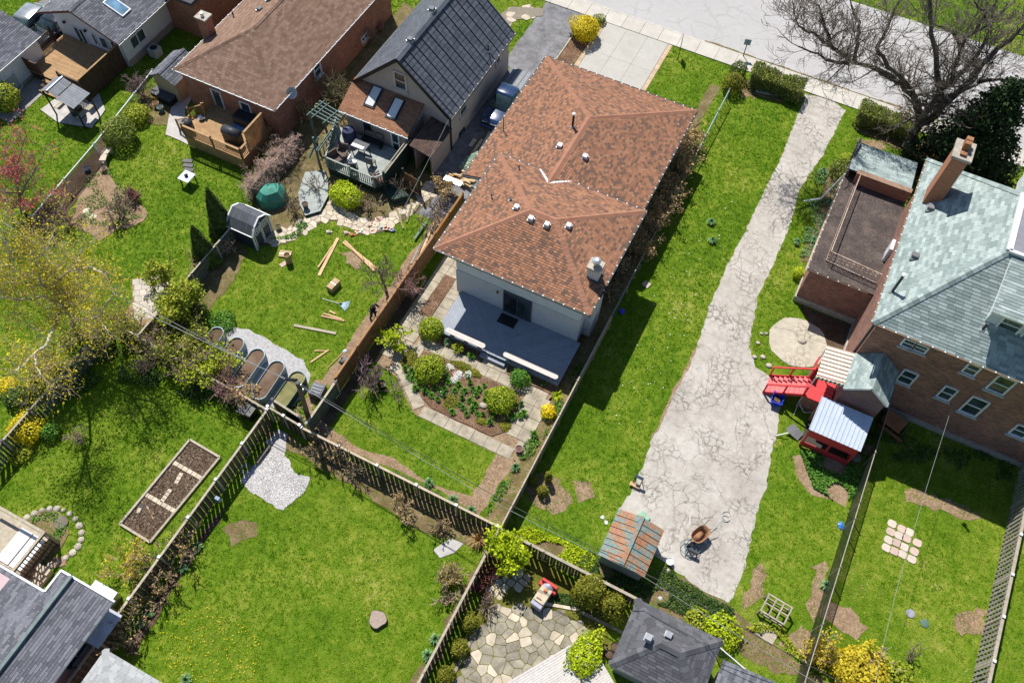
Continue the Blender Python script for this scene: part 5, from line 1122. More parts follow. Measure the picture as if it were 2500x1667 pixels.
lx = x0; ly0, ly1 = G(1985, 985, 1.0).y, G(1990, 930, 1.0).y; ly1 = ly0+1.25; zl = 1.5; nst = 8; run = (lx-G(1878, 925).x)/nst
for k in range(nst):
    xa = lx-run*(k+1); B(xa-.02, ly0, zl-(k+1)*zl/(nst+0)+.0, xa+run+.02, ly1, zl-(k+1)*zl/nst+.05).build('stair_tread', PINKRED, stt)
    B(xa+run-.02, ly0+.02, zl-(k+1)*zl/nst+.05, xa+run, ly1-.02, zl-k*zl/nst).build('riser', RED, stt)
for y in (ly0, ly1):
    MB().bar((lx, y, zl-.1), (lx-run*nst, y, .02), .05, .22).build('stringer', RED, stt); MB().bar((lx, y, zl+.9), (lx-run*nst-.1, y, .95), .1, .06).build('hand_rail', RED, stt)
    for f_ in (0, .5, 1): x = lx-run*nst*f_-.05*f_; z = zl*(1-f_); B(x-.045, y-.045, max(0, z-.1), x+.045, y+.045, z+.93).build('post', RED, stt)
B(lx, y0-.1, 1.4, x1, y1-.1, 1.5).build('landing', RED, stt); B(lx+.05, y0, .05, x1-.05, y1-.2, 1.39).build('landing_base', DARKBRICK, stt); foot(lx-2.2, ly0, x1, y1)
MB().bar((lx, y1, 2.35), (lx, ly1, 2.35), .08, .06).build('landing_rail', RED, stt); B(lx-.02, ly1+.02, 1.5, lx+.02, y1, 2.3).build('landing_panel', RED, stt)
# red lean-to with ribbed metal roof
mt = [G(2011, 968, 2.75), G(2136, 1021, 2.75), G(2099, 1102, 2.25), G(1972, 1046, 2.25)]; x0, x1 = mt[0].x, mt[1].x; x0 = (mt[0].x+mt[3].x)/2; x1 = (mt[1].x+mt[2].x)/2; y1 = (mt[0].y+mt[1].y)/2; y0 = (mt[2].y+mt[3].y)/2
ls = thing('lean_to_shed', ((x0+x1)/2, (y0+y1)/2, 0), 'red open lean-to with ribbed white metal roof against the brick house', 'shed'); foot(x0, y0+.3, x1, y1)
WMET = M('white_ribbed_metal', (.50, .56, .66), (.45, .51, .61), rough=.5, var=.03, bmp=.03); n_ = 12
for k in range(n_):
    a = x0+(x1-x0)*k/n_; b = x0+(x1-x0)*(k+1)/n_-.012; MB().slab([(a, y0, 2.25), (b, y0, 2.25), (b, y1, 2.75), (a, y1, 2.75)], .025).build('roof_sheet', WMET, ls)
    MB().bar((a, y0, 2.27), (a, y1, 2.77), .035, .04).build('roof_rib', WMET, ls)
B(x0+.12, y0+.25, .02, x1-.12, y1-.1, .05).build('floor', M('shed_shade_floor', (.05, .045, .04)), ls); B(x0+.1, y0+.12, 1.35, x1-.08, y0+.2, 2.22).build('front_beam', RED, ls); B(x0+.1, y0+.12, .1, x1-.08, y0+.16, .6).build('front_rail', RED, ls)  # near-black floor colour stands in for the shade inside the lean-to
for x in (x0+.1, (x0+x1)/2, x1-.16): B(x, y0+.1, 0, x+.1, y0+.2, 2.2).build('post', RED, ls)
B(x1-.12, y0+.2, 0, x1-.08, y1, 2.2).build('side_wall', RED, ls); B(x0+.1, y1-.1, 0, x1-.1, y1-.05, 2.2).build('back_wall', DARKBRICK, ls)

# ---- 7-10. roofs along the lower edge
h7 = thing('house', (-25, -4, 0), 'pink sided house with blue-grey shingle roof and white fascia', 'house'); foot(-33, -10, -20.5, 1.0)
PINKS = siding_mat('pink_lap_siding', (.50, .36, .37), .22)
B(-33, -12, 0, -23.3, -.25, 3.0).build('wall', PINKS, h7); B(-23.3, -12, 0, -20.75, .9, 2.9).build('wall', PINKS, h7)
f7 = [[(-20.15, -12, 2.95), (-20.15, 1.08, 2.95), (-22.35, 1.08, 3.45), (-22.35, -12, 3.45)], [(-22.36, 1.08, 3.5), (-22.36, -.02, 3.5), (-23.0, -.02, 3.35), (-23.0, 1.08, 3.35)], [(-22.36, -.02, 3.5), (-22.36, -12, 3.5), (-31, -12, 1.9), (-31, -.02, 1.9)]]
r7 = roof_part(h7, f7, WHITE, .16); s = Shingles(GREY, .40, .15, .02)
s.face(f7[0]); s.face([f7[1][3], f7[1][2], f7[1][1], f7[1][0]]); s.face([f7[2][3], f7[2][2], f7[2][1], f7[2][0]]); s.finish(r7)
mb = MB(); mb.bar((-22.34, -12, 3.56), (-22.34, 1.12, 3.56), .16, .14); mb.build('ridge_flashing', M('green_grey_flashing', (.16, .21, .21), rough=.5), r7)
mb = MB(); mb.bar((-31, 0.02, 1.88), (-23.04, .02, 3.32), .1, .2).bar((-23.04, .02, 3.32), (-23.04, 1.12, 3.32), .1, .2).bar((-23.04, 1.12, 3.34), (-22.36, 1.12, 3.47), .1, .2).bar((-22.36, 1.12, 3.42), (-20.1, 1.12, 2.92), .1, .2); mb.build('fascia', WHITE, r7)
window(h7, (-20.75, -1.6, 1.7), (1, 0, 0), 1.3, 1.0, frame=ALU, mull='v')
MB().slab([(-20.72, .8, 2.0), (-20.72, -.9, 2.0), (-19.9, -.9, 1.85), (-19.9, .8, 1.85)], .05).build('side_canopy', M('pale_blue_metal', (.45, .48, .56), rough=.4), h7)
MB().path([(-20.7, -2.6, 2.3), (-20.66, -2.2, 1.6), (-20.66, -2.0, 1.0), (-20.66, -2.7, .4)], .02).build('wall_cable', BLACKM, h7)
h8 = thing('garage', (-17, -3, 0), 'small roof with pale grey shingles and pink trim edge', 'garage'); foot(-19, -8, -12, -1)
B(-18.8, -7.5, 0, -13.4, -1.05, 2.6).build('wall', PINKS, h8); f8, c8 = hip_faces(-19.2, -7.9, -13.0, -.75, 2.7, 3.7); r8 = roof_part(h8, f8, M('pink_fascia', (.42, .16, .17)), .14); s = Shingles(SILVER, .40, .15, .02)
for f in f8: s.face(f)
s.finish(r8)
for c_ in c8: cap_run(r8, c_, SILVER, .34, .28)
h9 = thing('garage', (3.8, 10.8, 0), 'garage with charcoal shingle hip roof beside the flagstone patio', 'garage'); foot(1.8, 9, 5.9, 12.4)
B(1.95, 9.4, 0, 5.65, 12.15, 2.35).build('wall', siding_mat('grey_garage_siding', (.38, .37, .36), .2), h9); f9, c9 = hip_faces(1.64, 9.1, 5.95, 12.46, 2.4, 3.45); r9 = roof_part(h9, f9, DARKGREY, .1); s = Shingles(CHAR, .40, .15, .02)
for f in f9: s.face(f)
s.finish(r9)
for c_ in c9: cap_run(r9, c_, CHAR, .4, .26)
for px_, py_ in ((1580, 1560), (1632, 1550)): q = G(px_, py_, 3.2); roof_vent(h9, q.x, q.y, 2.4+(12.46-q.y)*.62+.08, .3, .2, M('grey_vent_metal', (.36, .37, .4), rough=.5))
h10 = thing('garage', (8, 10, 0), 'small outbuilding with blue-grey shingle roof beside the charcoal garage', 'garage'); foot(6.3, 8, 12, 11.8)
B(6.5, 7, 0, 10.5, 11.55, 2.1).build('wall', siding_mat('beige_siding', (.46, .41, .34), .2), h10); f10 = [[(6.3, 7, 2.2), (6.3, 11.75, 2.2), (8.6, 11.75, 2.75), (8.6, 7, 2.75)], [(11, 11.75, 2.2), (11, 7, 2.2), (8.6, 7, 2.75), (8.6, 11.75, 2.75)]]; r10 = roof_part(h10, f10, DARKGREY, .1); s = Shingles(GREY, .34, .15, .02)
for f in f10: s.face(f)
s.finish(r10)

# ------------------------------------------------------------------ fences
CAPW = M('white_post_cap', (.70, .72, .74), rough=.4)
DKWOOD = M('dark_fence_wood', (.13, .10, .075), (.075, .06, .046), rough=.95, sc=5, var=.2)
GREENWOOD = M('green_grey_fence_wood', (.135, .145, .115), (.085, .09, .075), rough=.95, sc=5, var=.16)
TANF = M('tan_fence_wood', (.40, .31, .19), (.30, .225, .14), rough=.95, sc=5, var=.15)
LW = M('grey_louvre_wood', (.34, .315, .27), (.22, .20, .17), rough=.95, sc=4, var=.2)
fence((-17.93, 16.25), (-17.93, 27.5), 1.75, 'new cedar fence of horizontal boards that the two workers are building', CEDAR, .14, .004, 2.25, .1, 'h', capmat=M('cedar_cap', (.36, .19, .09), (.28, .14, .065)))
fence((-17.93, 27.6), (-17.93, 31.2), 1.75, 'orange cedar fence end beside the stacked firewood', M('orange_cedar', (.36, .18, .055), (.26, .12, .04), sc=4), .14, .004, 1.8, .1, 'h')
fence((-17.85, 13.25), (-17.85, 16.15), 1.55, 'green-grey board fence between the compost box and the lawn', GREENWOOD, .14, .012, 2.8, .12, 'v', capmat=PALEWOOD, postcap=M('dark_ball_cap', (.08, .09, .1), rough=.4))
fence((-20.25, 13.12), (-18.1, 12.98), 1.6, 'short dark fence with twin pale rails by the utility pole', DKWOOD, .14, .03, 1.08, .1, 'shadow', capmat=PALEWOOD, postcap=CAPW)
fence((-20.2, 13.55), (-18.3, 13.35), 1.75, 'black framed fence panel with round post caps by the raised beds', BLACKM, .14, .0, 1.9, .12, 'v', capmat=PALEWOOD, postcap=DARKGREY)
fence((-18.0, 12.95), (-6.1, 12.88), 1.5, 'long dark shadow-box fence between the main house lawn and the stump lawn', DKWOOD, .14, .014, 2.4, .12, 'shadow', capmat=M('pale_cap_wood', (.46, .38, .28), (.36, .29, .21)), postcap=CAPW)
fence((-5.95, 12.8), (1.62, 12.7), 1.55, 'dark board fence between the rusty shed and the flagstone patio', DKWOOD, .14, .03, 2.5, .14, 'shadow', capmat=PALEWOOD)
fence((-5.95, 2.5), (-5.95, 12.75), 1.55, 'dark board fence between the stump lawn and the flagstone patio', DKWOOD, .14, .014, 2.5, .12, 'shadow', capmat=PALEWOOD)
fence((-5.93, 12.95), (-5.93, 27.2), 1.4, 'tan weathered board fence beside the grey deck and long lawn', TANF, .14, .006, 2.4, .07, 'v', capmat=PALEWOOD)
chainfence((-5.95, 27.2), (-5.95, 41.5), 1.2, 'thin wire fence hidden in the twiggy shrubs beside the main house', 2.7, net_mat('grey_net', (.2, .22, .22), .1, .05), GALV, .022)
chainfence((-5.98, 41.6), (-6.0, 48.8), 1.1, 'wire fence with pale teal rail beside the front lawn', 2.5, net_mat('grey_net', (.2, .22, .22), .1, .05), M('teal_rail', (.33, .48, .48), rough=.5), .035)
fence((-20.28, -3), (-20.2, 13.0), 1.55, 'dark grey shadow-box fence beside the vegetable bed', DKWOOD, .14, .014, 2.35, .12, 'shadow', capmat=PALEWOOD, postcap=CAPW)
fence((-31.5, -1), (-31.5, 13.2), 1.55, 'grey board fence with lattice top at the forsythia bush', GREENWOOD, .14, .06, 2.1, .1, 'shadow', capmat=PALEWOOD, postcap=DARKGREY)
fence((-29.45, 13.6), (-29.42, 23.2), 1.45, 'green-grey board fence running from the blue shed to the leafy tree', GREENWOOD, .14, .012, 2.4, .1, 'v', capmat=PALEWOOD)
fence((-31.5, 13.7), (-20.4, 13.1), 1.15, 'low sagging pale board fence below the raised beds and shrubs', PALEWOOD, .13, .09, 2.6, .1, 'shadow')
chainfence((-42.65, 31.3), (-41.6, 24.0), 1.2, 'chain link fence with white rail beside the dark evergreen shrub', 2.6, None, WHITE, .045)
chainfence((-41.6, 23.95), (-40.95, 17.5), 1.2, 'chain link fence with white rail below the pink flowering tree', 2.6, net_mat('dark_net', (.05, .055, .055), .3, .06), WHITE, .04)
chainfence((10.12, 12.6), (10.15, 30.0), 1.75, 'tall chain link fence with dark mesh between the two right lawns', 3.1, net_mat('black_privacy_net', (.02, .028, .02), .42, .06), M('brown_pipe', (.34, .29, .26), rough=.5), .026, posts=[0, 3, 6.1, 8.9, 9.9, 13, 17.4])
fence((17.85, 13.0), (18.05, 31.5), 1.75, 'tall grey fence of spaced vertical boards at the far lawn edge', LW, .15, .12, 2.4, .16, 'v', capmat=PALEWOOD, postcap=CAPW)
fence((9.4, 11.45), (13.0, 11.9), 1.4, 'grey board fence piece behind the yellow-green bushes', LW, .15, .06, 1.8, .12, 'v')
chainfence((6.0, 12.55), (9.4, 11.6), 1.1, 'green wire fence behind the charcoal garage', 1.7, net_mat('green_net', (.08, .22, .16), .35, .06), WHITE, .03)
tel = thing('fence_trellis', (-11.2, 13.3, 0), 'low black wire trellis in front of the dark fence', 'trellis')
for k in range(26): MB().bar((-12.6+k*.12, 13.35, 0), (-12.6+k*.12, 13.35, .62), .012, .012).build('wire', BLACKM, tel)
for z in (.1, .35, .6): MB().bar((-12.6, 13.35, z), (-9.6, 13.35, z), .014, .014).build('wire', BLACKM, tel)

# ------------------------------------------------------------------ sheds and small buildings
NAVY = siding_mat('navy_shed_siding', (.035, .045, .075), .2, True, .6)
b_ = thing('garden_shed', (-28.8, 23.2, 0), 'navy blue shed with white trimmed double doors and grey gambrel roof', 'shed'); foot(-29.7, 22.3, -27.8, 24.2)
x0, x1, y0, y1 = -29.6, -27.9, 22.4, 24.1; ym_ = 23.25
B(x0, y0, 0, x1, y1, 1.5).build('wall', NAVY, b_)
prof = [(y0-.12, 1.45), (y0+.32, 2.05), (ym_, 2.35), (y1-.32, 2.05), (y1+.12, 1.45)]
MB().add([(x, y, z-.03) for x in (x0, x1) for y, z in prof]+[(x, y, 1.45) for x in (x0, x1) for y in (y0, y1)], [(0,1,2,3,4), (9,8,7,6,5)]).build('gable', NAVY, b_)
RIBM = M('dark_ribbed_metal', (.16, .17, .19), (.12, .13, .145), rough=.4, metal=.3)
for (ya, za), (yb, zb) in zip(prof[:-1], prof[1:]):
    n_ = 9
    for k in range(n_):
        xa = x0-.1+(x1-x0+.2)*k/n_; xb = x0-.1+(x1-x0+.2)*(k+1)/n_-.01; MB().slab([(xa, ya, za), (xb, ya, za), (xb, yb, zb), (xa, yb, zb)], .03).build('roof_sheet', RIBM, b_)
for x in (x0-.12, x1+.12):
    for (ya, za), (yb, zb) in zip(prof[:-1], prof[1:]): MB().bar((x, ya, za), (x, yb, zb), .05, .1, up=(1, 0, 0)).build('roof_trim', WHITE, b_)
for ya in (y0-.12, y1+.12): MB().bar((x0-.1, ya, 1.45), (x1+.1, ya, 1.45), .05, .07).build('eave_trim', WHITE, b_)
for ya, yb in ((y0+.12, ym_-.02), (ym_+.02, y1-.12)):
    d_ = B(x1, ya, .08, x1+.03, yb, 1.85).build('door', NAVY, b_)
    for q in ((ya, ya+.06), (yb-.06, yb)): B(x1+.03, q[0], .08, x1+.05, q[1], 1.85).build('door_trim', WHITE, d_)
    window(b_, (x1+.03, (ya+yb)/2, 1.45), (1, 0, 0), .42, .5, mull='x', fw=.05, depth=.05)
for y in (y0, y1): B(x1-.02, y-.05, 0, x1+.06, y+.05, 1.5).build('corner_trim', WHITE, b_)
# tan shed
ts = thing('garden_shed', (-40.8, 31.7, 0), 'tan garden shed with grey shingle gable roof beside the bungalow', 'shed'); foot(-41.8, 30.4, -39.8, 33)
TANS = siding_mat('tan_board_siding', (.40, .32, .205), .2, True, .85)
xm_ = -40.9; B(-41.75, 30.5, 0, -39.95, 32.9, 1.85).build('wall', TANS, ts)
MB().add([(-41.75, 30.5, 1.85), (-39.95, 30.5, 1.85), (xm_, 30.5, 2.3), (-41.75, 32.9, 1.85), (-39.95, 32.9, 1.85), (xm_, 32.9, 2.3)], [(0,1,2), (5,4,3)]).build('gable', TANS, ts)
ft = [[(-39.75, 30.3, 1.8), (-39.75, 33.1, 1.8), (xm_, 33.1, 2.4), (xm_, 30.3, 2.4)], [(-42.0, 33.1, 1.8), (-42.0, 30.3, 1.8), (xm_, 30.3, 2.4), (xm_, 33.1, 2.4)]]; rt = roof_part(ts, ft, DARKGREY, .06); s = Shingles(GREY, .3, .2, .016)
for f in ft: s.face(f)
s.finish(rt); cap_run(rt, [(xm_, 30.3, 2.41), (xm_, 33.1, 2.41)], GREY, .25, .3)
# rusty shed
m_, n_n, bs_ = new_mat('rusted_turquoise_metal'); p_ = pos(n_n); f_ = noise(n_n, p_, 1.6, 6, .7); f2_ = noise(n_n, p_, 9, 4)
cc = ramp(n_n, f_, [(.30, (.03, .20, .24)), (.46, (.06, .24, .27)), (.50, (.26, .16, .08)), (.6, (.30, .12, .06)), (.72, (.34, .17, .10))]); n_n.links.new(mixc(n_n, .35, cc, ramp(n_n, f2_, [(.3, (.12, .06, .03)), (.7, (.55, .30, .18))])), bs_.inputs['Base Color']); bs_.inputs['Roughness'].default_value = .75; RUST = m_
rs = thing('metal_shed', (.3, 15.15, 0), 'rusty turquoise metal roofed shed beside the cracked concrete drive', 'shed'); foot(-.9, 13.8, 1.6, 16.5)
B(-.78, 14.0, 0, 1.45, 16.35, 1.55).build('wall', siding_mat('blue_grey_shed', (.30, .38, .42), .16, True), rs)
MB().add([(-.78, 14.0, 1.55), (1.45, 14.0, 1.55), (.33, 14.0, 1.9), (-.78, 16.35, 1.55), (1.45, 16.35, 1.55), (.33, 16.35, 1.9)], [(0,1,2), (5,4,3)]).build('gable', ALU, rs)
for k in range(8):
    a = 13.82+k*.34; b = a+.33
    for xe in (-.93, 1.59): MB().slab([(xe, a, 1.58), (xe, b, 1.58), (.33, b, 1.95), (.33, a, 1.95)], .03).build('roof_sheet', RUST, rs); MB().bar((xe, a, 1.61), (.33, a, 1.98), .03, .035).build('roof_seam', RUST, rs)
MB().bar((.33, 13.8, 1.99), (.33, 16.56, 1.99), .22, .05).build('ridge_cap', RUST, rs)
# gazebo
gz = thing('gazebo', (-45.4, 26.2, 0), 'small grill gazebo with two-tier ribbed grey metal roof', 'gazebo')
GZM = M('gazebo_metal', (.20, .215, .24), (.16, .17, .195), rough=.65)
for (xa, za, xb, zb, ya, yb, kk) in ((-46.85, 2.3, -46.1, 2.62, 25.45, 26.95, 7), (-46.1, 2.62, -45.45, 2.35, 25.45, 26.95, 7), (-45.42, 2.3, -44.1, 2.0, 25.35, 27.0, 9)):
    for k in range(kk):
        a = ya+(yb-ya)*k/kk; b = ya+(yb-ya)*(k+1)/kk-.012; MB().slab([(xa, a, za), (xb, a, zb), (xb, b, zb), (xa, b, za)], .025).build('roof_sheet', GZM, gz)
MB().bar((-46.1, 25.43, 2.65), (-46.1, 26.97, 2.65), .08, .03).build('ridge_trim', ALU, gz)
for x, y, z in ((-46.75, 25.55, 2.28), (-44.2, 25.5, 2.0), (-46.75, 26.9, 2.28), (-44.2, 26.9, 2.0)): B(x-.04, y-.04, 0, x+.04, y+.04, z).build('post', BLACKM, gz)
B(-46.5, 25.5, .9, -46.0, 26.9, .95).build('counter_shelf', PALEWOOD, gz); B(-44.6, 25.5, .85, -44.25, 26.9, .9).build('counter_shelf', PALEWOOD, gz)
t = thing('barbecue', (-45.3, 26.2, .05), 'dark covered barbecue under the gazebo', 'barbecue'); B(-45.75, 25.95, .1, -44.95, 26.5, .85).build('cabinet', BLACKM, t); MB().tube((-45.75, 26.22, .95), (-44.95, 26.22, .95), .26, n=12).build('lid', DARKGREY, t, True)
# white planked deck with climbing plant, bottom edge
wd_ = thing('deck', (-.5, 7.8, 0), 'white weathered plank deck with a vine on it beside the flagstones', 'deck')
c_ = G(1433, 1552, .5); dv_ = (G(1240, 1667, .5)-c_).normalized(); nv_ = Vector((-dv_.y, dv_.x, 0)); WPL = M('white_weathered_plank', (.60, .56, .53), (.48, .45, .42), rough=.9, sc=6, var=.1)
if nv_.x < 0: nv_ = -nv_
for k in range(22):
    a = c_+nv_*(k*.115); MB().bar(Vector((a.x, a.y, .5)), Vector((a.x, a.y, .5))+dv_*7.5, .105, .03).build('deck_board', WPL, wd_)
MB().prism([tuple((c_+nv_*.05-Vector((0,0,0)))[:2]), tuple((c_+nv_*2.4)[:2]), tuple((c_+nv_*2.4+dv_*7)[:2]), tuple((c_+nv_*.05+dv_*7)[:2])], .05, .47).build('deck_frame', DKWOOD, wd_)
EXC.append([tuple(c_[:2]), tuple((c_+nv_*2.5)[:2]), tuple((c_+nv_*2.5+dv_*8)[:2]), tuple((c_+dv_*8)[:2])])
# slatted enclosure at the left edge with two white lids
en = thing('hot_tub_enclosure', (-27, .9, 0), 'slatted timber enclosure with two white covers beside the round garden', 'enclosure'); foot(-30, -.5, -25.6, 2.4)
B(-29.5, .1, 0, -26.1, 2.2, .8).build('tub', PALEWOOD, en)
for x in (-27.75, -26.95): B(x, .2, .81, x+.74, 2.0, .88).build('cover', WHITE, en, bevel=.03)
for q in ((-26.05, 0.05), (-26.05, 2.25)): B(q[0]-.06, q[1]-.06, 0, q[0]+.06, q[1]+.06, 1.75).build('post', PALEWOOD, en)
for k in range(12): MB().bar((-26.02, .05+k*.19, 0.1), (-26.02, .05+k*.19, 1.6), .03, .05).build('slat', M('brown_slat', (.14, .08, .05)), en)
for z in (.5, 1.0, 1.6): MB().bar((-26.02, .05, z), (-26.02, 2.25, z), .05, .07).build('rail', M('brown_slat', (.14, .08, .05)), en)
MB().bar((-26.05, 0, 1.72), (-26.05, 2.3, 1.72), .14, .05).bar((-29.5, 2.25, 1.72), (-26.05, 2.25, 1.72), .14, .05).build('top_rail', PALEWOOD, en)
sp_ = thing('garden_steps', tuple(G(95, 1420)), 'three pale timber steps beside the blue-grey roof', 'steps'); s0 = G(105, 1425)
for k in range(3): B(s0.x-1.3+k*.0, s0.y-.25+k*.32, .02, s0.x+.1, s0.y+.08+k*.32, .12+.15*k).build('step', M('pale_step_wood', (.50, .42, .31), (.40, .33, .24)), sp_)
wb = thing('storage_box', tuple(G(255, 1462)), 'white lidded box with a blue tool on it at the house corner', 'box'); q = G(270, 1470); B(q.x-1.0, q.y-.45, 0, q.x+.35, q.y+.5, .7).build('body', ALU, wb)
for k in range(3): B(q.x-1.02+k*.46, q.y-.47, .7, q.x-1.02+k*.46+.45, q.y+.52, .74).build('lid_panel', WHITE, wb)

# ------------------------------------------------------------------ vehicles
def vehicle(name, loc, ang, L, W, label, paint, style):
    """car or pickup, nose towards local +x; body lofted from cross-sections, glass, wheels, lamps"""
    t = thing(name, loc, label, 'car' if style == 'car' else 'pickup'); X = Matrix.Translation(Vector(loc))@Matrix.Rotation(ang, 4, 'Z'); h = .95 if style == 'car' else 1.05; w_ = W/2
    def loft(secs):
        mb = MB(); n = len(secs[0][1]); vs = [(x, y, z) for x, ring in secs for y, z in ring]; fs = []
        for i in range(len(secs)-1):
            for j in range(n): fs.append((i*n+j, i*n+(j+1) % n, (i+1)*n+(j+1) % n, (i+1)*n+j))
        fs += [tuple(range(n-1, -1, -1)), tuple(range((len(secs)-1)*n, len(secs)*n))]; return mb.add(vs, fs).xf(X)
    def ring(z0, z1, a, b): return [(-a, z0), (a, z0), (a*1.0, z0+(z1-z0)*.55), (b, z1-.04), (b*.8, z1), (-b*.8, z1), (-b, z1-.04), (-a, z0+(z1-z0)*.55)]
    o = loft([(-L/2, ring(.4, h*.9, w_*.86, w_*.8)), (-L/2+.2, ring(.3, h, w_*.97, w_*.93)), (L*.16, ring(.28, h, w_, w_*.95)), (L*.34, ring(.28, h*.97, w_, w_*.92)), (L/2-.25, ring(.3, h*.9, w_*.96, w_*.86)), (L/2, ring(.4, h*.68, w_*.82, w_*.76))])
    for p in o.v: pass
    body = o.build('body', paint, t, True); m = body.modifiers.new('bevel', 'BEVEL'); m.width = .03; m.segments = 2; m.limit_method = 'ANGLE'
    r0, r1 = (-L*.34, L*.13) if style == 'car' else (-L*.07, L*.2); hr = 1.45 if style == 'car' else 1.78
    cab = loft([(r0-.38 if style == 'car' else r0, ring(h-.05, h+.05, w_*.9, w_*.86)), (r0+.12, ring(h-.05, hr-.05, w_*.9, w_*.72)), (r1-.35, ring(h-.05, hr, w_*.9, w_*.74)), (r1+.45, ring(h-.05, h+.06, w_*.88, w_*.84))]).build('windows', glass_mat('car_glass', (.012, .022, .025)), t, True)
    rf = loft([(r0+.08, ring(hr-.07, hr-.02, w_*.74, w_*.7)), (r0+.25, ring(hr-.07, hr+.03, w_*.76, w_*.72)), (r1-.5, ring(hr-.07, hr+.04, w_*.76, w_*.72)), (r1-.3, ring(hr-.07, hr-.01, w_*.75, w_*.7))]).build('roof', paint, t, True)
    if style == 'pickup':
        for k in range(5): MB().bar((r0+.3, -.5+k*.25, hr+.05), (r1-.9, -.5+k*.25, hr+.05), .03, .025).xf(X).build('roof_rib', paint, rf)
        tc = MB().box(-L/2+.1, -w_*.9, h+.01, r0-.06, w_*.9, h+.06).xf(X).build('bed_cover', M('bed_vinyl', (.22, .235, .26), (.18, .19, .21), rough=.5, var=.04), t)
        for k in range(4): MB().bar((-L/2+.12, -w_*.6+k*w_*.4, h+.07), (r0-.08, -w_*.6+k*w_*.4, h+.07), .03, .02).xf(X).build('cover_rib', DARKGREY, tc)
        B(r0-.05, -.02, 0, r0-.04, .02, .01)
    for s_ in (-1, 1):
        for x in (-L*.31, L*.31):
            wh = MB().tube((x, s_*(w_-.12), .34), (x, s_*(w_+.02), .34), .34, n=18).xf(X).build('wheel', M('tyre_rubber', (.015, .015, .016), rough=.9), t)
            MB().tube((x, s_*(w_+.0), .34), (x, s_*(w_+.035), .34), .2, n=12).xf(X).build('rim', ALU, wh)
        MB().box(L/2-.1, s_*w_*.5-.18, .6, L/2-.0, s_*w_*.5+.18, .74).xf(X).build('headlight', M('lamp_lens', (.6, .62, .64), rough=.15), t)
        MB().box(-L/2-.01, s_*w_*.75-.1, .65, -L/2+.06, s_*w_*.75+.1, .9).xf(X).build('tail_light', M('red_lens', (.35, .02, .02), rough=.2), t)
        MB().box(r1+.05, s_*(w_+.02)-.02, h-.02, r1+.2, s_*(w_+.2), h+.14).xf(X).build('mirror', paint, t, bevel=.02)
    MB().box(L/2-.06, -w_*.86, .34, L/2+.1, w_*.86, .52).xf(X).build('bumper', M('bumper_blue' if style == 'pickup' else 'bumper_dark', (.05, .09, .22) if style == 'pickup' else (.05, .05, .055), rough=.3), t, bevel=.04)
    MB().box(L/2-.02, -w_*.5, .55, L/2+.04, w_*.5, .72).xf(X).build('grille', BLACKM, t)
    return t
NAVYP = M('navy_car_paint', (.018, .045, .12), (.015, .04, .105), rough=.18, var=.02, bmp=0, coat=1.0, spec=.6)
vehicle('pickup_truck', (-19.6, 41.0, 0), R_(-90), 5.5, 1.85, 'dark blue pickup with grey bed cover parked beside the main house', NAVYP, 'pickup')
vehicle('parked_car', (-54.2, 31.2, 0), R_(-85), 4.4, 1.75, 'silver car parked behind the white sided garage', M('silver_car_paint', (.42, .44, .45), rough=.2, metal=.5, var=.02, bmp=0, coat=1), 'car')
vehicle('parked_car', (-52.3, 31.9, 0), R_(-92), 4.4, 1.75, 'black car parked beside the white sided house', M('black_car_paint', (.015, .018, .022), rough=.12, var=.02, bmp=0, coat=1, spec=.6), 'car')

# ------------------------------------------------------------------ utility pole, wires, signs
pb = G(756, 1031); ptop = G(728, 936, 4.9)
up_ = thing('utility_pole', tuple(pb), 'short brown wooden utility pole at the fence corner', 'utility pole')
MB().tube(pb-Vector((0,0,.1)), ptop, .15, .12, 12).build('pole', M('pole_wood', (.16, .12, .085), (.10, .075, .055), sc=6), up_)
MB().tube(ptop-Vector((0,0,.4)), ptop+Vector((0,0,.12)), .13, .11, 10).build('pole_top', DARKGREY, up_)
MB().tube(ptop+Vector((-.15, .1, .05)), G(698, 925, 4.7), .09, n=8).build('splice_case', BLACKM, up_)
for k, (dx, dz) in enumerate(((.16, -.1), (-.16, -.45), (.16, -.6))): MB().lathe([(.05, 0), (.07, .06), (.04, .12)], 8, ptop+Vector((dx, 0, dz))).build('insulator', ALU, up_)
def wire(pts, r, mat, label, sag=.0):
    mb = MB(); out = []
    for a, b in zip(pts[:-1], pts[1:]):
        a = Vector(a); b = Vector(b)
        for i in range(12): t_ = i/12; q = a.lerp(b, t_); q.z -= sag*4*t_*(1-t_); out.append(q)
    out.append(Vector(pts[-1])); mb.path(out, r, 5); o = mb.build('overhead_wire', mat); tag(o, label, 'wire'); return o
WIREP = M('pale_cable', (.24, .25, .26), rough=.5, bmp=0); WIRED = M('black_cable', (.06, .062, .066), rough=.6, bmp=0)
wire([ptop-Vector((0,0,.05)), G(365, 768, 4.6), G(100, 600, 5.0), G(-250, 380, 5.4)], .022, WIREP, 'pale cable from the utility pole over the birch', .2)
wire([ptop-Vector((0,0,.3)), G(340, 742, 4.6), G(80, 590, 5.0), G(-250, 360, 5.4)], .016, WIREP, 'thinner lower cable from the utility pole over the birch', .2)
wire([ptop+Vector((.15,0,-.2)), G(1225, 1235, 4.7), G(1560, 1400, 4.7), G(2050, 1700, 4.8)], .014, WIREP, 'pale cable from the utility pole over the main house lawn', .12)
wire([ptop+Vector((.15,0,.05)), G(1240, 1228, 4.9), G(1600, 1412, 4.9), G(2100, 1690, 5.0)], .018, WIRED, 'black cable from the utility pole over the rusty shed', .12)
wire([GY(2340, 945, 29.5), G(2200, 1400, 4.2), G(2130, 1700, 4.6)], .009, WIREP, 'service cable from the brick house over the far lawn', .15)
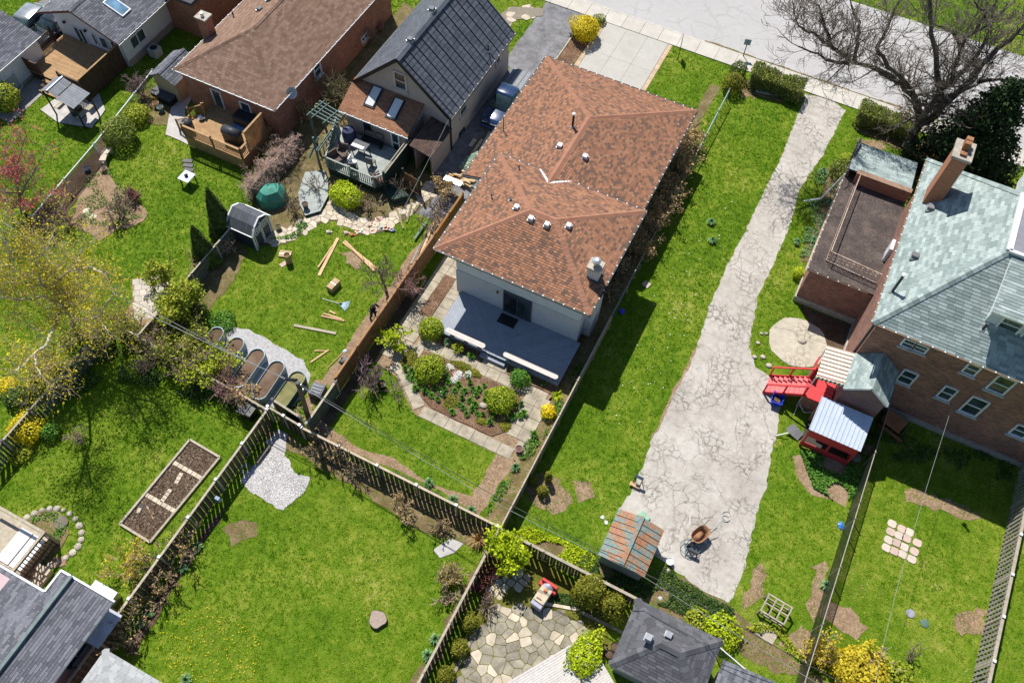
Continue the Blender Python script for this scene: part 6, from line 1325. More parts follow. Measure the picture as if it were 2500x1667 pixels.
wire([(-21.0, 35.1, 3.3), G(978, 522, 1.4)], .016, WIREP, 'service cable hanging across the stucco house porch', .1)
sb = G(1654.7, 145.2); sg = thing('sign_post', tuple(sb), 'black steel post with edge-on panel sign on the front lawn', 'sign')
MB().tube(sb, sb+Vector((0, 0, 1.85)), .025).build('post', BLACKM, sg); MB().box(-.01, .0, .75, .01, .62, 1.75).xf(Matrix.Translation(sb+Vector((0, .03, 0)))@Matrix.Rotation(R_(13), 4, 'Z')).build('panel', ALU, sg)
MB().tube(sb+Vector((0,0,1.8)), sb+Vector((0,0,1.8))+Matrix.Rotation(R_(13), 3, 'Z')@Vector((0, .66, 0)), .018).build('arm', BLACKM, sg)
sb = G(1814, 139); sg = thing('street_sign', tuple(sb), 'small grey-blue traffic sign on a dark post by the kerb', 'sign')
MB().tube(sb, sb+Vector((0, 0, 1.55)), .035).build('post', BLACKM, sg); MB().box(-.24, -.03, 1.1, .24, -.015, 1.6).xf(Matrix.Translation(sb)@Matrix.Rotation(R_(15), 4, 'Z')).build('plate', M('sign_back', (.25, .38, .44), rough=.4), sg)

# ------------------------------------------------------------------ raised beds and builders' things
CORR = M('corrugated_steel', (.24, .31, .35), (.19, .255, .29), rough=.55, metal=.2, var=.05)
def raised(a, b, r, label, mat, soil, h=.62):
    a = Vector(G(*a, h)); b = Vector(G(*b, h)); a.z = b.z = 0; t = thing('raised_bed', (a+b)/2, label, 'raised bed', None); d = (a-b).normalized(); s_ = Vector((-d.y, d.x, 0)); L = (a-b).length
    base = []
    for i in range(16): th = math.pi*i/15; base.append(a+s_*math.cos(th)*r+d*math.sin(th)*r)
    for i in range(16): th = math.pi*i/15; base.append(b-s_*math.cos(th)*r-d*math.sin(th)*r)
    n = len(base); rows = 13; vs = []; c = (a+b)/2
    for k in range(rows):
        off = .012*(k % 2)
        for q in base: e = (q-c).normalized(); vs.append(q+e*off+Vector((0, 0, .02+(h-.02)*k/(rows-1))))
    fs = [(k*n+i, k*n+(i+1) % n, (k+1)*n+(i+1) % n, (k+1)*n+i) for k in range(rows-1) for i in range(n)]
    inn = [c+(q-c)*.955+Vector((0, 0, h)) for q in base]; low = [c+(q-c)*.95+Vector((0, 0, h-.12)) for q in base]; m = len(vs); vs += inn+low
    fs += [((rows-1)*n+i, (rows-1)*n+(i+1) % n, m+(i+1) % n, m+i) for i in range(n)]+[(m+i, m+(i+1) % n, m+n+(i+1) % n, m+n+i) for i in range(n)]
    MB().add(vs, fs).build('steel_wall', mat, t)
    P2 = [c+(q-c)*.955 for q in base]; MB().prism([(q.x, q.y) for q in P2], .05, h-.1).build('soil', soil, t); EXC.append([(q.x, q.y) for q in base]); return t
BEDS = soil_mat('bed_soil', (.10, .06, .04), (.17, .115, .08), (.27, .20, .145), sc=9)
raised((528, 812), (492, 866), .42, 'first corrugated steel raised bed of dark soil beside the leafy tree', CORR, SOIL)
raised((577, 838), (541, 893), .45, 'second corrugated raised bed from the leafy tree, bare brown soil', CORR, BEDS)
raised((627, 866), (583, 928), .46, 'middle corrugated raised bed with twigs leaning over its end', CORR, BEDS)
raised((675, 896), (634, 957), .46, 'blue-grey raised bed with dry stalks, second from the utility pole', CORR, BEDS)
raised((725, 922), (686, 978), .46, 'dark green raised bed of green weeds beside the utility pole', M('green_steel', (.045, .085, .07), (.035, .065, .055), rough=.45, metal=.3), soil_mat('weedy_soil', (.10, .09, .03), (.22, .21, .09), (.34, .30, .16), sc=9))
cb = thing('compost_box', tuple(G(778, 958)), 'black plastic compost box with slotted lid beside the green-grey fence', 'compost box'); q = G(778, 962)
MB().box(-.4, -.4, 0, .4, .4, .62).xf(Matrix.Translation(q)@Matrix.Rotation(R_(8), 4, 'Z')).build('bin', M('slate_plastic', (.07, .075, .1), rough=.5), cb, bevel=.04)
for k in range(3): MB().box(-.3, -.26+k*.2, .62, .3, -.14+k*.2, .66).xf(Matrix.Translation(q)@Matrix.Rotation(R_(8), 4, 'Z')).build('lid_slat', M('grey_plastic', (.26, .27, .3)), cb)
q = G(612, 1015); wc = thing('wheeled_bin', tuple(q), 'black wheeled cart under twigs at the fence corner', 'bin'); MB().add([(-.3, -.28, 0), (.3, -.28, 0), (.3, .28, 0), (-.3, .28, 0), (-.42, -.36, .9), (.42, -.36, .9), (.42, .36, .9), (-.42, .36, .9)], [(0,3,2,1),(0,1,5,4),(1,2,6,5),(2,3,7,6),(3,0,4,7),(4,5,6,7)]).xf(Matrix.Translation(q)).build('body', BLACKM, wc); MB().box(-.45, -.4, .9, .1, .4, .95).xf(Matrix.Translation(q)).build('lid', DARKGREY, wc)
def plank(a, b, wd, th, label, mat=RAWWOOD, z=.05, name='timber_plank', group=None, cat='plank'):
    A = G(*a); Bq = G(*b); A.z = Bq.z = z; o = MB().bar(A, Bq, wd, th).build(name, mat); tag(o, label, cat, group); return o
plank((825, 583), (779, 674), .19, .05, 'long new plank on the lawn, nearest the paper bag'); plank((811, 604), (777, 655), .09, .04, 'thin new lath beside the long plank near the paper bag', z=.09)
plank((838, 592), (918, 656), .17, .05, 'left of two crossed new planks beside the bare tree'); plank((842, 590), (914, 663), .15, .05, 'right of two crossed new planks beside the bare tree', z=.1)
plank((718, 795), (821, 815), .16, .05, 'single pale plank lying above the raised beds', PALEWOOD); plank((784, 772), (841, 784), .1, .05, 'lower pale board below the blue rake'); plank((790, 767), (836, 781), .08, .04, 'upper pale board below the blue rake', z=.09); plank((805, 760), (819, 767), .1, .04, 'short offcut below the blue rake')
plank((759, 885), (803, 855), .1, .04, 'splintered board between the pale plank and the shovel'); plank((768, 857), (798, 857), .06, .03, 'thin lath between the pale plank and the shovel')
for k in range(9):
    a = 1000+k*4.2+random.uniform(-3, 3); plank((a, 655-k*3+random.uniform(-8, 8)), (a+random.uniform(38, 52), 565-k*3+random.uniform(-12, 6)), .15, .05, '%s long board in the lumber pile along the cedar fence' % ['yellow new', 'pale weathered', 'dark grey old', 'rough brown'][k % 4], [RAWWOOD, PALEWOOD, OLDWOOD, M('rough_lumber', (.40, .30, .2), (.28, .2, .13))][k % 4], z=.05+.05*(k % 3), group='boards piled along the cedar fence')
plank((1012, 588), (1042, 545), .14, .05, 'green painted board on the lumber pile', M('green_board', (.16, .24, .18)), z=.2)
def carton(px_, sx, sy, h, ang, label):
    q = G(*px_); t = thing('cardboard_box', tuple(q), label, 'box'); X = Matrix.Translation(q)@Matrix.Rotation(ang, 4, 'Z'); C_ = M('cardboard', (.46, .33, .20), (.38, .27, .16), var=.06)
    MB().box(-sx/2, -sy/2, 0, sx/2, sy/2, h).xf(X).build('carton', C_, t); MB().box(-sx/2+.01, -.03, h, sx/2-.01, .03, h+.004).xf(X).build('tape', M('tape', (.55, .45, .3), rough=.3), t); return t
carton((816, 702), .42, .8, .45, R_(-8), 'tall closed cardboard box on the lawn beside the blue rake'); carton((697, 622), .75, .5, .12, R_(20), 'flattened open cardboard box behind the paper bag'); 
q = G(706, 640); t = thing('paper_bag', tuple(q), 'brown paper yard waste bag full of leaves on the lawn', 'bag'); PB = M('kraft_paper', (.42, .29, .16), (.33, .22, .12))
MB().lathe([(.2, 0), (.22, .4), (.2, .78), (.17, .78), (.17, .66)], 10, q).build('sack', PB, t); MB().lathe([(.17, .66), (.08, .72), (.01, .7)], 10, q).build('dry_leaves', MULCH, t)
plank((685, 650), (700, 640), .3, .02, 'small sheet of pink cardboard beside the paper bag', M('pinkish_card', (.55, .42, .36)), z=.03, name='cardboard_sheet', cat='cardboard')
a, b = G(787, 729, .06), G(828, 741, .06); t = thing('leaf_rake', tuple(b), 'blue plastic leaf rake lying on the lawn', 'rake'); MB().tube(a, b, .018).build('handle', WHITE, t); c1 = (b-a).normalized(); s1 = Vector((-c1.y, c1.x, 0)); BLU = M('blue_plastic', (.08, .26, .42), rough=.4)
for k in range(11): e = (k-5)/5; MB().bar(b, b+c1*.62*(1-.12*e*e)+s1*.36*e, .035, .012).build('tine', BLU, t)
a, b = G(800, 897, .05), G(838, 860, .05); t = thing('shovel', tuple(a), 'long handled shovel on the dug soil beside the fence', 'shovel'); MB().tube(a, b, .02).build('handle', RAWWOOD, t); d_ = (b-a).normalized(); s_ = Vector((-d_.y, d_.x, 0)); MB().add([b-s_*.1, b+s_*.1, b+s_*.1+d_*.18, b+d_*.28, b-s_*.1+d_*.18, b+Vector((0, 0, .03))+d_*.1], [(0,1,5),(1,2,5),(2,3,5),(3,4,5),(4,0,5),(4,3,2,1,0)]).build('blade', GALV, t)
# scattered toys on the path
TOYC = [(.5, .04, .03), (.05, .1, .45), (.6, .25, .08), (.7, .68, .62), (.45, .3, .18), (.08, .2, .35), (.62, .35, .25)]
for k in range(16):
    px_ = (870+random.uniform(0, 95), 552+random.uniform(-16, 14)); q = G(*px_); r_ = random.uniform(.07, .16); mm = M('toy_%d' % (k % 7), TOYC[k % 7], rough=.4)
    kind = k % 4; mb = MB()
    if kind == 0: mb.box(-r_, -r_*.6, 0, r_, r_*.6, r_*.7).box(-r_*.5, -r_*.5, r_*.7, r_*.4, r_*.5, r_*1.2)
    elif kind == 1: mb.lathe([(r_*.7, 0), (r_, r_), (r_*.8, r_), (r_*.6, .03)], 10)
    elif kind == 2: mb.bar((-r_*1.5, 0, .04), (r_*1.5, 0, .04), .08, .06).bar((0, -r_, .09), (0, r_, .09), .07, .05)
    else: mb.lathe([(.02, 0), (r_*.8, r_*.4), (r_*.8, r_*.8), (.02, r_*1.2)], 10)
    o = mb.xf(Matrix.Translation(q)@Matrix.Rotation(random.random()*6, 4, 'Z')).build('toy', mm); tag(o, '%s plastic toy %s in the heap on the stone path' % (['red', 'blue', 'orange', 'cream', 'tan', 'dark blue', 'salmon'][k % 7], ['car', 'tub', 'cross blocks', 'ball'][k % 4]), 'toy', 'toys heaped on the stone path')
for px_, lab, c_ in (((803, 568), 'small white and orange toy on the lawn by the stone path', (.6, .5, .42)), ((846, 570), 'crumpled pinkish paper on the lawn by the stone path', (.6, .45, .4)), ((860, 575), 'small orange toy on the lawn by the stone path', (.55, .22, .08))):
    q = G(*px_); o = MB().lathe([(.05, 0), (.16, .05), (.1, .14), (.02, .18)], 7).bar((-.2, 0, .05), (.2, .1, .05), .1, .06).xf(Matrix.Translation(q)).build('lawn_toy', M('lawn_toy_%d' % px_[0], c_)); tag(o, lab, 'toy')

# ------------------------------------------------------------------ people
def person(loc, pts, label, top, legs, hairc, skin=(.46, .29, .22)):
    """posed figure from joints; body is one skinned surface, clothes and hair are children"""
    loc = Vector(loc); t = thing('person', loc, label, 'person')
    def skinned(name, joints, edges, mat, root=0, sub=1):
        me = bpy.data.meshes.new(name); me.from_pydata([tuple(loc+Vector(j[:3])) for j in joints], edges, []); me.materials.append(mat); o = link(name, me, t)
        o.modifiers.new('skin', 'SKIN'); 
        for v, j in zip(me.skin_vertices[0].data, joints): v.radius = (j[3], j[3] if len(j) < 5 else j[4])
        me.skin_vertices[0].data[root].use_root = True; sb_ = o.modifiers.new('sub', 'SUBSURF'); sb_.levels = sub; sb_.render_levels = sub; return o
    P = pts; J = [P['pelvis']+(.13,), P['chest']+(.15,), P['neck']+(.055,), P['head']+(.095,), P['crown']+(.07,)]; E = [(0, 1), (1, 2), (2, 3), (3, 4)]
    for s_ in 'lr':
        b = len(J); J += [P['sh'+s_]+(.06,), P['el'+s_]+(.045,), P['wr'+s_]+(.032,), P['hd'+s_]+(.035,)]; E += [(1, b), (b, b+1), (b+1, b+2), (b+2, b+3)]
        b = len(J); J += [P['hp'+s_]+(.09,), P['kn'+s_]+(.065,), P['an'+s_]+(.045,), P['to'+s_]+(.04,)]; E += [(0, b), (b, b+1), (b+1, b+2), (b+2, b+3)]
    skinned('body', J, E, M('skin_tone', skin, rough=.6, bmp=0))
    J = [P['pelvis']+(.16,), P['chest']+(.185,), P['neck']+(.08,)]; E = [(0, 1), (1, 2)]
    for s_ in 'lr': b = len(J); J += [P['sh'+s_]+(.085,), P['el'+s_]+(.065,), P['wr'+s_]+(.05,)]; E += [(1, b), (b, b+1), (b+1, b+2)]
    skinned('jacket', J, E, top)
    J = [P['pelvis']+(.155,)]; E = []
    for s_ in 'lr': b = len(J); J += [P['hp'+s_]+(.11,), P['kn'+s_]+(.082,), P['an'+s_]+(.065,)]; E += [(0, b), (b, b+1), (b+1, b+2)]
    skinned('trousers', J, E, legs)
    for s_ in 'lr':
        a, b = Vector(P['an'+s_]), Vector(P['to'+s_]); skinned('shoe', [tuple(a-(b-a)*.3)+(.05,), tuple(b)+(.045,)], [(0, 1)], BLACKM)
        h_ = Vector(P['hd'+s_]); w__ = Vector(P['wr'+s_]); d_ = (h_-w__).normalized(); sd_ = d_.orthogonal().normalized()
        for k in range(5): o_ = h_+sd_*(.03*(k-2)/2); MB().tube(loc+o_, loc+o_+d_*(.07 if k else .05)+Vector((0, 0, -.02))+(sd_*-.03 if k == 0 else Vector()), .009, .007, 6).build('finger', MATS['skin_tone'], t)
    c = loc+Vector(P['head'])*.45+Vector(P['crown'])*.55-loc*0; hm = MB()
    hd_ = bmesh.new(); bmesh.ops.create_icosphere(hd_, subdivisions=2, radius=.108); vs = [tuple(Vector(v.co)+c+Vector((0, 0, .012))) for v in hd_.verts]; fs = [[v.index for v in f.verts] for f in hd_.faces if f.calc_center_median().z > .0]; hd_.free(); MB().add(vs, fs).build('hair', hairc, t, True)
    nz = loc+Vector(P['head']); return t
f0 = G(916, 779); dx = Vector((1, .15, 0)).normalized()
SK = dict(pelvis=(.05, .02, .93), chest=(.16, .03, 1.30), neck=(.22, .03, 1.47), head=(.27, .03, 1.58), crown=(.29, .03, 1.70), shl=(.15, .22, 1.40), shr=(.15, -.16, 1.40), ell=(.34, .28, 1.16), elr=(.34, -.20, 1.14), wrl=(.52, .20, 1.28), wrr=(.53, -.10, 1.26), hdl=(.59, .17, 1.33), hdr=(.6, -.07, 1.31), hpl=(.05, .12, .88), hpr=(.05, -.08, .88), knl=(.12, .15, .48), knr=(.02, -.12, .48), anl=(.06, .17, .08), anr=(-.12, -.14, .08), tol=(.2, .19, .04), tor=(.02, -.15, .04))
person(f0-Vector((.15, 0, 0)), SK, 'man in black jacket and dark trousers leaning over the new cedar fence', M('black_fleece', (.018, .02, .026), rough=.9), M('dark_trousers', (.03, .032, .04), rough=.9), M('brown_grey_hair', (.16, .11, .08)))
f1 = G(842, 893); CK = dict(pelvis=(0, 0, .42), chest=(.22, .02, .72), neck=(.33, .02, .86), head=(.40, .02, .95), crown=(.45, .02, 1.05), shl=(.22, .2, .80), shr=(.22, -.16, .80), ell=(.42, .24, .58), elr=(.42, -.2, .58), wrl=(.56, .14, .42), wrr=(.56, -.1, .42), hdl=(.62, .12, .36), hdr=(.62, -.08, .36), hpl=(.0, .12, .40), hpr=(.0, -.1, .40), knl=(.34, .2, .46), knr=(.34, -.18, .3), anl=(.14, .2, .08), anr=(.02, -.18, .08), tol=(.28, .22, .04), tor=(.16, -.2, .04))
person(f1-Vector((.1, 0, 0)), CK, 'crouching worker in grey top with a grey cap behind the cedar fence', M('grey_sweater', (.16, .17, .19), rough=.9), M('dark_trousers', (.03, .032, .04), rough=.9), M('grey_cap', (.22, .23, .24)))

# ------------------------------------------------------------------ things in the other yards
# cracked drive
wbp = G(1705, 1312); t = thing('wheelbarrow', tuple(wbp), 'rusty brown wheelbarrow standing on the cracked concrete drive', 'wheelbarrow'); X = Matrix.Translation(wbp)@Matrix.Rotation(R_(-25), 4, 'Z')
ringt = [(.36*math.copysign(abs(math.cos(a))**.6, math.cos(a)), .55*math.copysign(abs(math.sin(a))**.7, math.sin(a))) for a in np.linspace(0, 2*math.pi, 20, endpoint=False)]
vs = [(x, y, .62) for x, y in ringt]+[(x*.62, y*.6-.06, .32) for x, y in ringt]+[(x*.95, y*.95, .6) for x, y in ringt]+[(x*.58, y*.56-.06, .35) for x, y in ringt]
fs = [(i, (i+1) % 20, 20+(i+1) % 20, 20+i) for i in range(20)]+[(i, 40+i, 40+(i+1) % 20, (i+1) % 20) for i in range(20)]+[(40+i, 60+i, 60+(i+1) % 20, 40+(i+1) % 20) for i in range(20)]+[tuple(range(60, 80))]
MB().add(vs, fs).xf(X).build('tray', M('rusty_tray', (.36, .19, .10), (.22, .11, .06), rough=.7, sc=7), t, True)
for s_ in (-.22, .22): MB().path([(s_*.6, -.75, .3), (s_, .1, .33), (s_*1.3, .95, .55)], .02).tube((s_, .35, .33), (s_*1.15, .45, 0), .018).xf(X).build('handle', DARKGREY, t)
MB().tube((-.05, -.72, .2), (.05, -.72, .2), .2, n=16).xf(X).build('wheel', BLACKM, t)
def coil(name, c, loops, r, mat, label, wd=.02, spread=.3, z=.05, cat='hose'):
    pts = []; c = Vector(c)
    for k in range(loops*14): a = k/14*2*math.pi; rr = r*(1+.25*math.sin(k*.31)); pts.append(c+Vector((math.cos(a)*rr+spread*math.sin(k*.11), math.sin(a)*rr*.9+spread*math.cos(k*.17), z+.05*abs(math.sin(k*.4)))))
    o = MB().path(pts, wd, 6).build(name, mat); tag(o, label, cat); return o
HOSE = M('pale_hose', (.55, .56, .55), rough=.5, bmp=0)
coil('garden_hose', G(1770, 1260), 2, .22, HOSE, 'white hose lying in loops on the cracked drive', .018, .1)
tag(MB().path([G(1763, 1268)+Vector((0, 0, .03)), G(1735, 1300)+Vector((0, 0, .03)), G(1722, 1316)+Vector((0, 0, .03))], .018).build('garden_hose', HOSE), 'straight run of white hose leading to the wheelbarrow', 'hose')
coil('hose_tangle', G(1682, 1340), 6, .3, M('teal_hose', (.10, .2, .24), rough=.5, bmp=0), 'tangle of teal hose around a hose reel beside the wheelbarrow', .018, .22, .2)
hr = thing('hose_reel', tuple(G(1690, 1350)), 'metal tube hose reel frame under the teal hose tangle', 'hose reel'); q = G(1690, 1350)
for s_ in (-.25, .25): MB().path([q+Vector((s_, -.3, 0)), q+Vector((s_, -.05, .5)), q+Vector((s_, .3, 0))], .018).build('leg', DARKGREY, hr)
MB().tube(q+Vector((-.25, -.05, .45)), q+Vector((.25, -.05, .45)), .1, n=10).build('drum', DARKGREY, hr)
plank((1684, 1258), (1684, 1282), .03, .03, 'thin white stick on the cracked drive', WHITE, name='stick', cat='stick')
q = G(1633, 1374); t = pot(q, .19, .34, WHITE, 'white bucket with green liquid beside the rusty shed', False, 'bucket', name='bucket'); MB().lathe([(.16, .2), (.01, .21)], 12, q).build('liquid', M('green_liquid', (.03, .25, .14), rough=.2), t)
q = G(1630, 1393); tag(MB().lathe([(.1, 0), (.13, .12), (.05, .2)], 10, q).build('stone_pot', FLAG), 'small pale stone pot beside the white bucket', 'pot')
q = G(1572, 1262); tag(MB().box(-.3, -.2, 0, .3, .2, .12).xf(Matrix.Translation(q)@Matrix.Rotation(R_(-25), 4, 'Z')).build('plastic_tub', M('mint_plastic', (.30, .50, .36)), None, bevel=.03), 'mint green plastic tub behind the rusty shed', 'tub')
q = G(1555, 1180); t = thing('step_stool', tuple(q), 'dark blue folding step stool with wooden tread at the drive edge', 'stool')
for sx in (-.2, .2): MB().path([q+Vector((sx, -.2, 0)), q+Vector((sx, .05, .75)), q+Vector((sx, .25, 0))], .022).build('frame', M('navy_tube', (.03, .05, .09)), t)
B(q.x-.24, q.y-.02, .72, q.x+.24, q.y+.14, .77).build('seat', M('navy_tube', (.03, .05, .09)), t); B(q.x-.36, q.y-.32, .18, q.x+.24, q.y-.1, .22).build('tread', RAWWOOD, t)
pf = thing('cold_frame_box', tuple(G(1885, 1500)), 'grey timber cold frame box with open glazing bars on the lawn', 'cold frame'); a = G(1845, 1490); c_ = G(1885, 1495); X = Matrix.Translation(c_)@Matrix.Rotation(R_(-6), 4, 'Z')
for x in (-.62, .62):
    for y in (-.45, .45): MB().box(x-.04, y-.04, 0, x+.04, y+.04, .85 if y > 0 else .65).xf(X).build('post', PALEWOOD, pf)
for y, z in ((-.45, .65), (.45, .85), (0, .75)): MB().bar((-.66, y, z), (.66, y, z), .07, .06).xf(X).build('rail', PALEWOOD, pf)
for x in (-.62, -.2, .2, .62): MB().bar((x, -.45, .67), (x, .45, .87), .07, .05).xf(X).build('glazing_bar', PALEWOOD, pf)
for y in (-.45, .45): MB().bar((-.62, y, .25), (.62, y, .25), .04, .18).xf(X).build('side_board', PALEWOOD, pf)
plank((1850, 1530), (1893, 1560), .75, .04, 'pale plywood sheet on the lawn before the cold frame', PALEWOOD, z=.04, name='plywood_sheet', cat='board')
# stepping slabs on the far lawn: each one lies loose in the turf
PINKST = [M('pale_stepping_stone', (.58, .50, .42), (.5, .43, .36)), M('pink_stepping_stone', (.52, .40, .34), (.44, .34, .29))]
for k, (x, y) in enumerate([(905, 493), (970, 528), (1022, 550), (895, 547), (952, 573), (1003, 593), (881, 603), (936, 622), (987, 650), (1075, 622), (866, 655), (920, 678), (975, 700), (1055, 680), (1038, 732)]):
    q = G(1850+x/2.766, 1100+y/2.766); o = MB().prism(rounded([(-.23, -.2), (.23, -.21), (.22, .21), (-.22, .2)], .2), 0, .05).xf(Matrix.Translation(q)@Matrix.Rotation(R_(-3)+random.uniform(-.08, .08), 4, 'Z')).build('stepping_stone', PINKST[k % 2]); tag(o, '%s square stepping slab set in the far right lawn' % ['pale cream', 'pinkish'][k % 2], 'paving slab', 'stepping slabs in the far lawn'); EXC.append([(q.x-.25, q.y-.23), (q.x+.25, q.y-.23), (q.x+.25, q.y+.23), (q.x-.25, q.y+.23)])
for px_, c_, lab in (((2222, 1497), (.35, .35, .45), 'flat lilac-grey disc on the far right lawn'), ((2257, 1521), (.10, .17, .13), 'dark green low plant cap on the far right lawn')): q = G(*px_); tag(MB().lathe([(.2, 0), (.22, .05), (.1, .07)], 10, q).build('lawn_disc', M('disc_%d' % px_[0], c_)), lab, 'disc')
def crumple(px_, s_, c_, lab, name, cat, h=.12):
    q = G(*px_); mb = MB(); n = 9; vs = [(q.x, q.y, h)]+[(q.x+s_*random.uniform(.6, 1.1)*math.cos(a), q.y+s_*random.uniform(.6, 1.1)*math.sin(a), random.uniform(.01, h)) for a in np.linspace(0, 2*math.pi, n, endpoint=False)]+[(q.x, q.y, .005)]
    mb.add(vs, [(0, 1+i, 1+(i+1) % n) for i in range(n)]+[(n+1, 1+(i+1) % n, 1+i) for i in range(n)]); o = mb.build(name, M('crumple_%s_%d' % (name, px_[0]), c_, rough=.4)); tag(o, lab, cat); return o
crumple((2052, 1282), .22, (.03, .16, .5), 'bright blue crumpled bag beside the tall chain link fence', 'plastic_bag', 'bag'); crumple((1518, 763), .2, (.04, .05, .6), 'vivid blue deflated ball in the shade by the fence', 'deflated_ball', 'ball', .2)
plank((1571, 690), (1585, 700), .42, .02, 'loose square of cardboard at the shadow edge on the long lawn', M('grey_card', (.45, .36, .29)), z=.05, name='cardboard_sheet', cat='cardboard')
plank((1845, 222), (1900, 234), .35, .1, 'pale bundle lying at the foot of the hedge', M('pale_sheet', (.55, .58, .62)), z=.08, name='plastic_sheet', cat='sheet')
for px_, lab in (((1471, 1263), 'white litter scrap on the weedy lawn'), ((1480, 1275), 'smaller white litter scrap on the weedy lawn'), ((1446, 1362), 'white paper scrap behind the rusty shed'), ((1612, 1460), 'white plastic scrap in the ivy by the garage')): crumple(px_, .13, (.6, .62, .62), lab, 'litter', 'litter', .06)
# by the red stairs
q = G(1893, 982); t = thing('recycling_bin', tuple(q), 'bright blue recycling box beside the red stairs', 'bin'); BLB = M('bright_blue_plastic', (.015, .06, .62), rough=.4)
MB().add([(-.22, -.24, 0), (.22, -.24, 0), (.22, .24, 0), (-.22, .24, 0), (-.3, -.32, .55), (.3, -.32, .55), (.3, .32, .55), (-.3, .32, .55)], [(0,3,2,1),(0,1,5,4),(1,2,6,5),(2,3,7,6),(3,0,4,7)]).xf(Matrix.Translation(q)).build('tub', BLB, t)
for a, b in (((-.32, -.34), (.32, -.34)), ((.32, -.34), (.32, .34)), ((.32, .34), (-.32, .34)), ((-.32, .34), (-.32, -.34))): MB().bar((q.x+a[0], q.y+a[1], .55), (q.x+b[0], q.y+b[1], .55), .05, .05).build('rim', BLB, t)
B(q.x-.2, q.y-.22, .1, q.x+.2, q.y+.22, .3).build('contents', MULCH, t)
sh = thing('metal_sheet', tuple(G(1935, 1055)), 'pale bent metal sheet propped beside the red lean-to', 'sheet'); MB().add([G(1917, 1048, .35), G(1937, 1033, .45), G(1962, 1058, .2), G(1947, 1075, .08)], [(0,1,2,3),(3,2,1,0)]).build('sheet', ALU, sh); MB().bar(G(1895, 1063, .1), G(1925, 1056, .4), .04, .04).build('pole', WHITE, sh)
fr = thing('tube_stand', tuple(G(1965, 1000)), 'bent white tube frame in the shade between stairs and lean-to', 'stand'); MB().path([G(1952, 985, .5), G(1977, 980, .6), G(1972, 996, .5)], .02).path([G(1952, 987, .5), G(1963, 1007, .3), G(1988, 1006, .4)], .02).path([G(1947, 990, .3), G(1938, 1012, .05)], .02).build('tubes', WHITE, fr)
ob = thing('lattice_bench', tuple(G(2190, 1040)), 'orange-brown wooden box with lattice side in the brick house shade', 'box'); q = G(2180, 1048); X = Matrix.Translation(q)@Matrix.Rotation(R_(-18), 4, 'Z'); OB = M('orange_wood', (.40, .16, .07), (.30, .115, .05))
for k in range(6): MB().bar((-.75+k*.2, .45, .75), (-.75+k*.2, -.35, .5), .19, .03).xf(X).build('top_board', OB, ob)
MB().box(-.8, -.5, .03, .75, -.4, .3).xf(X).build('front_board', OB, ob)
for k in range(8): MB().bar((.5, -.4+k*.12, 0), (.5, -.1+k*.12, .75), .03, .03).bar((.5, -.1+k*.12, 0), (.5, -.4+k*.12, .75), .03, .03).xf(X).build('lattice', OLDWOOD, ob)
q = G(2088, 1118); tag(MB().lathe([(.22, 0), (.3, .12), (.22, .18), (.05, .2)], 10, q).build('planter_bowl', M('mossy_bowl', (.3, .32, .24))), 'mossy stone bowl at the red lean-to corner', 'bowl')
for k, (px_, r_) in enumerate((((1957, 833), .28), ((1850, 838), .14), ((1842, 872), .16), ((1862, 872), .18), ((1877, 893), .2), ((1859, 815), .12), ((1870, 815), .12))):
    q = G(*px_); bm = bmesh.new(); bmesh.ops.create_icosphere(bm, subdivisions=2, radius=1); vs = [(q.x+v.co.x*r_*(1+.15*math.sin(5*v.co.y+k)), q.y+v.co.y*r_*.8, .05+v.co.z*r_*.45) for v in bm.verts]; fs = [[v.index for v in f.verts] for f in bm.faces]; bm.free()
    o = MB().add(vs, fs).build('field_stone', STONE, smooth=True); tag(o, 'mossy boulder resting on the round slab' if k == 0 else 'pale field stone in the grass beside the round slab', 'stone', None if k == 0 else 'stones beside the round slab')
# flagstone patio: covered scooter
q = G(1322, 1462); t = thing('covered_scooter', tuple(q), 'cream topped cart with red front and plastic cover on the flagstones', 'cart'); X = Matrix.Translation(q)@Matrix.Rotation(R_(-8), 4, 'Z')
CREAM = M('cream_board', (.55, .45, .33)); PLAS = M('clear_plastic', (.48, .48, .54), (.36, .36, .44), rough=.15, bmp=.5)
MB().box(-.32, -.62, .1, .32, .52, .66).xf(X).build('cabinet', PLAS, t, bevel=.06); MB().box(-.3, -.38, .72, .3, .45, .75).xf(X).build('top_board', CREAM, t)
MB().box(-.45, .62, .25, .45, .78, .85).xf(X).build('front_panel', RED, t, bevel=.04)
for s_ in (-1, 1): MB().box(s_*.4-.1, .42, .2, s_*.4+.1, .7, .6).xf(X).build('fender', RED, t, bevel=.05)
MB().lathe([(.1, .75), (.1, .84), (.02, .86)], 12, (0, .28, 0)).xf(X).build('knob', M('orange_cap', (.6, .25, .1)), t); MB().box(-.18, -.26, .75, .1, -.2, .77).xf(X).build('handle', MULCH, t); MB().lathe([(.28, .66), (.16, .8), (.05, .9)], 10, (0, .55, 0)).xf(X).build('cover', PLAS, t)
plank((1300, 1468), (1410, 1488), .16, .1, 'pale stone kerb along the top of the flagstone patio', FLAG, z=.05, name='stone_kerb', cat='kerb')
plank((1420, 1495), (1520, 1545), .16, .1, 'grey stone kerb in the shade beside the charcoal garage', FLAGG, z=.05, name='stone_kerb', cat='kerb'); plank((1100, 1660), (1165, 1535), .16, .1, 'grey stone kerb beside the three small round shrubs', FLAGG, z=.05, name='stone_kerb', cat='kerb')
bq = thing('slatted_bench', tuple(G(1458, 1572)), 'short weathered slatted bench beside the white plank deck', 'bench'); 
for k in range(3): a_ = G(1440+k*7, 1556-k*4, .42); b__ = G(1465+k*7, 1590-k*4, .42); MB().bar(a_, b__, .12, .035).build('seat_slat', OLDWOOD, bq)
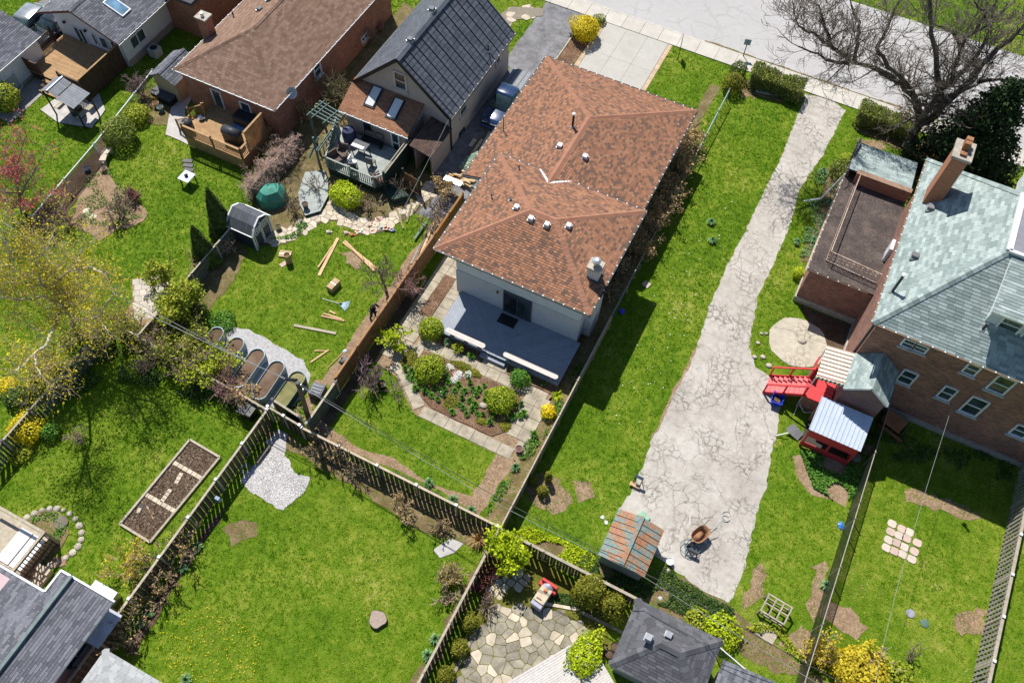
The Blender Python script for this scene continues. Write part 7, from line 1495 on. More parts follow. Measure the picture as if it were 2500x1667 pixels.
for px_ in ((1450, 1562), (1470, 1584)): q = G(*px_); MB().box(q.x-.2, q.y-.03, 0, q.x+.2, q.y+.03, .4).build('leg', OLDWOOD, bq)
for k, px_ in enumerate(((1472, 1588), (1486, 1598), (1500, 1580))): pot(G(*px_), .17+.02*k, .26, M('dark_clay', (.10, .06, .045)) if k else BLACKM, ['black pot beside the slatted bench', 'round brown pot between bench and charcoal garage', 'large brown pot against the charcoal garage wall'][k])
# stump, gravel pad things
q = G(923, 1513); st = thing('tree_stump', tuple(q), 'pale cut tree stump in the middle of the big lawn', 'tree stump'); n = 18; rr_ = [.42*(1+.08*math.sin(3*a)+.06*math.sin(5*a+1)) for a in np.linspace(0, 2*math.pi, n, endpoint=False)]
MB().prism([(q.x+r*math.cos(2*math.pi*i/n)*1.06, q.y+r*math.sin(2*math.pi*i/n)*1.06) for i, r in enumerate(rr_)], 0, .22).build('bark', BARK, st); MB().prism([(q.x+r*math.cos(2*math.pi*i/n), q.y+r*math.sin(2*math.pi*i/n)) for i, r in enumerate(rr_)], .2, .235).build('cut_face', M('cut_wood', (.34, .27, .215), (.24, .19, .155), sc=12), st); EXC.append([(q.x-.4, q.y-.4), (q.x+.4, q.y-.4), (q.x+.4, q.y+.4), (q.x-.4, q.y+.4)])
a, b = G(627, 1128, .15), G(657, 1088, .15); t = thing('timber_beam', tuple(a), 'grey squared timber beam with fresh sawn ends beside the gravel', 'beam'); MB().bar(a, b, .2, .2).build('beam', OLDWOOD, t); d_ = (b-a).normalized()
for e, s_ in ((a, -1), (b, 1)): MB().bar(e, e+d_*s_*.012, .19, .19).build('sawn_end', M('sawn_wood', (.55, .38, .2)), t)
coil('wire_coil', G(598, 1145), 3, .24, GALV, 'coil of wire leaning at the fence beside the gravel pad', .012, .05, .05, 'wire'); coil('bicycle_wheel', G(640, 1085), 2, .3, BLACKM, 'black hoop lying at the fence beside the timber beam', .015, .02, .05, 'hoop')
tag(MB().bar(G(535, 1215, 1.0), G(530, 1222, 1.0), .25, .4).build('fence_ornament', M('ornament_blue', (.3, .38, .5))), 'small blue plate hung on the dark grey fence', 'ornament')
# vegetable bed: timber edge and stone dividers
vb_ = thing('bed_edging', tuple(G(415, 1200)), 'weathered timber edging around the long vegetable bed', 'edging')
cor = [G(*p) for p in ((465, 1075), (538, 1118), (368, 1325), (295, 1280))]
for i in range(4): a, b = cor[i], cor[(i+1) % 4]; MB().bar(a+Vector((0,0,.08)), b+Vector((0,0,.08)), .12, .16).build('edge_timber', PALEWOOD, vb_)
def stone_row(p, q, n, lab, grp):
    a, b = G(*p), G(*q); d = (b-a)/n; ang = math.atan2(d.y, d.x)
    for k in range(n):
        c = a+d*(k+.5); o = MB().box(-d.length/2+.015, -.11, 0, d.length/2-.015, .11, .1).xf(Matrix.Translation(c)@Matrix.Rotation(ang, 4, 'Z')).build('edging_block', FLAG); tag(o, lab, 'block', grp)
stone_row((425, 1130), (492, 1168), 6, 'pale block in the upper row across the vegetable bed', 'upper block row in the vegetable bed'); stone_row((352, 1205), (430, 1250), 7, 'pale block in the lower row across the vegetable bed', 'lower block row in the vegetable bed'); stone_row((445, 1155), (430, 1182), 3, 'pale block in the short upper spur of the vegetable bed', 'upper block spur in the vegetable bed'); stone_row((418, 1195), (395, 1227), 4, 'pale block in the short lower spur of the vegetable bed', 'lower block spur in the vegetable bed')
q = G(342, 1243); tb = thing('seed_tray', tuple(q), 'small black tray on the vegetable bed soil', 'tray'); MB().box(-.12, -.26, .03, .12, .26, .08).xf(Matrix.Translation(q)@Matrix.Rotation(R_(12), 4, 'Z')).build('tray', BLACKM, tb); MB().box(-.09, -.23, .08, .09, .05, .085).xf(Matrix.Translation(q)@Matrix.Rotation(R_(12), 4, 'Z')).build('label_strip', FLAG, tb)
a, b = G(360, 1238, .06), G(374, 1266, .06); t = thing('hand_rake', tuple(b), 'wooden handled garden tool lying on the vegetable bed', 'tool'); MB().tube(a, b, .018).build('handle', RAWWOOD, t); MB().box(b.x-.08, b.y-.06, .03, b.x+.08, b.y+.05, .07).build('head', BLACKM, t); MB().box(a.x-.07, a.y-.05, .03, a.x+.07, a.y+.05, .06).build('blade', WHITE, t)
for k in range(26):
    a = k/26*2*math.pi; c_ = G(113, 1312); q = Vector((c_.x+1.75*math.cos(a)*(1+.1*math.sin(2*a)), c_.y+1.55*math.sin(a), 0)); r_ = random.uniform(.12, .2)
    o = MB().lathe([(r_*.9, 0), (r_, .06), (r_*.5, .12)], 7, q).build('edging_stone', STONE); tag(o, 'pale rough stone in the ring around the round garden', 'stone', 'edging stones of the round garden')
q = G(151, 1277); st = thing('log_slice', tuple(q), 'grey round log slice in the round garden', 'log'); MB().lathe([(.34, 0), (.36, .1), (.33, .13), (.02, .135)], 16, q).build('log', OLDWOOD, st)
# bungalow garden
q = G(463, 448); t = thing('garden_table', tuple(q), 'small white topped table with a dark candle on the bungalow lawn', 'table'); B(q.x-.42, q.y-.42, .66, q.x+.42, q.y+.42, .7).build('table_top', M('white_table', (.6, .62, .65)), t); 
for sx in (-.33, .33):
    for sy in (-.33, .33): B(q.x+sx-.03, q.y+sy-.03, 0, q.x+sx+.03, q.y+sy+.03, .66).build('leg', BLACKM, t)
tag(MB().lathe([(.1, .7), (.12, .82), (.05, .9)], 10, q).build('candle_pot', BLACKM), 'dark pot on the white garden table', 'pot')
for k in range(4): plank((447+k*1.5, 393+k*11), (470+k*1.5, 395+k*11), .3, .05, 'dark grey stepping plank on the bungalow lawn', M('grey_step', (.16, .15, .15)), z=.05, name='stepping_plank', group='stepping planks by the bungalow deck')
q = G(258, 372); sb_ = thing('stone_bench', tuple(q), 'curved pale stone bench in the bungalow garden', 'bench')
pa = [G(*p, .42) for p in ((266, 363), (255, 376), (250, 393))]
for a, b in zip(pa[:-1], pa[1:]): MB().bar(a, b, .42, .1).build('seat', FLAG, sb_)
for p in (pa[0], pa[2]): B(p.x-.14, p.y-.1, 0, p.x+.14, p.y+.1, .38).build('leg', STONE, sb_)
for px_, k in (((212, 516), 1), ((228, 528), 2), ((273, 513), 3)): q = G(*px_); tag(MB().lathe([(.22, 0), (.24, .04), (.02, .05)], 14, q).build('stepping_disc', FLAG), 'round pale stepping disc in the bungalow garden', 'paving slab', 'round stepping discs')
for px_, lab in (((215, 418), 'blue and dark lantern in the bungalow garden'), ((257, 418), 'terracotta ring pot in the bungalow garden')): pot(G(*px_), .2, .3, M('ring_clay', (.36, .27, .2)) if px_[0] > 230 else M('lantern_blue', (.08, .16, .35)), lab)
q = G(402, 245); t = thing('storage_box', tuple(q), 'long black storage box in front of the tan shed', 'box'); MB().box(-1.0, -.35, 0, .75, .35, .55).xf(Matrix.Translation(G(408, 246))@Matrix.Rotation(R_(-4), 4, 'Z')).build('box', BLACKM, t); MB().box(-1.03, -.38, .55, .78, .38, .62).xf(Matrix.Translation(G(408, 246))@Matrix.Rotation(R_(-4), 4, 'Z')).build('lid', DARKGREY, t)
for k, (px_, c_, lab) in enumerate((((384, 262), (.38, .22, .12), 'terracotta urn beside the tan shed'), ((395, 272), (.12, .22, .24), 'teal glazed pot beside the tan shed'), ((383, 244), (.45, .33, .06), 'yellow ochre pot beside the tan shed'))): pot(G(*px_), .22, .42, M('urn_%d' % k, c_), lab)
# bungalow deck furniture
def at4(px_, z=zd): q = G(*px_, z); return q
q = at4((577, 282)); t = thing('covered_sofa', (q.x, q.y, zd), 'large black covered sofa set on the bungalow deck', 'furniture'); B(-34.8, 29.85, zd, -32.75, 30.75, zd+.75).build('cover', BLACKM, t, bevel=.1); B(-34.75, 29.55, zd, -32.9, 29.84, zd+.12).build('blue_step', M('steel_blue', (.10, .2, .36)), t)
q = at4((572, 345)); t = thing('barbecue', (q.x, q.y, zd), 'black covered barbecue at the bungalow deck corner', 'barbecue'); B(q.x-.62, q.y-.3, zd, q.x+.62, q.y+.3, zd+.85).build('cabinet', BLACKM, t, bevel=.06); MB().tube((q.x-.6, q.y, zd+.85), (q.x+.6, q.y, zd+.85), .33, n=14).build('hood', M('grill_cover', (.05, .055, .065), rough=.5), t, True)
q = at4((464, 320)); t = thing('barbecue', (q.x, q.y, zd), 'small round black grill beside the deck stairs of the bungalow', 'barbecue'); MB().lathe([(.1, 0), (.3, .35), (.36, .7), (.3, .9), (.05, 1.0)], 14, (q.x, q.y, zd)).build('kettle', M('grill_cover', (.05, .055, .065), rough=.5), t, True)
q = at4((493, 292)); pot(Vector((q.x, q.y, zd)), .2, .2, M('blue_glaze', (.05, .2, .42), rough=.3), 'small blue bowl on the bungalow deck', name='bowl', cat='bowl')
# stucco deck furniture
def at2(px_): q = G(*px_, .6); return q
q = at2((855, 342)); t = thing('barbecue', (q.x, q.y, .6), 'barbecue under a dark blue cover against the stucco house', 'barbecue'); MB().lathe([(.45, 0), (.48, .6), (.4, 1.0), (.1, 1.15)], 10, (q.x, q.y, .6)).build('cover', M('navy_cover', (.05, .06, .13), rough=.6), t)
def chair(px_, ang, mat, label, z=.6, arms=True, wd=.6, grp=None):
    q = G(*px_, z); t = thing('garden_chair', (q.x, q.y, z), label, 'chair', grp); X = Matrix.Translation((q.x, q.y, z))@Matrix.Rotation(ang, 4, 'Z'); h_ = wd/2
    MB().box(-h_, -h_, .36, h_, h_, .44).xf(X).build('seat', mat, t, bevel=.02); MB().box(-h_, h_-.1, .44, h_, h_, .95).xf(X).build('backrest', mat, t, bevel=.02)
    for sx in (-1, 1):
        for sy in (-1, 1): MB().box(sx*(h_-.04)-.025, sy*(h_-.04)-.025, 0, sx*(h_-.04)+.025, sy*(h_-.04)+.025, .36).xf(X).build('leg', BLACKM, t)
        if arms: MB().box(sx*h_-.05, -h_, .56, sx*h_+.05, h_, .62).xf(X).build('armrest', mat, t)
    return t
BRW = M('brown_wicker', (.15, .10, .085), (.10, .07, .06)); MESHC = M('dark_mesh_metal', (.09, .095, .095), rough=.5)
chair((925, 447), R_(160), BRW, 'brown cushioned armchair at the deck corner by the screen', wd=.72); chair((822, 398), R_(70), BRW, 'brown armchair with a grey cushion under the pergola', wd=.72); chair((838, 382), R_(10), BRW, 'brown armchair behind the cushioned one under the pergola', wd=.72)
chair((907, 405), R_(185), MESHC, 'black wire chair alone in the middle of the stucco house deck', arms=False, wd=.5); chair((863, 408), R_(100), WHITE, 'small white chair on the stucco house deck', arms=False, wd=.45); chair((864, 428), R_(30), MESHC, 'dark wire chair near the railing of the stucco house deck', arms=False, wd=.48)
q = at2((882, 372)); t = thing('patio_table', (q.x, q.y, .6), 'dark patio table with a white tray beside the stucco wall', 'table'); B(q.x-.55, q.y-.35, 1.26, q.x+.55, q.y+.35, 1.3).build('table_top', DARKGREY, t); B(q.x-.5, q.y-.3, 1.3, q.x+.4, q.y-.05, 1.33).build('tray', WHITE, t)
for sx in (-.48, .48):
    for sy in (-.28, .28): B(q.x+sx-.025, q.y+sy-.025, .6, q.x+sx+.025, q.y+sy+.025, 1.26).build('leg', BLACKM, t)
q = at2((912, 352)); t = thing('garden_bench', (q.x, q.y, .6), 'black iron bench with curled back against the stucco wall', 'bench'); B(q.x-.75, q.y-.3, 1.0, q.x+.75, q.y+.15, 1.05).build('seat', BLACKM, t)
mb = MB(); mb.path([(q.x-.75, q.y+.2, 1.05), (q.x-.75, q.y+.25, 1.6), (q.x+.75, q.y+.25, 1.6), (q.x+.75, q.y+.2, 1.05)], .025)
for cx_ in (-.37, .37): mb.path([(q.x+cx_+.3*math.cos(a), q.y+.24, 1.32+.24*math.sin(a)) for a in np.linspace(0, 2*math.pi, 13)], .015)
mb.build('backrest', BLACKM, t)
for sx in (-.65, .65): B(q.x+sx-.03, q.y-.25, .6, q.x+sx+.03, q.y+.12, 1.0).build('leg', BLACKM, t)
pot(Vector(G(747, 508, .25)), .2, .42, DARKGREY, 'grey bucket on the low octagonal deck', cat='bucket', name='bucket'); pot(G(681, 560), .19, .3, M('olive_pot', (.22, .21, .1)), 'olive pot beside the blue shed')
# tarp over something, firewood stack and boards by the drive
q = G(668, 490); tp = MB(); vs = []; ring_ = 10
for k, (r, z) in enumerate(((.95, 0.02), (.9, .7), (.6, 1.15), (.05, 1.3))):
    for i in range(ring_): a = 2*math.pi*i/ring_; rr2 = r*(1+.18*math.sin(2*a+.6)+.07*math.sin(5*a+k)); vs.append((q.x+rr2*math.cos(a)*.8, q.y+rr2*math.sin(a)*1.05, z))
tag(tp.add(vs, [(k*ring_+i, k*ring_+(i+1) % ring_, (k+1)*ring_+(i+1) % ring_, (k+1)*ring_+i) for k in range(3) for i in range(ring_)]+[tuple(range(3*ring_, 4*ring_))]).build('tarpaulin', M('green_tarp', (.06, .28, .21), (.045, .21, .16), rough=.4)), 'teal green tarpaulin draped over a heap beside the blue shed', 'tarpaulin')
fwc = G(1125, 440)
for k in range(26):
    q = fwc+Vector((random.uniform(-.75, .75), random.uniform(-.45, .45), .1+.11*(k//6))); a = random.uniform(-.35, .35); o = MB().bar(q-Vector((math.cos(a), math.sin(a), 0))*.3, q+Vector((math.cos(a), math.sin(a), 0))*.3, random.uniform(.1, .17), random.uniform(.09, .14)).build('firewood_log', [M('split_wood', (.55, .41, .24), (.44, .31, .17)), RAWWOOD][k % 2]); tag(o, 'split firewood log in the stack beside the main house eave', 'firewood', 'split logs stacked by the side driveway')
for k in range(4): q = G(1135+k*6, 415-k*6); tag(MB().bar(q+Vector((-.2, -.3, .35+.05*k)), q+Vector((.3, .5, .4+.05*k)), .5, .02).build('corrugated_sheet', M('green_fibre', (.10, .17, .15), (.3, .36, .22))), 'dull green corrugated sheet on the firewood stack', 'sheet', 'sheets covering the firewood')
for k in range(6): plank((1120+k*9+random.uniform(-4, 4), 410-k*5), (1165+k*6, 350-k*4+random.uniform(-5, 5)), random.uniform(.1, .22), .06, 'old board leaning along the side driveway by the eave', [OLDWOOD, M('red_brown_board', (.2, .1, .06)), PALEWOOD][k % 3], z=.06+.05*(k % 3), group='old boards along the side driveway')
plank((1087, 458), (1128, 475), .4, .04, 'pale panel lying over the twigs by the cedar fence end', ALU, z=1.0, name='panel', cat='panel'); plank((1148, 360), (1160, 343), .28, .12, 'pale concrete block lying on the side driveway', FLAG, z=.08, name='concrete_block', cat='block')
for a_, b_ in (((1005, 500), (993, 545)), ((970, 515), (985, 560)), ((1030, 492), (1010, 520))): plank(a_, b_, .12, .08, 'mossy log edging in the bed below the stucco deck', M('mossy_log', (.22, .2, .1), (.14, .13, .06)), z=.06, name='log_edging', group='log edging below the deck', cat='log')
# pots on the main house paving
pot(G(933, 945), .24, .42, BLACKM, 'dark planter with soil beside the paving and the lilac shrub'); pot(G(1267, 1100), .2, .3, M('plum_glaze', (.22, .06, .10), rough=.35), 'plum glazed pot at the paving corner'); 
for px_ in ((1222, 982), (1180, 992), (1085, 915), (1078, 962)): q = G(*px_); bm = bmesh.new(); bmesh.ops.create_icosphere(bm, subdivisions=2, radius=.22); vs = [(q.x+v.co.x*1.1, q.y+v.co.y*.9, .1+v.co.z*.7) for v in bm.verts]; fs = [[v.index for v in f.verts] for f in bm.faces]; bm.free(); tag(MB().add(vs, fs).build('garden_rock', STONE), 'grey rock in the flower bed of the main house', 'rock', 'rocks in the flower bed')

# ------------------------------------------------------------------ trees
def limb_tree(name, label, base, limbs, mat, r0, twig_lev=2, twig_n=3, twig_L=1.3, spread=.75, leaf=None, leafn=0, leafs=.05, leafsp=.2, twigmat=None, every=1, tip=.007, up=.06, droop=0, minr=.02, rfall=.62):
    """tree from surveyed limb lines (x, y, height); fine twigs grow from them"""
    t = thing(name, Vector(base), label, 'tree'); tips = []; segs = []; trunk = MB()
    for li, L in enumerate(limbs):
        rr = L[0]; pts = [G(*p) if len(p) == 3 and abs(p[0]) > 60 or True and p[2] is not None else Vector(p) for p in L[1]]
        n = len(pts); fine = []
        for i in range(n-1):
            for k in range(4):
                f = k/4; q = pts[i].lerp(pts[i+1], f)
                if i or k: q += Vector((random.gauss(0, .05), random.gauss(0, .05), random.gauss(0, .05)))*min(1, rr*6)
                fine.append(q)
        fine.append(pts[-1]); m = len(fine)
        for i in range(m-1):
            ra = max(minr, rr*(1-rfall*i/m)); rb = max(minr, rr*(1-rfall*(i+1)/m)); trunk.tube(fine[i], fine[i+1]+(fine[i+1]-fine[i])*.05, ra, rb, 9, False)
            if (rr < r0*.8 or i > m*.45) and i % every == 0:
                d = (fine[i+1]-fine[i]).normalized(); ax = Vector((random.gauss(0, 1), random.gauss(0, 1), random.gauss(0, .5))).normalized(); e = (d*.6+ax).normalized()
                grow(fine[i], e, twig_L*random.uniform(.7, 1.3), max(tip*2, ra*.4), twig_lev, segs, tips, spread, twig_n, 4, droop, .25, up, .68, tip)
        d = (fine[-1]-fine[-2]).normalized(); grow(fine[-1], d, twig_L*1.2, max(tip*2, rr*.35), twig_lev, segs, tips, spread, twig_n, 4, droop, .22, up, .7, tip)
    trunk.build('trunk', mat, t, True); V, F = tubes_np([s[:4] for s in segs], 4); link('branches', npmesh('branches', V, F, twigmat or mat, smooth=True), t)
    if leaf and leafn:
        T = np.array([tuple(q) for q in tips]); C = T[rng.integers(0, len(T), leafn)]+rng.normal(0, leafsp, (leafn, 3)); V, F = leaves_np(C, leafs, .3); link('foliage', npmesh('foliage', V, F, leaf, rng.random(leafn)), t)
    print(name, len(segs)); return t
def z4(pts): return [(1850+a/2.8, b/2.8, z) for a, b, z in pts]
BIGBARK = M('dark_ridged_bark', (.15, .125, .095), (.075, .065, .05), rough=.98, sc=11, var=.12, bmp=1.0, fine=30)
big = [(.42, z4([(1020, 1040, 0), (1060, 930, 1.3), (1100, 850, 2.5), (1115, 800, 3.2)])),
    (.27, z4([(1110, 810, 3.0), (1095, 720, 4.0), (1060, 640, 5.0), (960, 560, 6.0), (800, 470, 6.8), (660, 430, 7.3)])),
    (.15, z4([(660, 430, 7.3), (600, 400, 7.7), (480, 300, 8.4), (380, 230, 9), (280, 180, 9.6)])), (.13, z4([(655, 430, 7.3), (680, 300, 8.4), (695, 160, 9.5), (640, 40, 10.5)])), (.10, z4([(620, 440, 7.4), (500, 420, 7.8), (380, 360, 8.2), (280, 320, 8.6)])),
    (.12, z4([(520, 340, 8.2), (470, 220, 9.2), (440, 110, 10), (400, 30, 10.5)])),
    (.17, z4([(1060, 640, 5.0), (1010, 560, 6.2), (900, 460, 7.3), (810, 330, 8.4), (880, 190, 9.6), (960, 20, 10.8)])),
    (.30, z4([(1100, 860, 2.4), (1200, 800, 3.4), (1270, 700, 4.8), (1400, 610, 6), (1500, 480, 7.4), (1640, 340, 9), (1800, 200, 10.5)])),
    (.22, z4([(1255, 720, 4.4), (1235, 580, 5.8), (1215, 380, 7.8), (1190, 170, 9.8), (1180, -40, 11.8)])),
    (.18, z4([(1140, 780, 3.6), (1230, 660, 5.0), (1310, 560, 6.4), (1370, 400, 8), (1430, 260, 9.4), (1620, 130, 10.8)])),
    (.16, z4([(1300, 590, 5.8), (1420, 470, 7.4), (1500, 380, 8.4), (1590, 220, 9.8), (1620, 40, 11.2)])), (.12, z4([(1400, 320, 8.6), (1330, 220, 9.4), (1240, 180, 10)])), (.13, z4([(1500, 560, 6.6), (1650, 540, 7.2), (1800, 560, 7.6)])),
    (.12, z4([(1500, 200, 9.6), (1560, 90, 10.6), (1480, 10, 11.4)]))]
limb_tree('street_tree', 'large bare old tree with spreading limbs over the street', G(2214, 371), big, BIGBARK, .42, 3, 3, 1.7, .7, twigmat=M('street_tree_twigs', (.25, .21, .17), (.17, .14, .115), rough=.95, sc=5), tip=.0095, up=.08)
# dark spruce beside it
def spruce(loc, h, r, label):
    loc = Vector(loc); t = thing('spruce_tree', loc, label, 'tree'); MB().tube(loc, loc+Vector((0, 0, h*.95)), .2, .03, 10).build('trunk', BARK, t); C = []; T = []; segs = []
    for k in range(230):
        z = h*(.08+.9*(k/230)**1.1); L = r*(1-z/h)**.8*random.uniform(.7, 1.08)+.15; a = k*2.399+random.gauss(0, .2); d = Vector((math.cos(a), math.sin(a), 0)); p0 = loc+Vector((0, 0, z)); e = p0+d*L+Vector((0, 0, -L*random.uniform(.18, .38))); segs.append((p0, e, .035, .01))
        n = int(60*L/r*3)+16
        for i in range(n): f = random.random()**.7; q = p0.lerp(e, f)+Vector((random.gauss(0, .16), random.gauss(0, .16), random.gauss(0, .07)-.05))+Vector((-d.y, d.x, 0))*random.gauss(0, .22*f+.05); C.append(tuple(q)); T.append(min(1, random.random()*.55+.6*f*random.random()))
    V, F = leaves_np(np.array(C), .125, .35, .5); link('crown', npmesh('crown', V, F, LEAF['dark'], np.array(T)), t); V, F = tubes_np(segs, 4); link('branches', npmesh('branches', V, F, BARK), t)
spruce((10.1, 48.9, 0), 9.0, 4.7, 'dark drooping spruce between the bare street tree and the brick house')
# birch at the left with yellow-green catkins
bl = [(.16, [(186, 800, 0), (172, 775, 1.1), (155, 752, 2.2), (146, 738, 2.9)]), (.085, [(150, 745, 2.5), (190, 782, 3.2), (240, 777, 4.2), (262, 735, 5.2), (283, 717, 5.8)]), (.06, [(240, 777, 4.2), (258, 800, 4.6), (265, 815, 5)]), (.085, [(150, 748, 2.5), (130, 800, 4.0), (115, 838, 4.9), (85, 862, 5.5), (55, 892, 6), (35, 905, 6.3)]),
    (.09, [(146, 738, 2.9), (100, 722, 4.4), (50, 732, 5.4), (0, 725, 6.2)]), (.09, [(146, 738, 2.9), (138, 690, 4.6), (165, 665, 5.6), (215, 650, 6.3), (250, 665, 6.8)]), (.08, [(140, 715, 3.7), (100, 690, 5.2), (85, 630, 6.8), (60, 590, 7.6)]), (.07, [(165, 665, 5.6), (190, 640, 6.2), (202, 600, 7.2)]), (.07, [(100, 690, 5.2), (40, 660, 6.4), (0, 640, 7)]), (.06, [(86, 862, 5.5), (88, 890, 5.9), (100, 915, 6.2)]), (.06, [(120, 700, 4.4), (60, 690, 5.8), (10, 690, 6.6)]), (.05, [(85, 640, 6.4), (120, 600, 7.4), (130, 570, 7.8)]), (.05, [(40, 660, 6.4), (20, 610, 7.4), (5, 570, 8)])]
limb_tree('birch_tree', 'white barked birch with hanging yellow-green catkins at the fence corner', G(186, 800), bl, BIRCHBARK, .16, 2, 4, 1.25, .8, LEAF['birch'], 15000, .052, .28, M('birch_twigs', (.40, .34, .25), (.28, .23, .16), sc=6), tip=.006, droop=.06)
# pink flowering tree top left
mg = [(.12, [(55, 520, 0), (48, 480, 1.2), (40, 440, 2.2)]), (.07, [(40, 440, 2.2), (20, 400, 3), (10, 360, 3.6)]), (.07, [(48, 480, 1.2), (70, 440, 2.4), (95, 400, 3.2)]), (.06, [(52, 505, .7), (85, 490, 1.6), (120, 470, 2.2)]), (.06, [(45, 470, 1.5), (15, 470, 2.4), (-10, 460, 3)]), (.06, [(40, 440, 2.2), (45, 390, 3.2), (60, 340, 4)]), (.05, [(52, 505, .7), (25, 510, 1.6), (0, 505, 2.2)])]
limb_tree('magnolia_tree', 'flowering tree with pink buds on pale twisted branches beside the garage', G(55, 520), mg, M('pale_grey_bark', (.36, .30, .27), (.24, .2, .18), sc=7), .12, 2, 4, 1.0, .9, LEAF['redbud'], 2600, .05, .14, M('mauve_twigs', (.34, .24, .23), (.24, .17, .16), sc=6), tip=.008)

# ------------------------------------------------------------------ shrubs and small trees
def bp(px_, h, label, mat=TWIG, **k): return bare_plant(k.pop('name', 'bare_shrub'), G(*px_), h, label, k.pop('cat', 'shrub'), mat, **k)
bp((943, 712), 3.6, 'bare grey young tree at the end of the crossed planks', TWIG, name='young_tree', cat='tree', trunk=.7, stems=5, lev=3, nch=3, r=.045, lean=.5, spread=.6)
bp((1005, 728), 2.6, 'bare pinkish shrub leaning over the cedar fence', REDTWIG, stems=6, lev=3, nch=3, r=.03, spread=.8)
bp((915, 945), 2.1, 'bare lilac-tinted shrub beside the dark planter', M('lilac_twigs', (.30, .19, .21), (.2, .13, .14), sc=8), stems=9, lev=3, nch=3, r=.022, lean=.6)
bp((965, 845), 1.9, 'open shrub with fresh lime leaves beside the cedar fence', TWIG, stems=7, lev=2, nch=3, r=.022, leaf=LEAF['lime'], leafn=900, leafs=.06, leafsp=.07, lean=.5)
bp((1240, 1378), 3.0, 'small tree with fresh yellow-green leaves at the fence junction', TWIG, name='young_tree', cat='tree', trunk=1.0, stems=6, lev=2, nch=4, r=.05, lean=.7, leaf=LEAF['lime'], leafn=2600, leafs=.07, leafsp=.13)
bp((455, 765), 3.4, 'leafy spring-green small tree beside the raised beds', TWIG, name='young_tree', cat='tree', trunk=.6, stems=8, lev=3, nch=3, r=.045, lean=.8, leaf=LEAF['spring'], leafn=4200, leafs=.065, leafsp=.16)
bp((410, 700), 2.6, 'thin spring-green shrub between slab patio and leafy tree', TWIG, stems=7, lev=2, nch=3, r=.03, leaf=LEAF['spring'], leafn=1300, leafs=.06, leafsp=.12)
for k, (px_, h, m_, lf, ln, lab) in enumerate([((330, 815), 2.4, TWIG, LEAF['spring'], 500, 'twiggy budding shrub below the slab patio'), ((385, 850), 2.2, PALETWIG, None, 0, 'pale bare bramble below the slab patio'), ((430, 880), 2.4, TWIG, LEAF['spring'], 900, 'budding shrub behind the first raised bed'), ((480, 905), 2.3, PALETWIG, LEAF['spring'], 500, 'tangled pale shrub behind the second raised bed'), ((520, 930), 2.4, TWIG, LEAF['lime'], 700, 'lime budding shrub behind the middle raised bed'), ((560, 965), 2.2, REDTWIG, None, 0, 'bare reddish shrub beside the black wheeled cart'), ((600, 985), 2.0, PALETWIG, LEAF['tan'], 300, 'pale bare shrub with dry leaves over the black wheeled cart'), ((540, 900), 2.2, TWIG, LEAF['lime'], 900, 'lime green shrub leaning over the raised bed ends'), ((470, 845), 2.0, TWIG, LEAF['spring'], 900, 'spring-green shrub over the first raised bed end'), ((360, 900), 1.6, TWIG, None, 0, 'low bare bush below the sagging fence')]):
    bp(px_, h, lab, m_, stems=8, lev=3, nch=3, r=.028, lean=.8, spread=.9, leaf=lf, leafn=ln, leafs=.055, leafsp=.14)
BUD = LEAF['tan']
for px_, h, lab, n_, lean in [((800, 1115), 2.3, 'bare branching shrub with dry tips at the end of the long dark fence', 200, .8), ((872, 1150), 1.9, 'bare shrub with dry tips second along the long dark fence', 160, .7), ((985, 1255), 1.5, 'dense bare bush with dry tips on the stump lawn by the fence', 350, .9), ((1075, 1295), 1.2, 'low dry bush beside the small gravel spot', 120, .8), ((455, 1345), 2.2, 'bare shrub with tan buds beside the vegetable bed fence', 320, .7), ((418, 1400), 2.1, 'middle bare shrub with tan buds along the grey fence', 300, .7), ((385, 1455), 2.1, 'bare shrub with tan buds beside the pink sided house', 300, .7), ((318, 1555), 2.2, 'low spreading bare shrub before the pink wall', 260, 1.0)]:
    bp(px_, h, lab, TWIG, stems=9, lev=3, nch=2, r=.028, lean=lean, spread=.7, leaf=BUD, leafn=n_, leafs=.04, leafsp=.04)
bp((330, 1378), 2.0, 'thin pale budding shrub below the vegetable bed', PALETWIG, stems=6, lev=3, nch=3, r=.025, leaf=LEAF['birch'], leafn=900, leafs=.04, leafsp=.1, lean=.6)
bp((200, 1075), 1.2, 'pale dry bush in the shade of the lattice fence', PALETWIG, stems=10, lev=2, nch=3, r=.018, lean=.8)
bp((1095, 1415), 1.3, 'dense straw coloured twig bush beside the stump lawn', PALETWIG, stems=26, lev=2, nch=4, r=.014, lean=.8, spread=.5, leaf=LEAF['birch'], leafn=500, leafs=.03, leafsp=.06)
bp((1090, 1465), 1.0, 'grey dry bush below the straw coloured bush', PALETWIG, stems=10, lev=2, nch=3, r=.014, lean=.9)
bp((1185, 1400), 1.4, 'dark red bare bush against the patio fence', M('wine_twigs', (.22, .07, .07), (.15, .05, .05), sc=8), stems=14, lev=2, nch=3, r=.014, lean=.8); bp((1170, 1440), 1.2, 'second dark red bare bush lower along the patio fence', M('wine_twigs', (.22, .07, .07)), stems=12, lev=2, nch=3, r=.014, lean=.8)
bp((1190, 1480), 1.1, 'brownish twig bush on the flagstone patio edge', TWIG, stems=14, lev=2, nch=3, r=.012, lean=.9)
bp((828, 245), 2.8, 'round olive twig bush between bungalow and stucco house', M('olive_twigs', (.27, .24, .13), (.18, .16, .09), sc=6), stems=16, lev=3, nch=3, r=.03, lean=.75, spread=.7)
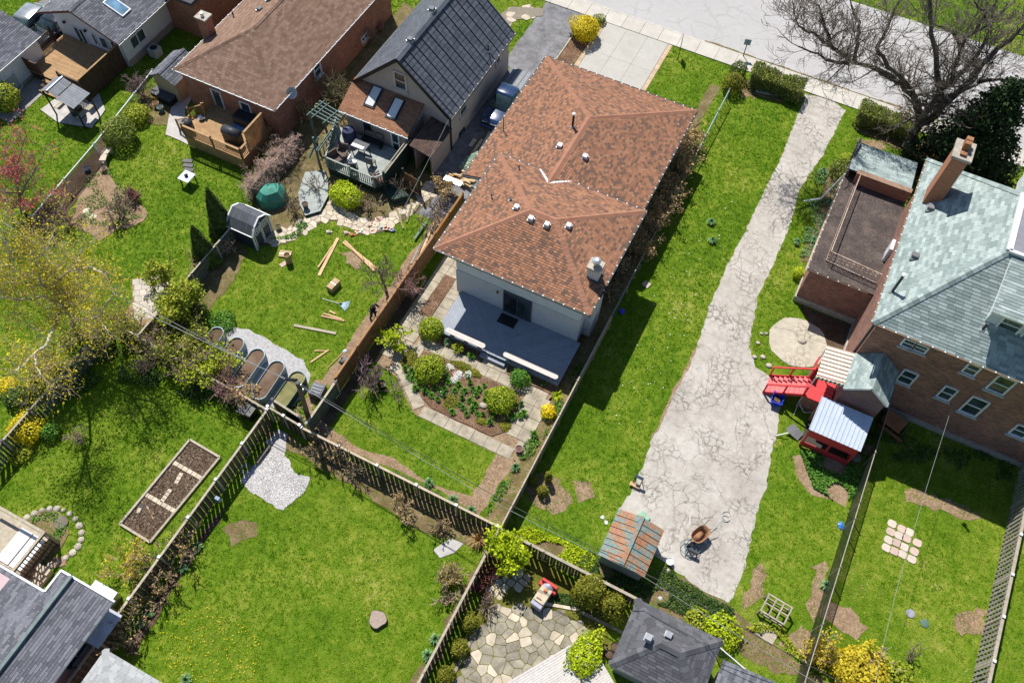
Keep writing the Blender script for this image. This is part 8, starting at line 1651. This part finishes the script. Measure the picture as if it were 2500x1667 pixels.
bp((742, 300), 2.2, 'brown twiggy bush with dry leaves beside the bungalow wall', TWIG, stems=8, lev=3, nch=2, r=.025, leaf=LEAF['tan'], leafn=350, leafs=.05, leafsp=.08); bp((905, 105), 2.0, 'grey bare bush beside the brick bungalow front', TWIG, stems=9, lev=3, nch=2, r=.025); bp((930, 75), 1.2, 'small reddish bush at the bungalow front', REDTWIG, stems=8, lev=2, nch=3, r=.02)
bp((668, 385), 1.9, 'pale bare bush between bungalow deck and twig hedge', PALETWIG, stems=10, lev=3, nch=2, r=.024, lean=.7)
# vine-covered twig hedge
vh = thing('vine_hedge', tuple(G(670, 420)), 'long pinkish hedge of bare vines beside the stucco yard', 'hedge'); segs = []; tp_ = []
for k in range(110):
    f = k/109; q = G(722-105*f, 365+120*f); q += Vector((random.gauss(0, .15), random.gauss(0, .15), random.uniform(.3, 1.5))); 
    for j in range(3): grow(q, (random.gauss(0, 1), random.gauss(0, 1), random.gauss(0, .5)), .55, .014, 2, segs, tp_, 1.0, 3, 3, .08, .4, 0, .7, .007)
V, F = tubes_np([s_[:4] for s_ in segs], 3); link('vines', npmesh('vines', V, F, M('pink_vine', (.60, .43, .35), (.45, .31, .25), sc=5)), vh)
a, b = G(722, 372), G(617, 488); MB().bar(a+Vector((0, 0, .7)), b+Vector((0, 0, .7)), .3, 1.1).build('inner_stems', M('vine_core', (.30, .21, .16), (.18, .125, .095), sc=12), vh)
for px_, h, lab in [((775, 470), 1.8, 'bare bush overhanging the low octagonal deck'), ((700, 480), 1.9, 'bare grey bush beside the green tarpaulin'), ((720, 520), 1.5, 'low bare bush between tarpaulin and stone path'), ((875, 505), 1.3, 'dry tangled bush beside the lime shrub'), ((905, 515), 1.3, 'dry tangled bush below the deck corner'), ((985, 470), 1.8, 'bare bush at the foot of the dark green screen'), ((1090, 480), 1.9, 'bush with dry brown leaves at the cedar fence end'), ((1065, 520), 1.8, 'bare bush over the stone path by the cedar fence'), ((1050, 560), 1.7, 'thin bare bush at the lumber pile')]:
    bp(px_, h, lab, PALETWIG if '1.3' in str(h) else TWIG, stems=8, lev=3, nch=2, r=.022, lean=.7, leaf=LEAF['tan'] if 'leaves' in lab else None, leafn=500 if 'leaves' in lab else 0, leafs=.05, leafsp=.1)
bp((350, 235), 2.2, 'bare mauve shrub beside the tan shed', M('mauve_twigs', (.34, .24, .23)), stems=8, lev=3, nch=3, r=.022); bp((300, 530), 2.2, 'bare leaning shrub in the bungalow garden', TWIG, stems=7, lev=3, nch=3, r=.03, lean=.5); bp((325, 490), 1.3, 'rounded mauve-pink bush in the bungalow garden', REDTWIG, stems=14, lev=2, nch=4, r=.014, lean=.8, leaf=LEAF['pink'], leafn=250, leafs=.03, leafsp=.06)
bp((170, 545), 1.6, 'dark red-brown bush along the shaded chain link', REDTWIG, stems=10, lev=2, nch=3, r=.02); bp((130, 570), 1.8, 'dark bare bush at the end of the white railed chain link', TWIG, stems=10, lev=3, nch=2, r=.022); bp((560, 610), 1.3, 'pale pinkish twig bush beside the blue shed', M('pink_vine', (.36, .24, .19)), stems=9, lev=2, nch=3, r=.016); bp((492, 640), 1.6, 'pale bare bush at the foot of the cedars', PALETWIG, stems=8, lev=2, nch=3, r=.018)
for k, (px_, h, lab) in enumerate([((1676, 352), 2.2, 'dry bush below the upper roof corner of the main house'), ((1655, 402), 2.4, 'dense dry bush along the upper eave of the main house'), ((1630, 452), 2.6, 'tan leaved bush beside the roof step of the main house'), ((1606, 502), 2.6, 'tan leaved bush below the roof step of the main house'), ((1583, 557), 2.5, 'tan leaved bush opposite the lower roof of the main house'), ((1555, 617), 2.2, 'dry bush opposite the white chimney'), ((1518, 670), 1.5, 'dark dry bush beside the wire fence below the chimney'), ((1490, 720), 1.4, 'dark dry bush at the end of the tan fence')]):
    bp(px_, h, lab, TWIG, stems=22, lev=3, nch=2, r=.02, lean=1.0, leaf=LEAF['tan'], leafn=1000 if k < 6 else 150, leafs=.05, leafsp=.1)
bp((1990, 1600), 2.0, 'thin yellow budding shrub at the chain link end', PALETWIG, stems=7, lev=3, nch=3, r=.022, leaf=LEAF['birch'], leafn=900, leafs=.05, leafsp=.1, lean=.6); bp((2218, 1612), 1.6, 'small bare sapling in the far right lawn', TWIG, stems=4, lev=2, nch=3, r=.016, lean=.5); bp((2120, 1600), 2.2, 'pale bare branches above the yellow-green bushes', PALETWIG, stems=6, lev=3, nch=2, r=.024); bp((2112, 1105), 1.0, 'pale dry shrub at the red lean-to corner', PALETWIG, stems=9, lev=2, nch=3, r=.014)
# leafy shrubs
def sh_(px_, rx, h, label, leaf, **k): return shrub(k.pop('name', 'round_shrub'), G(*px_), rx, h, label, LEAF[leaf], **k)
sh_((1054, 815), .72, 1.25, 'round clipped shrub at the deck corner of the main house', 'boxwood', n=2600, size=.05, amp=.12)
sh_((1052, 912), .82, 1.3, 'large round clipped shrub in the flower bed near the lawn path bend', 'boxwood', n=3200, size=.05, amp=.24); sh_((1224, 988), .82, 1.3, 'yellow-green round shrub in the flower bed near the plum pot', 'boxwood', n=3200, size=.05, amp=.2); sh_((1268, 932), .55, .95, 'smaller round green shrub below the long deck bench', 'herb', n=1700, size=.045, amp=.15)
sh_((1427, 92), 1.05, 1.7, 'bright golden round shrub beside the front driveway', 'gold', n=3800, size=.06, amp=.25); sh_((1462, 56), .5, .6, 'low green shrub behind the golden shrub', 'hedge', n=700, size=.05)
sh_((1797, 190), .6, 1.4, 'upper olive conifer bush beside the teal rail', 'cedar', n=1500, size=.05); sh_((1785, 222), .75, 1.5, 'lower olive conifer bush beside the teal rail', 'moss', n=2000, size=.05)
hedge((-5.2, 51.55, 0), (-1.35, 51.5, 0), 1.35, 1.25, 'dense green hedge between the street and the long lawn', LEAF['hedge'], 8000, .055); hedge((2.7, 51.5, 0), (7.0, 51.5, 0), 1.35, 1.25, 'clipped green hedge beside the bare street tree', LEAF['hedge'], 8000, .055)
sh_((2255, 385), .9, 1.0, 'dried out tan conifer clump at the street tree foot', 'tan', n=1300, size=.06)
sh_((2052, 425), .9, .9, 'low dark bush beside the brick wing', 'hedge', n=1100, size=.06); sh_((2064, 400), .55, .8, 'small fresh green bush at the brick wing corner', 'spring', n=800, size=.05); sh_((1946, 675), .38, .8, 'small yellow-green clipped bush against the brick wing', 'lime', n=900, size=.04)
sh_((25, 262), 1.0, 2.0, 'variegated yellow-green bush in front of the white garage', 'spring', n=2600, size=.06); sh_((300, 345), 1.15, 1.7, 'dark evergreen bush beside the chain link fence', 'hedge', n=3200, size=.06); sh_((340, 292), .8, 1.1, 'pale yellow-green bush above the dark evergreen bush', 'spring', n=1700, size=.06)
for px_, rx, h, lab in (((552, 572), .9, 4.3, 'tall narrow cedar beside the blue shed'), ((510, 640), .85, 3.5, 'shorter narrow cedar at the fence end')): sh_(px_, rx, h, lab, 'cedar', n=9000, size=.075, shape='cone', name='cedar_tree', cat='tree')
for px_, rx, h, lab in (((1436, 1455), .8, 2.1, 'large olive cedar beside the charcoal garage patio'), ((1490, 1487), .65, 1.7, 'second olive cedar close to the charcoal garage')): sh_(px_, rx, h, lab, 'moss', n=3000, size=.06, amp=.25, name='cedar_tree', cat='tree')
for px_, lab in (((1145, 1525), 'topmost of three small round cedars along the patio fence'), ((1122, 1588), 'middle small round cedar along the patio fence'), ((1088, 1652), 'lowest small round cedar along the patio fence')): sh_(px_, .45, .95, lab, 'moss', n=1500, size=.045)
for px_, rx, h, lab in (((1338, 1175), .2, 1.2, 'slim yellow-green cedar beside the tan fence'), ((1325, 1205), .3, .8, 'small bushy cedar beside the tan fence'), ((1300, 1178), .25, .7, 'tiny olive cedar against the tan fence')): sh_(px_, rx, h, lab, 'moss', n=700, size=.045)
sh_((848, 492), 1.15, 1.25, 'bright lime green shrub below the stucco deck railing', 'lime', n=3600, size=.06, ry=.85)
sh_((26, 950), .55, .8, 'bright orange-yellow forsythia at the left edge', 'forsythia', n=1200, size=.05); sh_((75, 1060), .85, 1.4, 'tall yellow forsythia beside the lattice fence', 'gold', n=1500, size=.06, amp=.4); sh_((1337, 1010), .42, .7, 'small orange-yellow forsythia beside the tan fence', 'forsythia', n=650, size=.05)
sh_((128, 1060), .5, .8, 'dark leafy bush beside the tall forsythia', 'herb', n=700, size=.06); sh_((50, 975), .7, .9, 'dark ivy mound on the lattice fence', 'ivy', n=1500, size=.06); sh_((125, 930), 1.1, 1.0, 'mixed green mound under the birch', 'hedge', n=1800, size=.06); sh_((55, 1110), .6, .6, 'low yellow-green mound in the lattice fence corner', 'spring', n=700, size=.05)
sh_((545, 790), .8, .6, 'low dark green mound beside the first raised bed', 'herb', n=1500, size=.05); sh_((480, 770), .8, .7, 'low green bush under the leafy tree', 'hedge', n=1200, size=.05)
sh_((2090, 1650), 1.3, 1.7, 'large golden-green bush behind the chain link end', 'birch', n=3200, size=.07, amp=.35); sh_((2160, 1672), 1.1, 1.3, 'second golden-green bush to its side', 'spring', n=2200, size=.07, amp=.35); sh_((1760, 1545), .9, .9, 'yellow-green bush beside the charcoal garage roof', 'lime', n=1500, size=.06); sh_((1700, 1515), .6, .6, 'smaller yellow-green bush in the ivy by the garage', 'spring', n=700, size=.06)
vn = G(1430, 1600, .52); shrub('climbing_vine', vn, .75, .55, 'green and grey vine spread over the white plank deck', LEAF['lime'], 2200, .06, 'vine', ry=1.1, amp=.35)
# flower bed plants
za = lambda x, y: G(960+x/3.2, 620+y/3.2, .05)
for x, y in [(145, 925), (95, 905), (240, 1030), (175, 1055), (370, 1085), (275, 1070), (430, 1010), (600, 1010), (710, 1030), (480, 1070), (540, 1130), (600, 1150), (545, 1205), (575, 1255), (650, 1105), (660, 1255), (775, 1265), (755, 1320), (715, 1150), (1000, 1175), (990, 1270), (935, 1280), (1020, 1250), (200, 1000), (330, 1050), (580, 960), (420, 960), (460, 1240), (820, 1200), (300, 1110), (350, 1140), (400, 1060), (510, 1020), (560, 1075), (620, 1060), (670, 1060), (640, 1180), (520, 1180), (700, 1260), (620, 1215), (860, 1240), (900, 1220), (960, 1200), (250, 1080), (150, 980), (120, 960), (730, 1090), (400, 1110), (340, 985)]:
    tuft(za(x, y), random.uniform(.17, .3), random.uniform(.18, .3), LEAF['herb'], 46, 'green leafy clump in the mulch of the flower bed', group='leaf clumps in the flower bed', wd=.026)
for x, y, lab in ((440, 890, 'white flowering clump beside the large round shrub'), (510, 945, 'white flowering clump in the middle of the flower bed'), (585, 945, 'white flowering clump beside the mossy mat'), (480, 985, 'low white flowering clump in the flower bed')): shrub('flowering_plant', za(x, y), .25, .22, lab, LEAF['white'], 170, .035, 'plant', shape='mat')
for x, y, rx, ry, lab in ((130, 820, .5, .6, 'mossy green mat at the paving side of the flower bed'), (540, 880, .75, .28, 'long mossy mat along the deck side of the flower bed'), (640, 935, .35, .25, 'end of the mossy mat by the white flowers'), (450, 1160, .42, .42, 'round mossy mat at the lawn side of the flower bed'), (690, 1305, .3, .25, 'small mossy mat near the lawn path'), (870, 1345, .35, .28, 'mossy mat at the flower bed corner')): shrub('moss_mat', za(x, y), rx, .14, lab, LEAF['moss'], 900, .04, 'ground cover', ry=ry, shape='mat')
tuft(za(510, 750), .42, .45, LEAF['spring'], 90, 'bushy yellow-green clump below the deck bench', wd=.03); tuft(za(425, 700), .28, .3, LEAF['bluegreen'], 50, 'blue-green clump beside the deck corner shrub'); tuft(za(610, 805), .3, .28, LEAF['herb'], 60, 'green strap clump at the deck steps'); tuft(za(1170, 1020), .22, .2, LEAF['herb'], 40, 'small green clump at the deck end'); tuft(za(1100, 1415), .32, .3, LEAF['herb'], 70, 'green clump beside the paving corner and tan fence'); tuft(za(1280, 1110), .4, .2, LEAF['lime'], 60, 'yellow-green clump below the deck corner'); tuft(za(1200, 1300), .22, .3, LEAF['ivy'], 50, 'dark clump below the small forsythia')
for px_, lab in (((483, 1338), 'blue-green clump beside the vegetable bed fence shrubs'), ((448, 1388), 'blue-green clump between the tan budded shrubs'), ((366, 1495), 'blue-green clump beside the pink house fence end'), ((344, 1526), 'lower blue-green clump beside the pink house fence end'), ((456, 1660), 'large pale green clump at the lower edge of the big lawn'), ((2014, 1430), 'blue-green clump at the foot of the chain link fence'), ((1062, 1560), 'pale green clump along the patio fence bed'), ((1045, 1600), 'second pale green clump along the patio fence bed'), ((1258, 1142), 'cabbage-like clump beside the tan fence'), ((1048, 1180), 'white edged clump at the long dark fence'), ((1105, 1222), 'bright green clump at the long dark fence'), ((1150, 1248), 'dark green clump at the fence junction'), ((2008, 420), 'spiky blue-green clump by the brick wing drive'), ((1985, 590), 'leafy clump beside the brick wing wall'), ((1945, 595), 'leafy clump on the drive side of the brick wing'), ((1735, 545), 'dark leafy clump on the long lawn'), ((1738, 590), 'second dark leafy clump on the long lawn')): tuft(G(*px_), .32, .28, LEAF['bluegreen'], 70, lab, wd=.03)
tuft(G(1168, 1320), .7, .5, LEAF['tan'], 160, 'fan of straw coloured ornamental grass at the fence junction', 'ornamental_grass', 'grass', wd=.016); tuft(G(1500, 1510), .5, .6, LEAF['spring'], 60, 'yucca with sword leaves beside the charcoal garage', 'yucca', wd=.035)
# uncountable ground cover
def cover(poly, n, size, leaf, label, hmax=.14, thr=.0, name='ground_cover', flat=.5):
    P = [g2(*p) for p in poly]; xs = [p[0] for p in P]; ys = [p[1] for p in P]; X = rng.uniform(min(xs), max(xs), n*3); Y = rng.uniform(min(ys), max(ys), n*3); k = inpoly_np(X, Y, P); X, Y = X[k][:n], Y[k][:n]
    f = np.sin(X*2.1+np.sin(Y*1.7))*np.cos(Y*2.3+np.sin(X*1.3)); k = f > thr*2-1; X, Y = X[k], Y[k]; C = np.stack([X, Y, rng.random(len(X))*hmax+.02], 1); V, F = leaves_np(C, size, flat); stuff(link(name, npmesh(name, V, F, LEAF[leaf], rng.random(len(C)))), label, 'ground cover')
cover([(1440, 1340), (1465, 1365), (1590, 1430), (1625, 1380), (1650, 1400), (1720, 1450), (1800, 1490), (1760, 1540), (1560, 1455), (1400, 1385)], 9000, .05, 'ivy', 'ivy covering the ground around the rusty shed', .16, .2)
cover([(1950, 1100), (2010, 1100), (2090, 1130), (2105, 1155), (2085, 1210), (2050, 1230), (1985, 1190), (1965, 1140)], 5200, .06, 'herb', 'fresh green plants in the bed below the red lean-to', .2, .38)
cover([(1255, 1300), (1290, 1285), (1400, 1330), (1460, 1360), (1440, 1400), (1280, 1325)], 3500, .05, 'lime', 'weedy green growth along the dark patio fence', .15, .4)
cover([(1750, 1500), (1880, 1560), (1990, 1640), (2200, 1667), (2190, 1600), (2060, 1600), (1900, 1530)], 5200, .055, 'spring', 'weedy yellow-green growth behind the garages', .22, .4)
cover([(1345, 1445), (1410, 1455), (1420, 1485), (1350, 1470)], 1500, .05, 'ivy', 'leafy ground cover beside the cream topped cart', .15)
cover([(75, 1260), (140, 1250), (165, 1290), (110, 1380), (75, 1370)], 1300, .05, 'herb', 'green sprouts in the round garden', .14, .35)
cover([(205, 440), (260, 410), (350, 480), (360, 525), (280, 560), (180, 545)], 2200, .05, 'herb', 'green sprouts in the bungalow garden', .16, .45)
cover([(100, 850), (190, 800), (300, 850), (240, 940), (130, 1000), (60, 960)], 4200, .06, 'ivy', 'ivy and leaves under the birch', .3, .3)
cover([(300, 850), (420, 880), (600, 990), (560, 1010), (420, 960), (290, 930)], 4200, .06, 'ivy', 'shaded green undergrowth below the sagging fence', .25, .45)
cover([(560, 990), (700, 960), (750, 1000), (740, 1030), (660, 1010)], 700, .05, 'herb', 'weeds at the foot of the utility pole', .12, .4)
cover([(655, 585), (700, 560), (745, 535), (760, 545), (720, 585)], 900, .05, 'herb', 'weeds between the stones beside the blue shed', .12, .4)
cover([(1990, 420), (2070, 410), (1985, 620), (1950, 640)], 1800, .06, 'bluegreen', 'leafy plants along the brick wing wall', .2, .5)
cover([(1385, 940), (1420, 850), (1440, 850), (1400, 960), (1300, 1110), (1270, 1140), (1200, 1260), (1180, 1255), (1260, 1110)], 2600, .05, 'herb', 'sprouting plants in the bed along the tan fence', .16, .5)
cover([(2120, 1040), (2300, 1090), (2480, 1110), (2470, 1180), (2300, 1140), (2120, 1120)], 2600, .06, 'ivy', 'shaded leafy ground behind the brick house', .18, .5)
def dots(poly, n, c_, label, name, size=.024, cat='flower'):
    P = [g2(*p) for p in poly]; xs = [p[0] for p in P]; ys = [p[1] for p in P]; X = rng.uniform(min(xs), max(xs), n*4); Y = rng.uniform(min(ys), max(ys), n*4); k = inpoly_np(X, Y, P); C = np.stack([X[k][:n], Y[k][:n], np.full(len(X[k][:n]), .09)], 1); V, F = leaves_np(C, size, 4.0, 1.0); stuff(link(name, npmesh(name, V, F, M(name+'_petals', c_, bmp=0), rng.random(len(C)))), label, cat)
dots([(400, 1500), (520, 1480), (640, 1560), (640, 1667), (430, 1667), (380, 1600)], 260, (.75, .55, .01), 'yellow dandelions scattered over the big lawn', 'dandelions'); dots([(640, 1300), (900, 1250), (1050, 1500), (800, 1650), (620, 1500)], 50, (.75, .55, .01), 'few yellow dandelions on the stump lawn', 'dandelions')
dots([(1480, 1050), (1600, 700), (1800, 450), (1780, 620), (1600, 1000), (1520, 1150)], 70, (.7, .7, .68), 'tiny white daisies on the long lawn', 'daisies', .03)
def chips(poly, n, size, mat, label, name, h=.03, cat='gravel'):
    P = [g2(*p) for p in poly]; xs = [p[0] for p in P]; ys = [p[1] for p in P]; X = rng.uniform(min(xs), max(xs), n*3); Y = rng.uniform(min(ys), max(ys), n*3); k = inpoly_np(X, Y, P); C = np.stack([X[k][:n], Y[k][:n], .02+rng.random(len(X[k][:n]))*h], 1); V, F = leaves_np(C, size, .6, .8); stuff(link(name, npmesh(name, V, F, mat, rng.random(len(C)))), label, cat)
gm = leaf_mat('gravel_stones', (.28, .27, .27), (.46, .44, .43), (.64, .62, .60), trans=0.0)
chips([(590, 1170), (660, 1100), (650, 1085), (690, 1105), (720, 1155), (750, 1165), (745, 1200), (690, 1245), (650, 1220), (610, 1200)], 9000, .03, gm, 'loose pale gravel of the pad on the stump lawn', 'gravel_stones')
cl_ = leaf_mat('soil_clods', (.06, .04, .028), (.12, .085, .06), (.22, .165, .12), trans=0.0)
chips([(466, 1080), (533, 1120), (368, 1320), (300, 1280)], 6000, .06, cl_, 'loose brown clods in the vegetable bed', 'soil_clods', .05, 'soil')
mu_ = leaf_mat('mulch_chips', (.10, .05, .03), (.24, .15, .10), (.42, .30, .21), trans=0.0)
chips([(990, 880), (1010, 925), (1090, 985), (1200, 1040), (1250, 1050), (1270, 1010), (1240, 950), (1150, 905), (1060, 870)], 5000, .045, mu_, 'bark chips strewn in the flower bed', 'bark_chips', .03, 'mulch')
cover([(995, 905), (1020, 940), (1100, 985), (1190, 1030), (1240, 1040), (1262, 1000), (1200, 985), (1120, 935), (1050, 900)], 2600, .045, 'herb', 'low green seedlings between the clumps of the flower bed', .1, .5)

# ------------------------------------------------------------------ turf: short blades over all open ground (nobody could count them)
def turf(dens=62, blades=6):
    x0, x1, y0, y1 = -72, 30, -12, 80; N = int((x1-x0)*(y1-y0)*dens); X = rng.uniform(x0, x1, N); Y = rng.uniform(y0, y1, N); k = in_view(np.column_stack([X, Y]), 160); X, Y = X[k], Y[k]
    for P in EXC:
        P = np.array(P); bb = (X > P[:, 0].min()) & (X < P[:, 0].max()) & (Y > P[:, 1].min()) & (Y < P[:, 1].max()); idx = np.where(bb)[0]
        if len(idx):
            ins = inpoly_np(X[idx], Y[idx], [tuple(q) for q in P]); keep = np.ones(len(X), bool); keep[idx[ins]] = False; X, Y = X[keep], Y[keep]
    n = len(X)*blades; cx = np.repeat(X, blades)+rng.normal(0, .05, n); cy = np.repeat(Y, blades)+rng.normal(0, .05, n); a = rng.random(n)*2*np.pi; h = rng.uniform(.035, .085, n); w_ = rng.uniform(.012, .022, n); l = rng.uniform(.02, .07, n)
    V = np.zeros((n, 3, 3), np.float32); ca, sa = np.cos(a), np.sin(a)
    V[:, 0] = np.stack([cx-sa*w_, cy+ca*w_, 0*cx], 1); V[:, 1] = np.stack([cx+sa*w_, cy-ca*w_, 0*cx], 1); V[:, 2] = np.stack([cx+ca*l, cy+sa*l, h], 1)
    F = np.arange(3*n, dtype=np.int32).reshape(n, 3); T = np.repeat(rng.random(len(X)), blades)*.6+rng.random(n)*.4
    # each yard's turf is its own mix: drier, yellower grass on the far right and around the rusty shed, thin patches
    wv = lambda a, b, c: np.sin(cx*a+1.3*np.sin(cy*b))*np.cos(cy*c+1.1*np.sin(cx*b)); pt = np.clip(wv(.9, .7, 1.1)+.5*wv(2.3, 1.9, 2.7), 0, 2)
    T += np.where(cx > 10.2, .32+.4*pt, 0)+np.where((cx > -6) & (cx < 10.2), .5*pt*np.clip((24-cy)/9, 0, 1), 0)+np.where((cx > -17.9) & (cx < -6) & (cy < 25), .12+.25*pt, 0)+np.where((cx > -29.4) & (cx < -18) & (cy > 13), .12+.25*pt, 0)
    stuff(link('grass', npmesh('grass', V.reshape(-1, 3), F, GRASS, T)), 'short bright green grass of the back yards', 'grass'); print('grass blades', n)
turf()
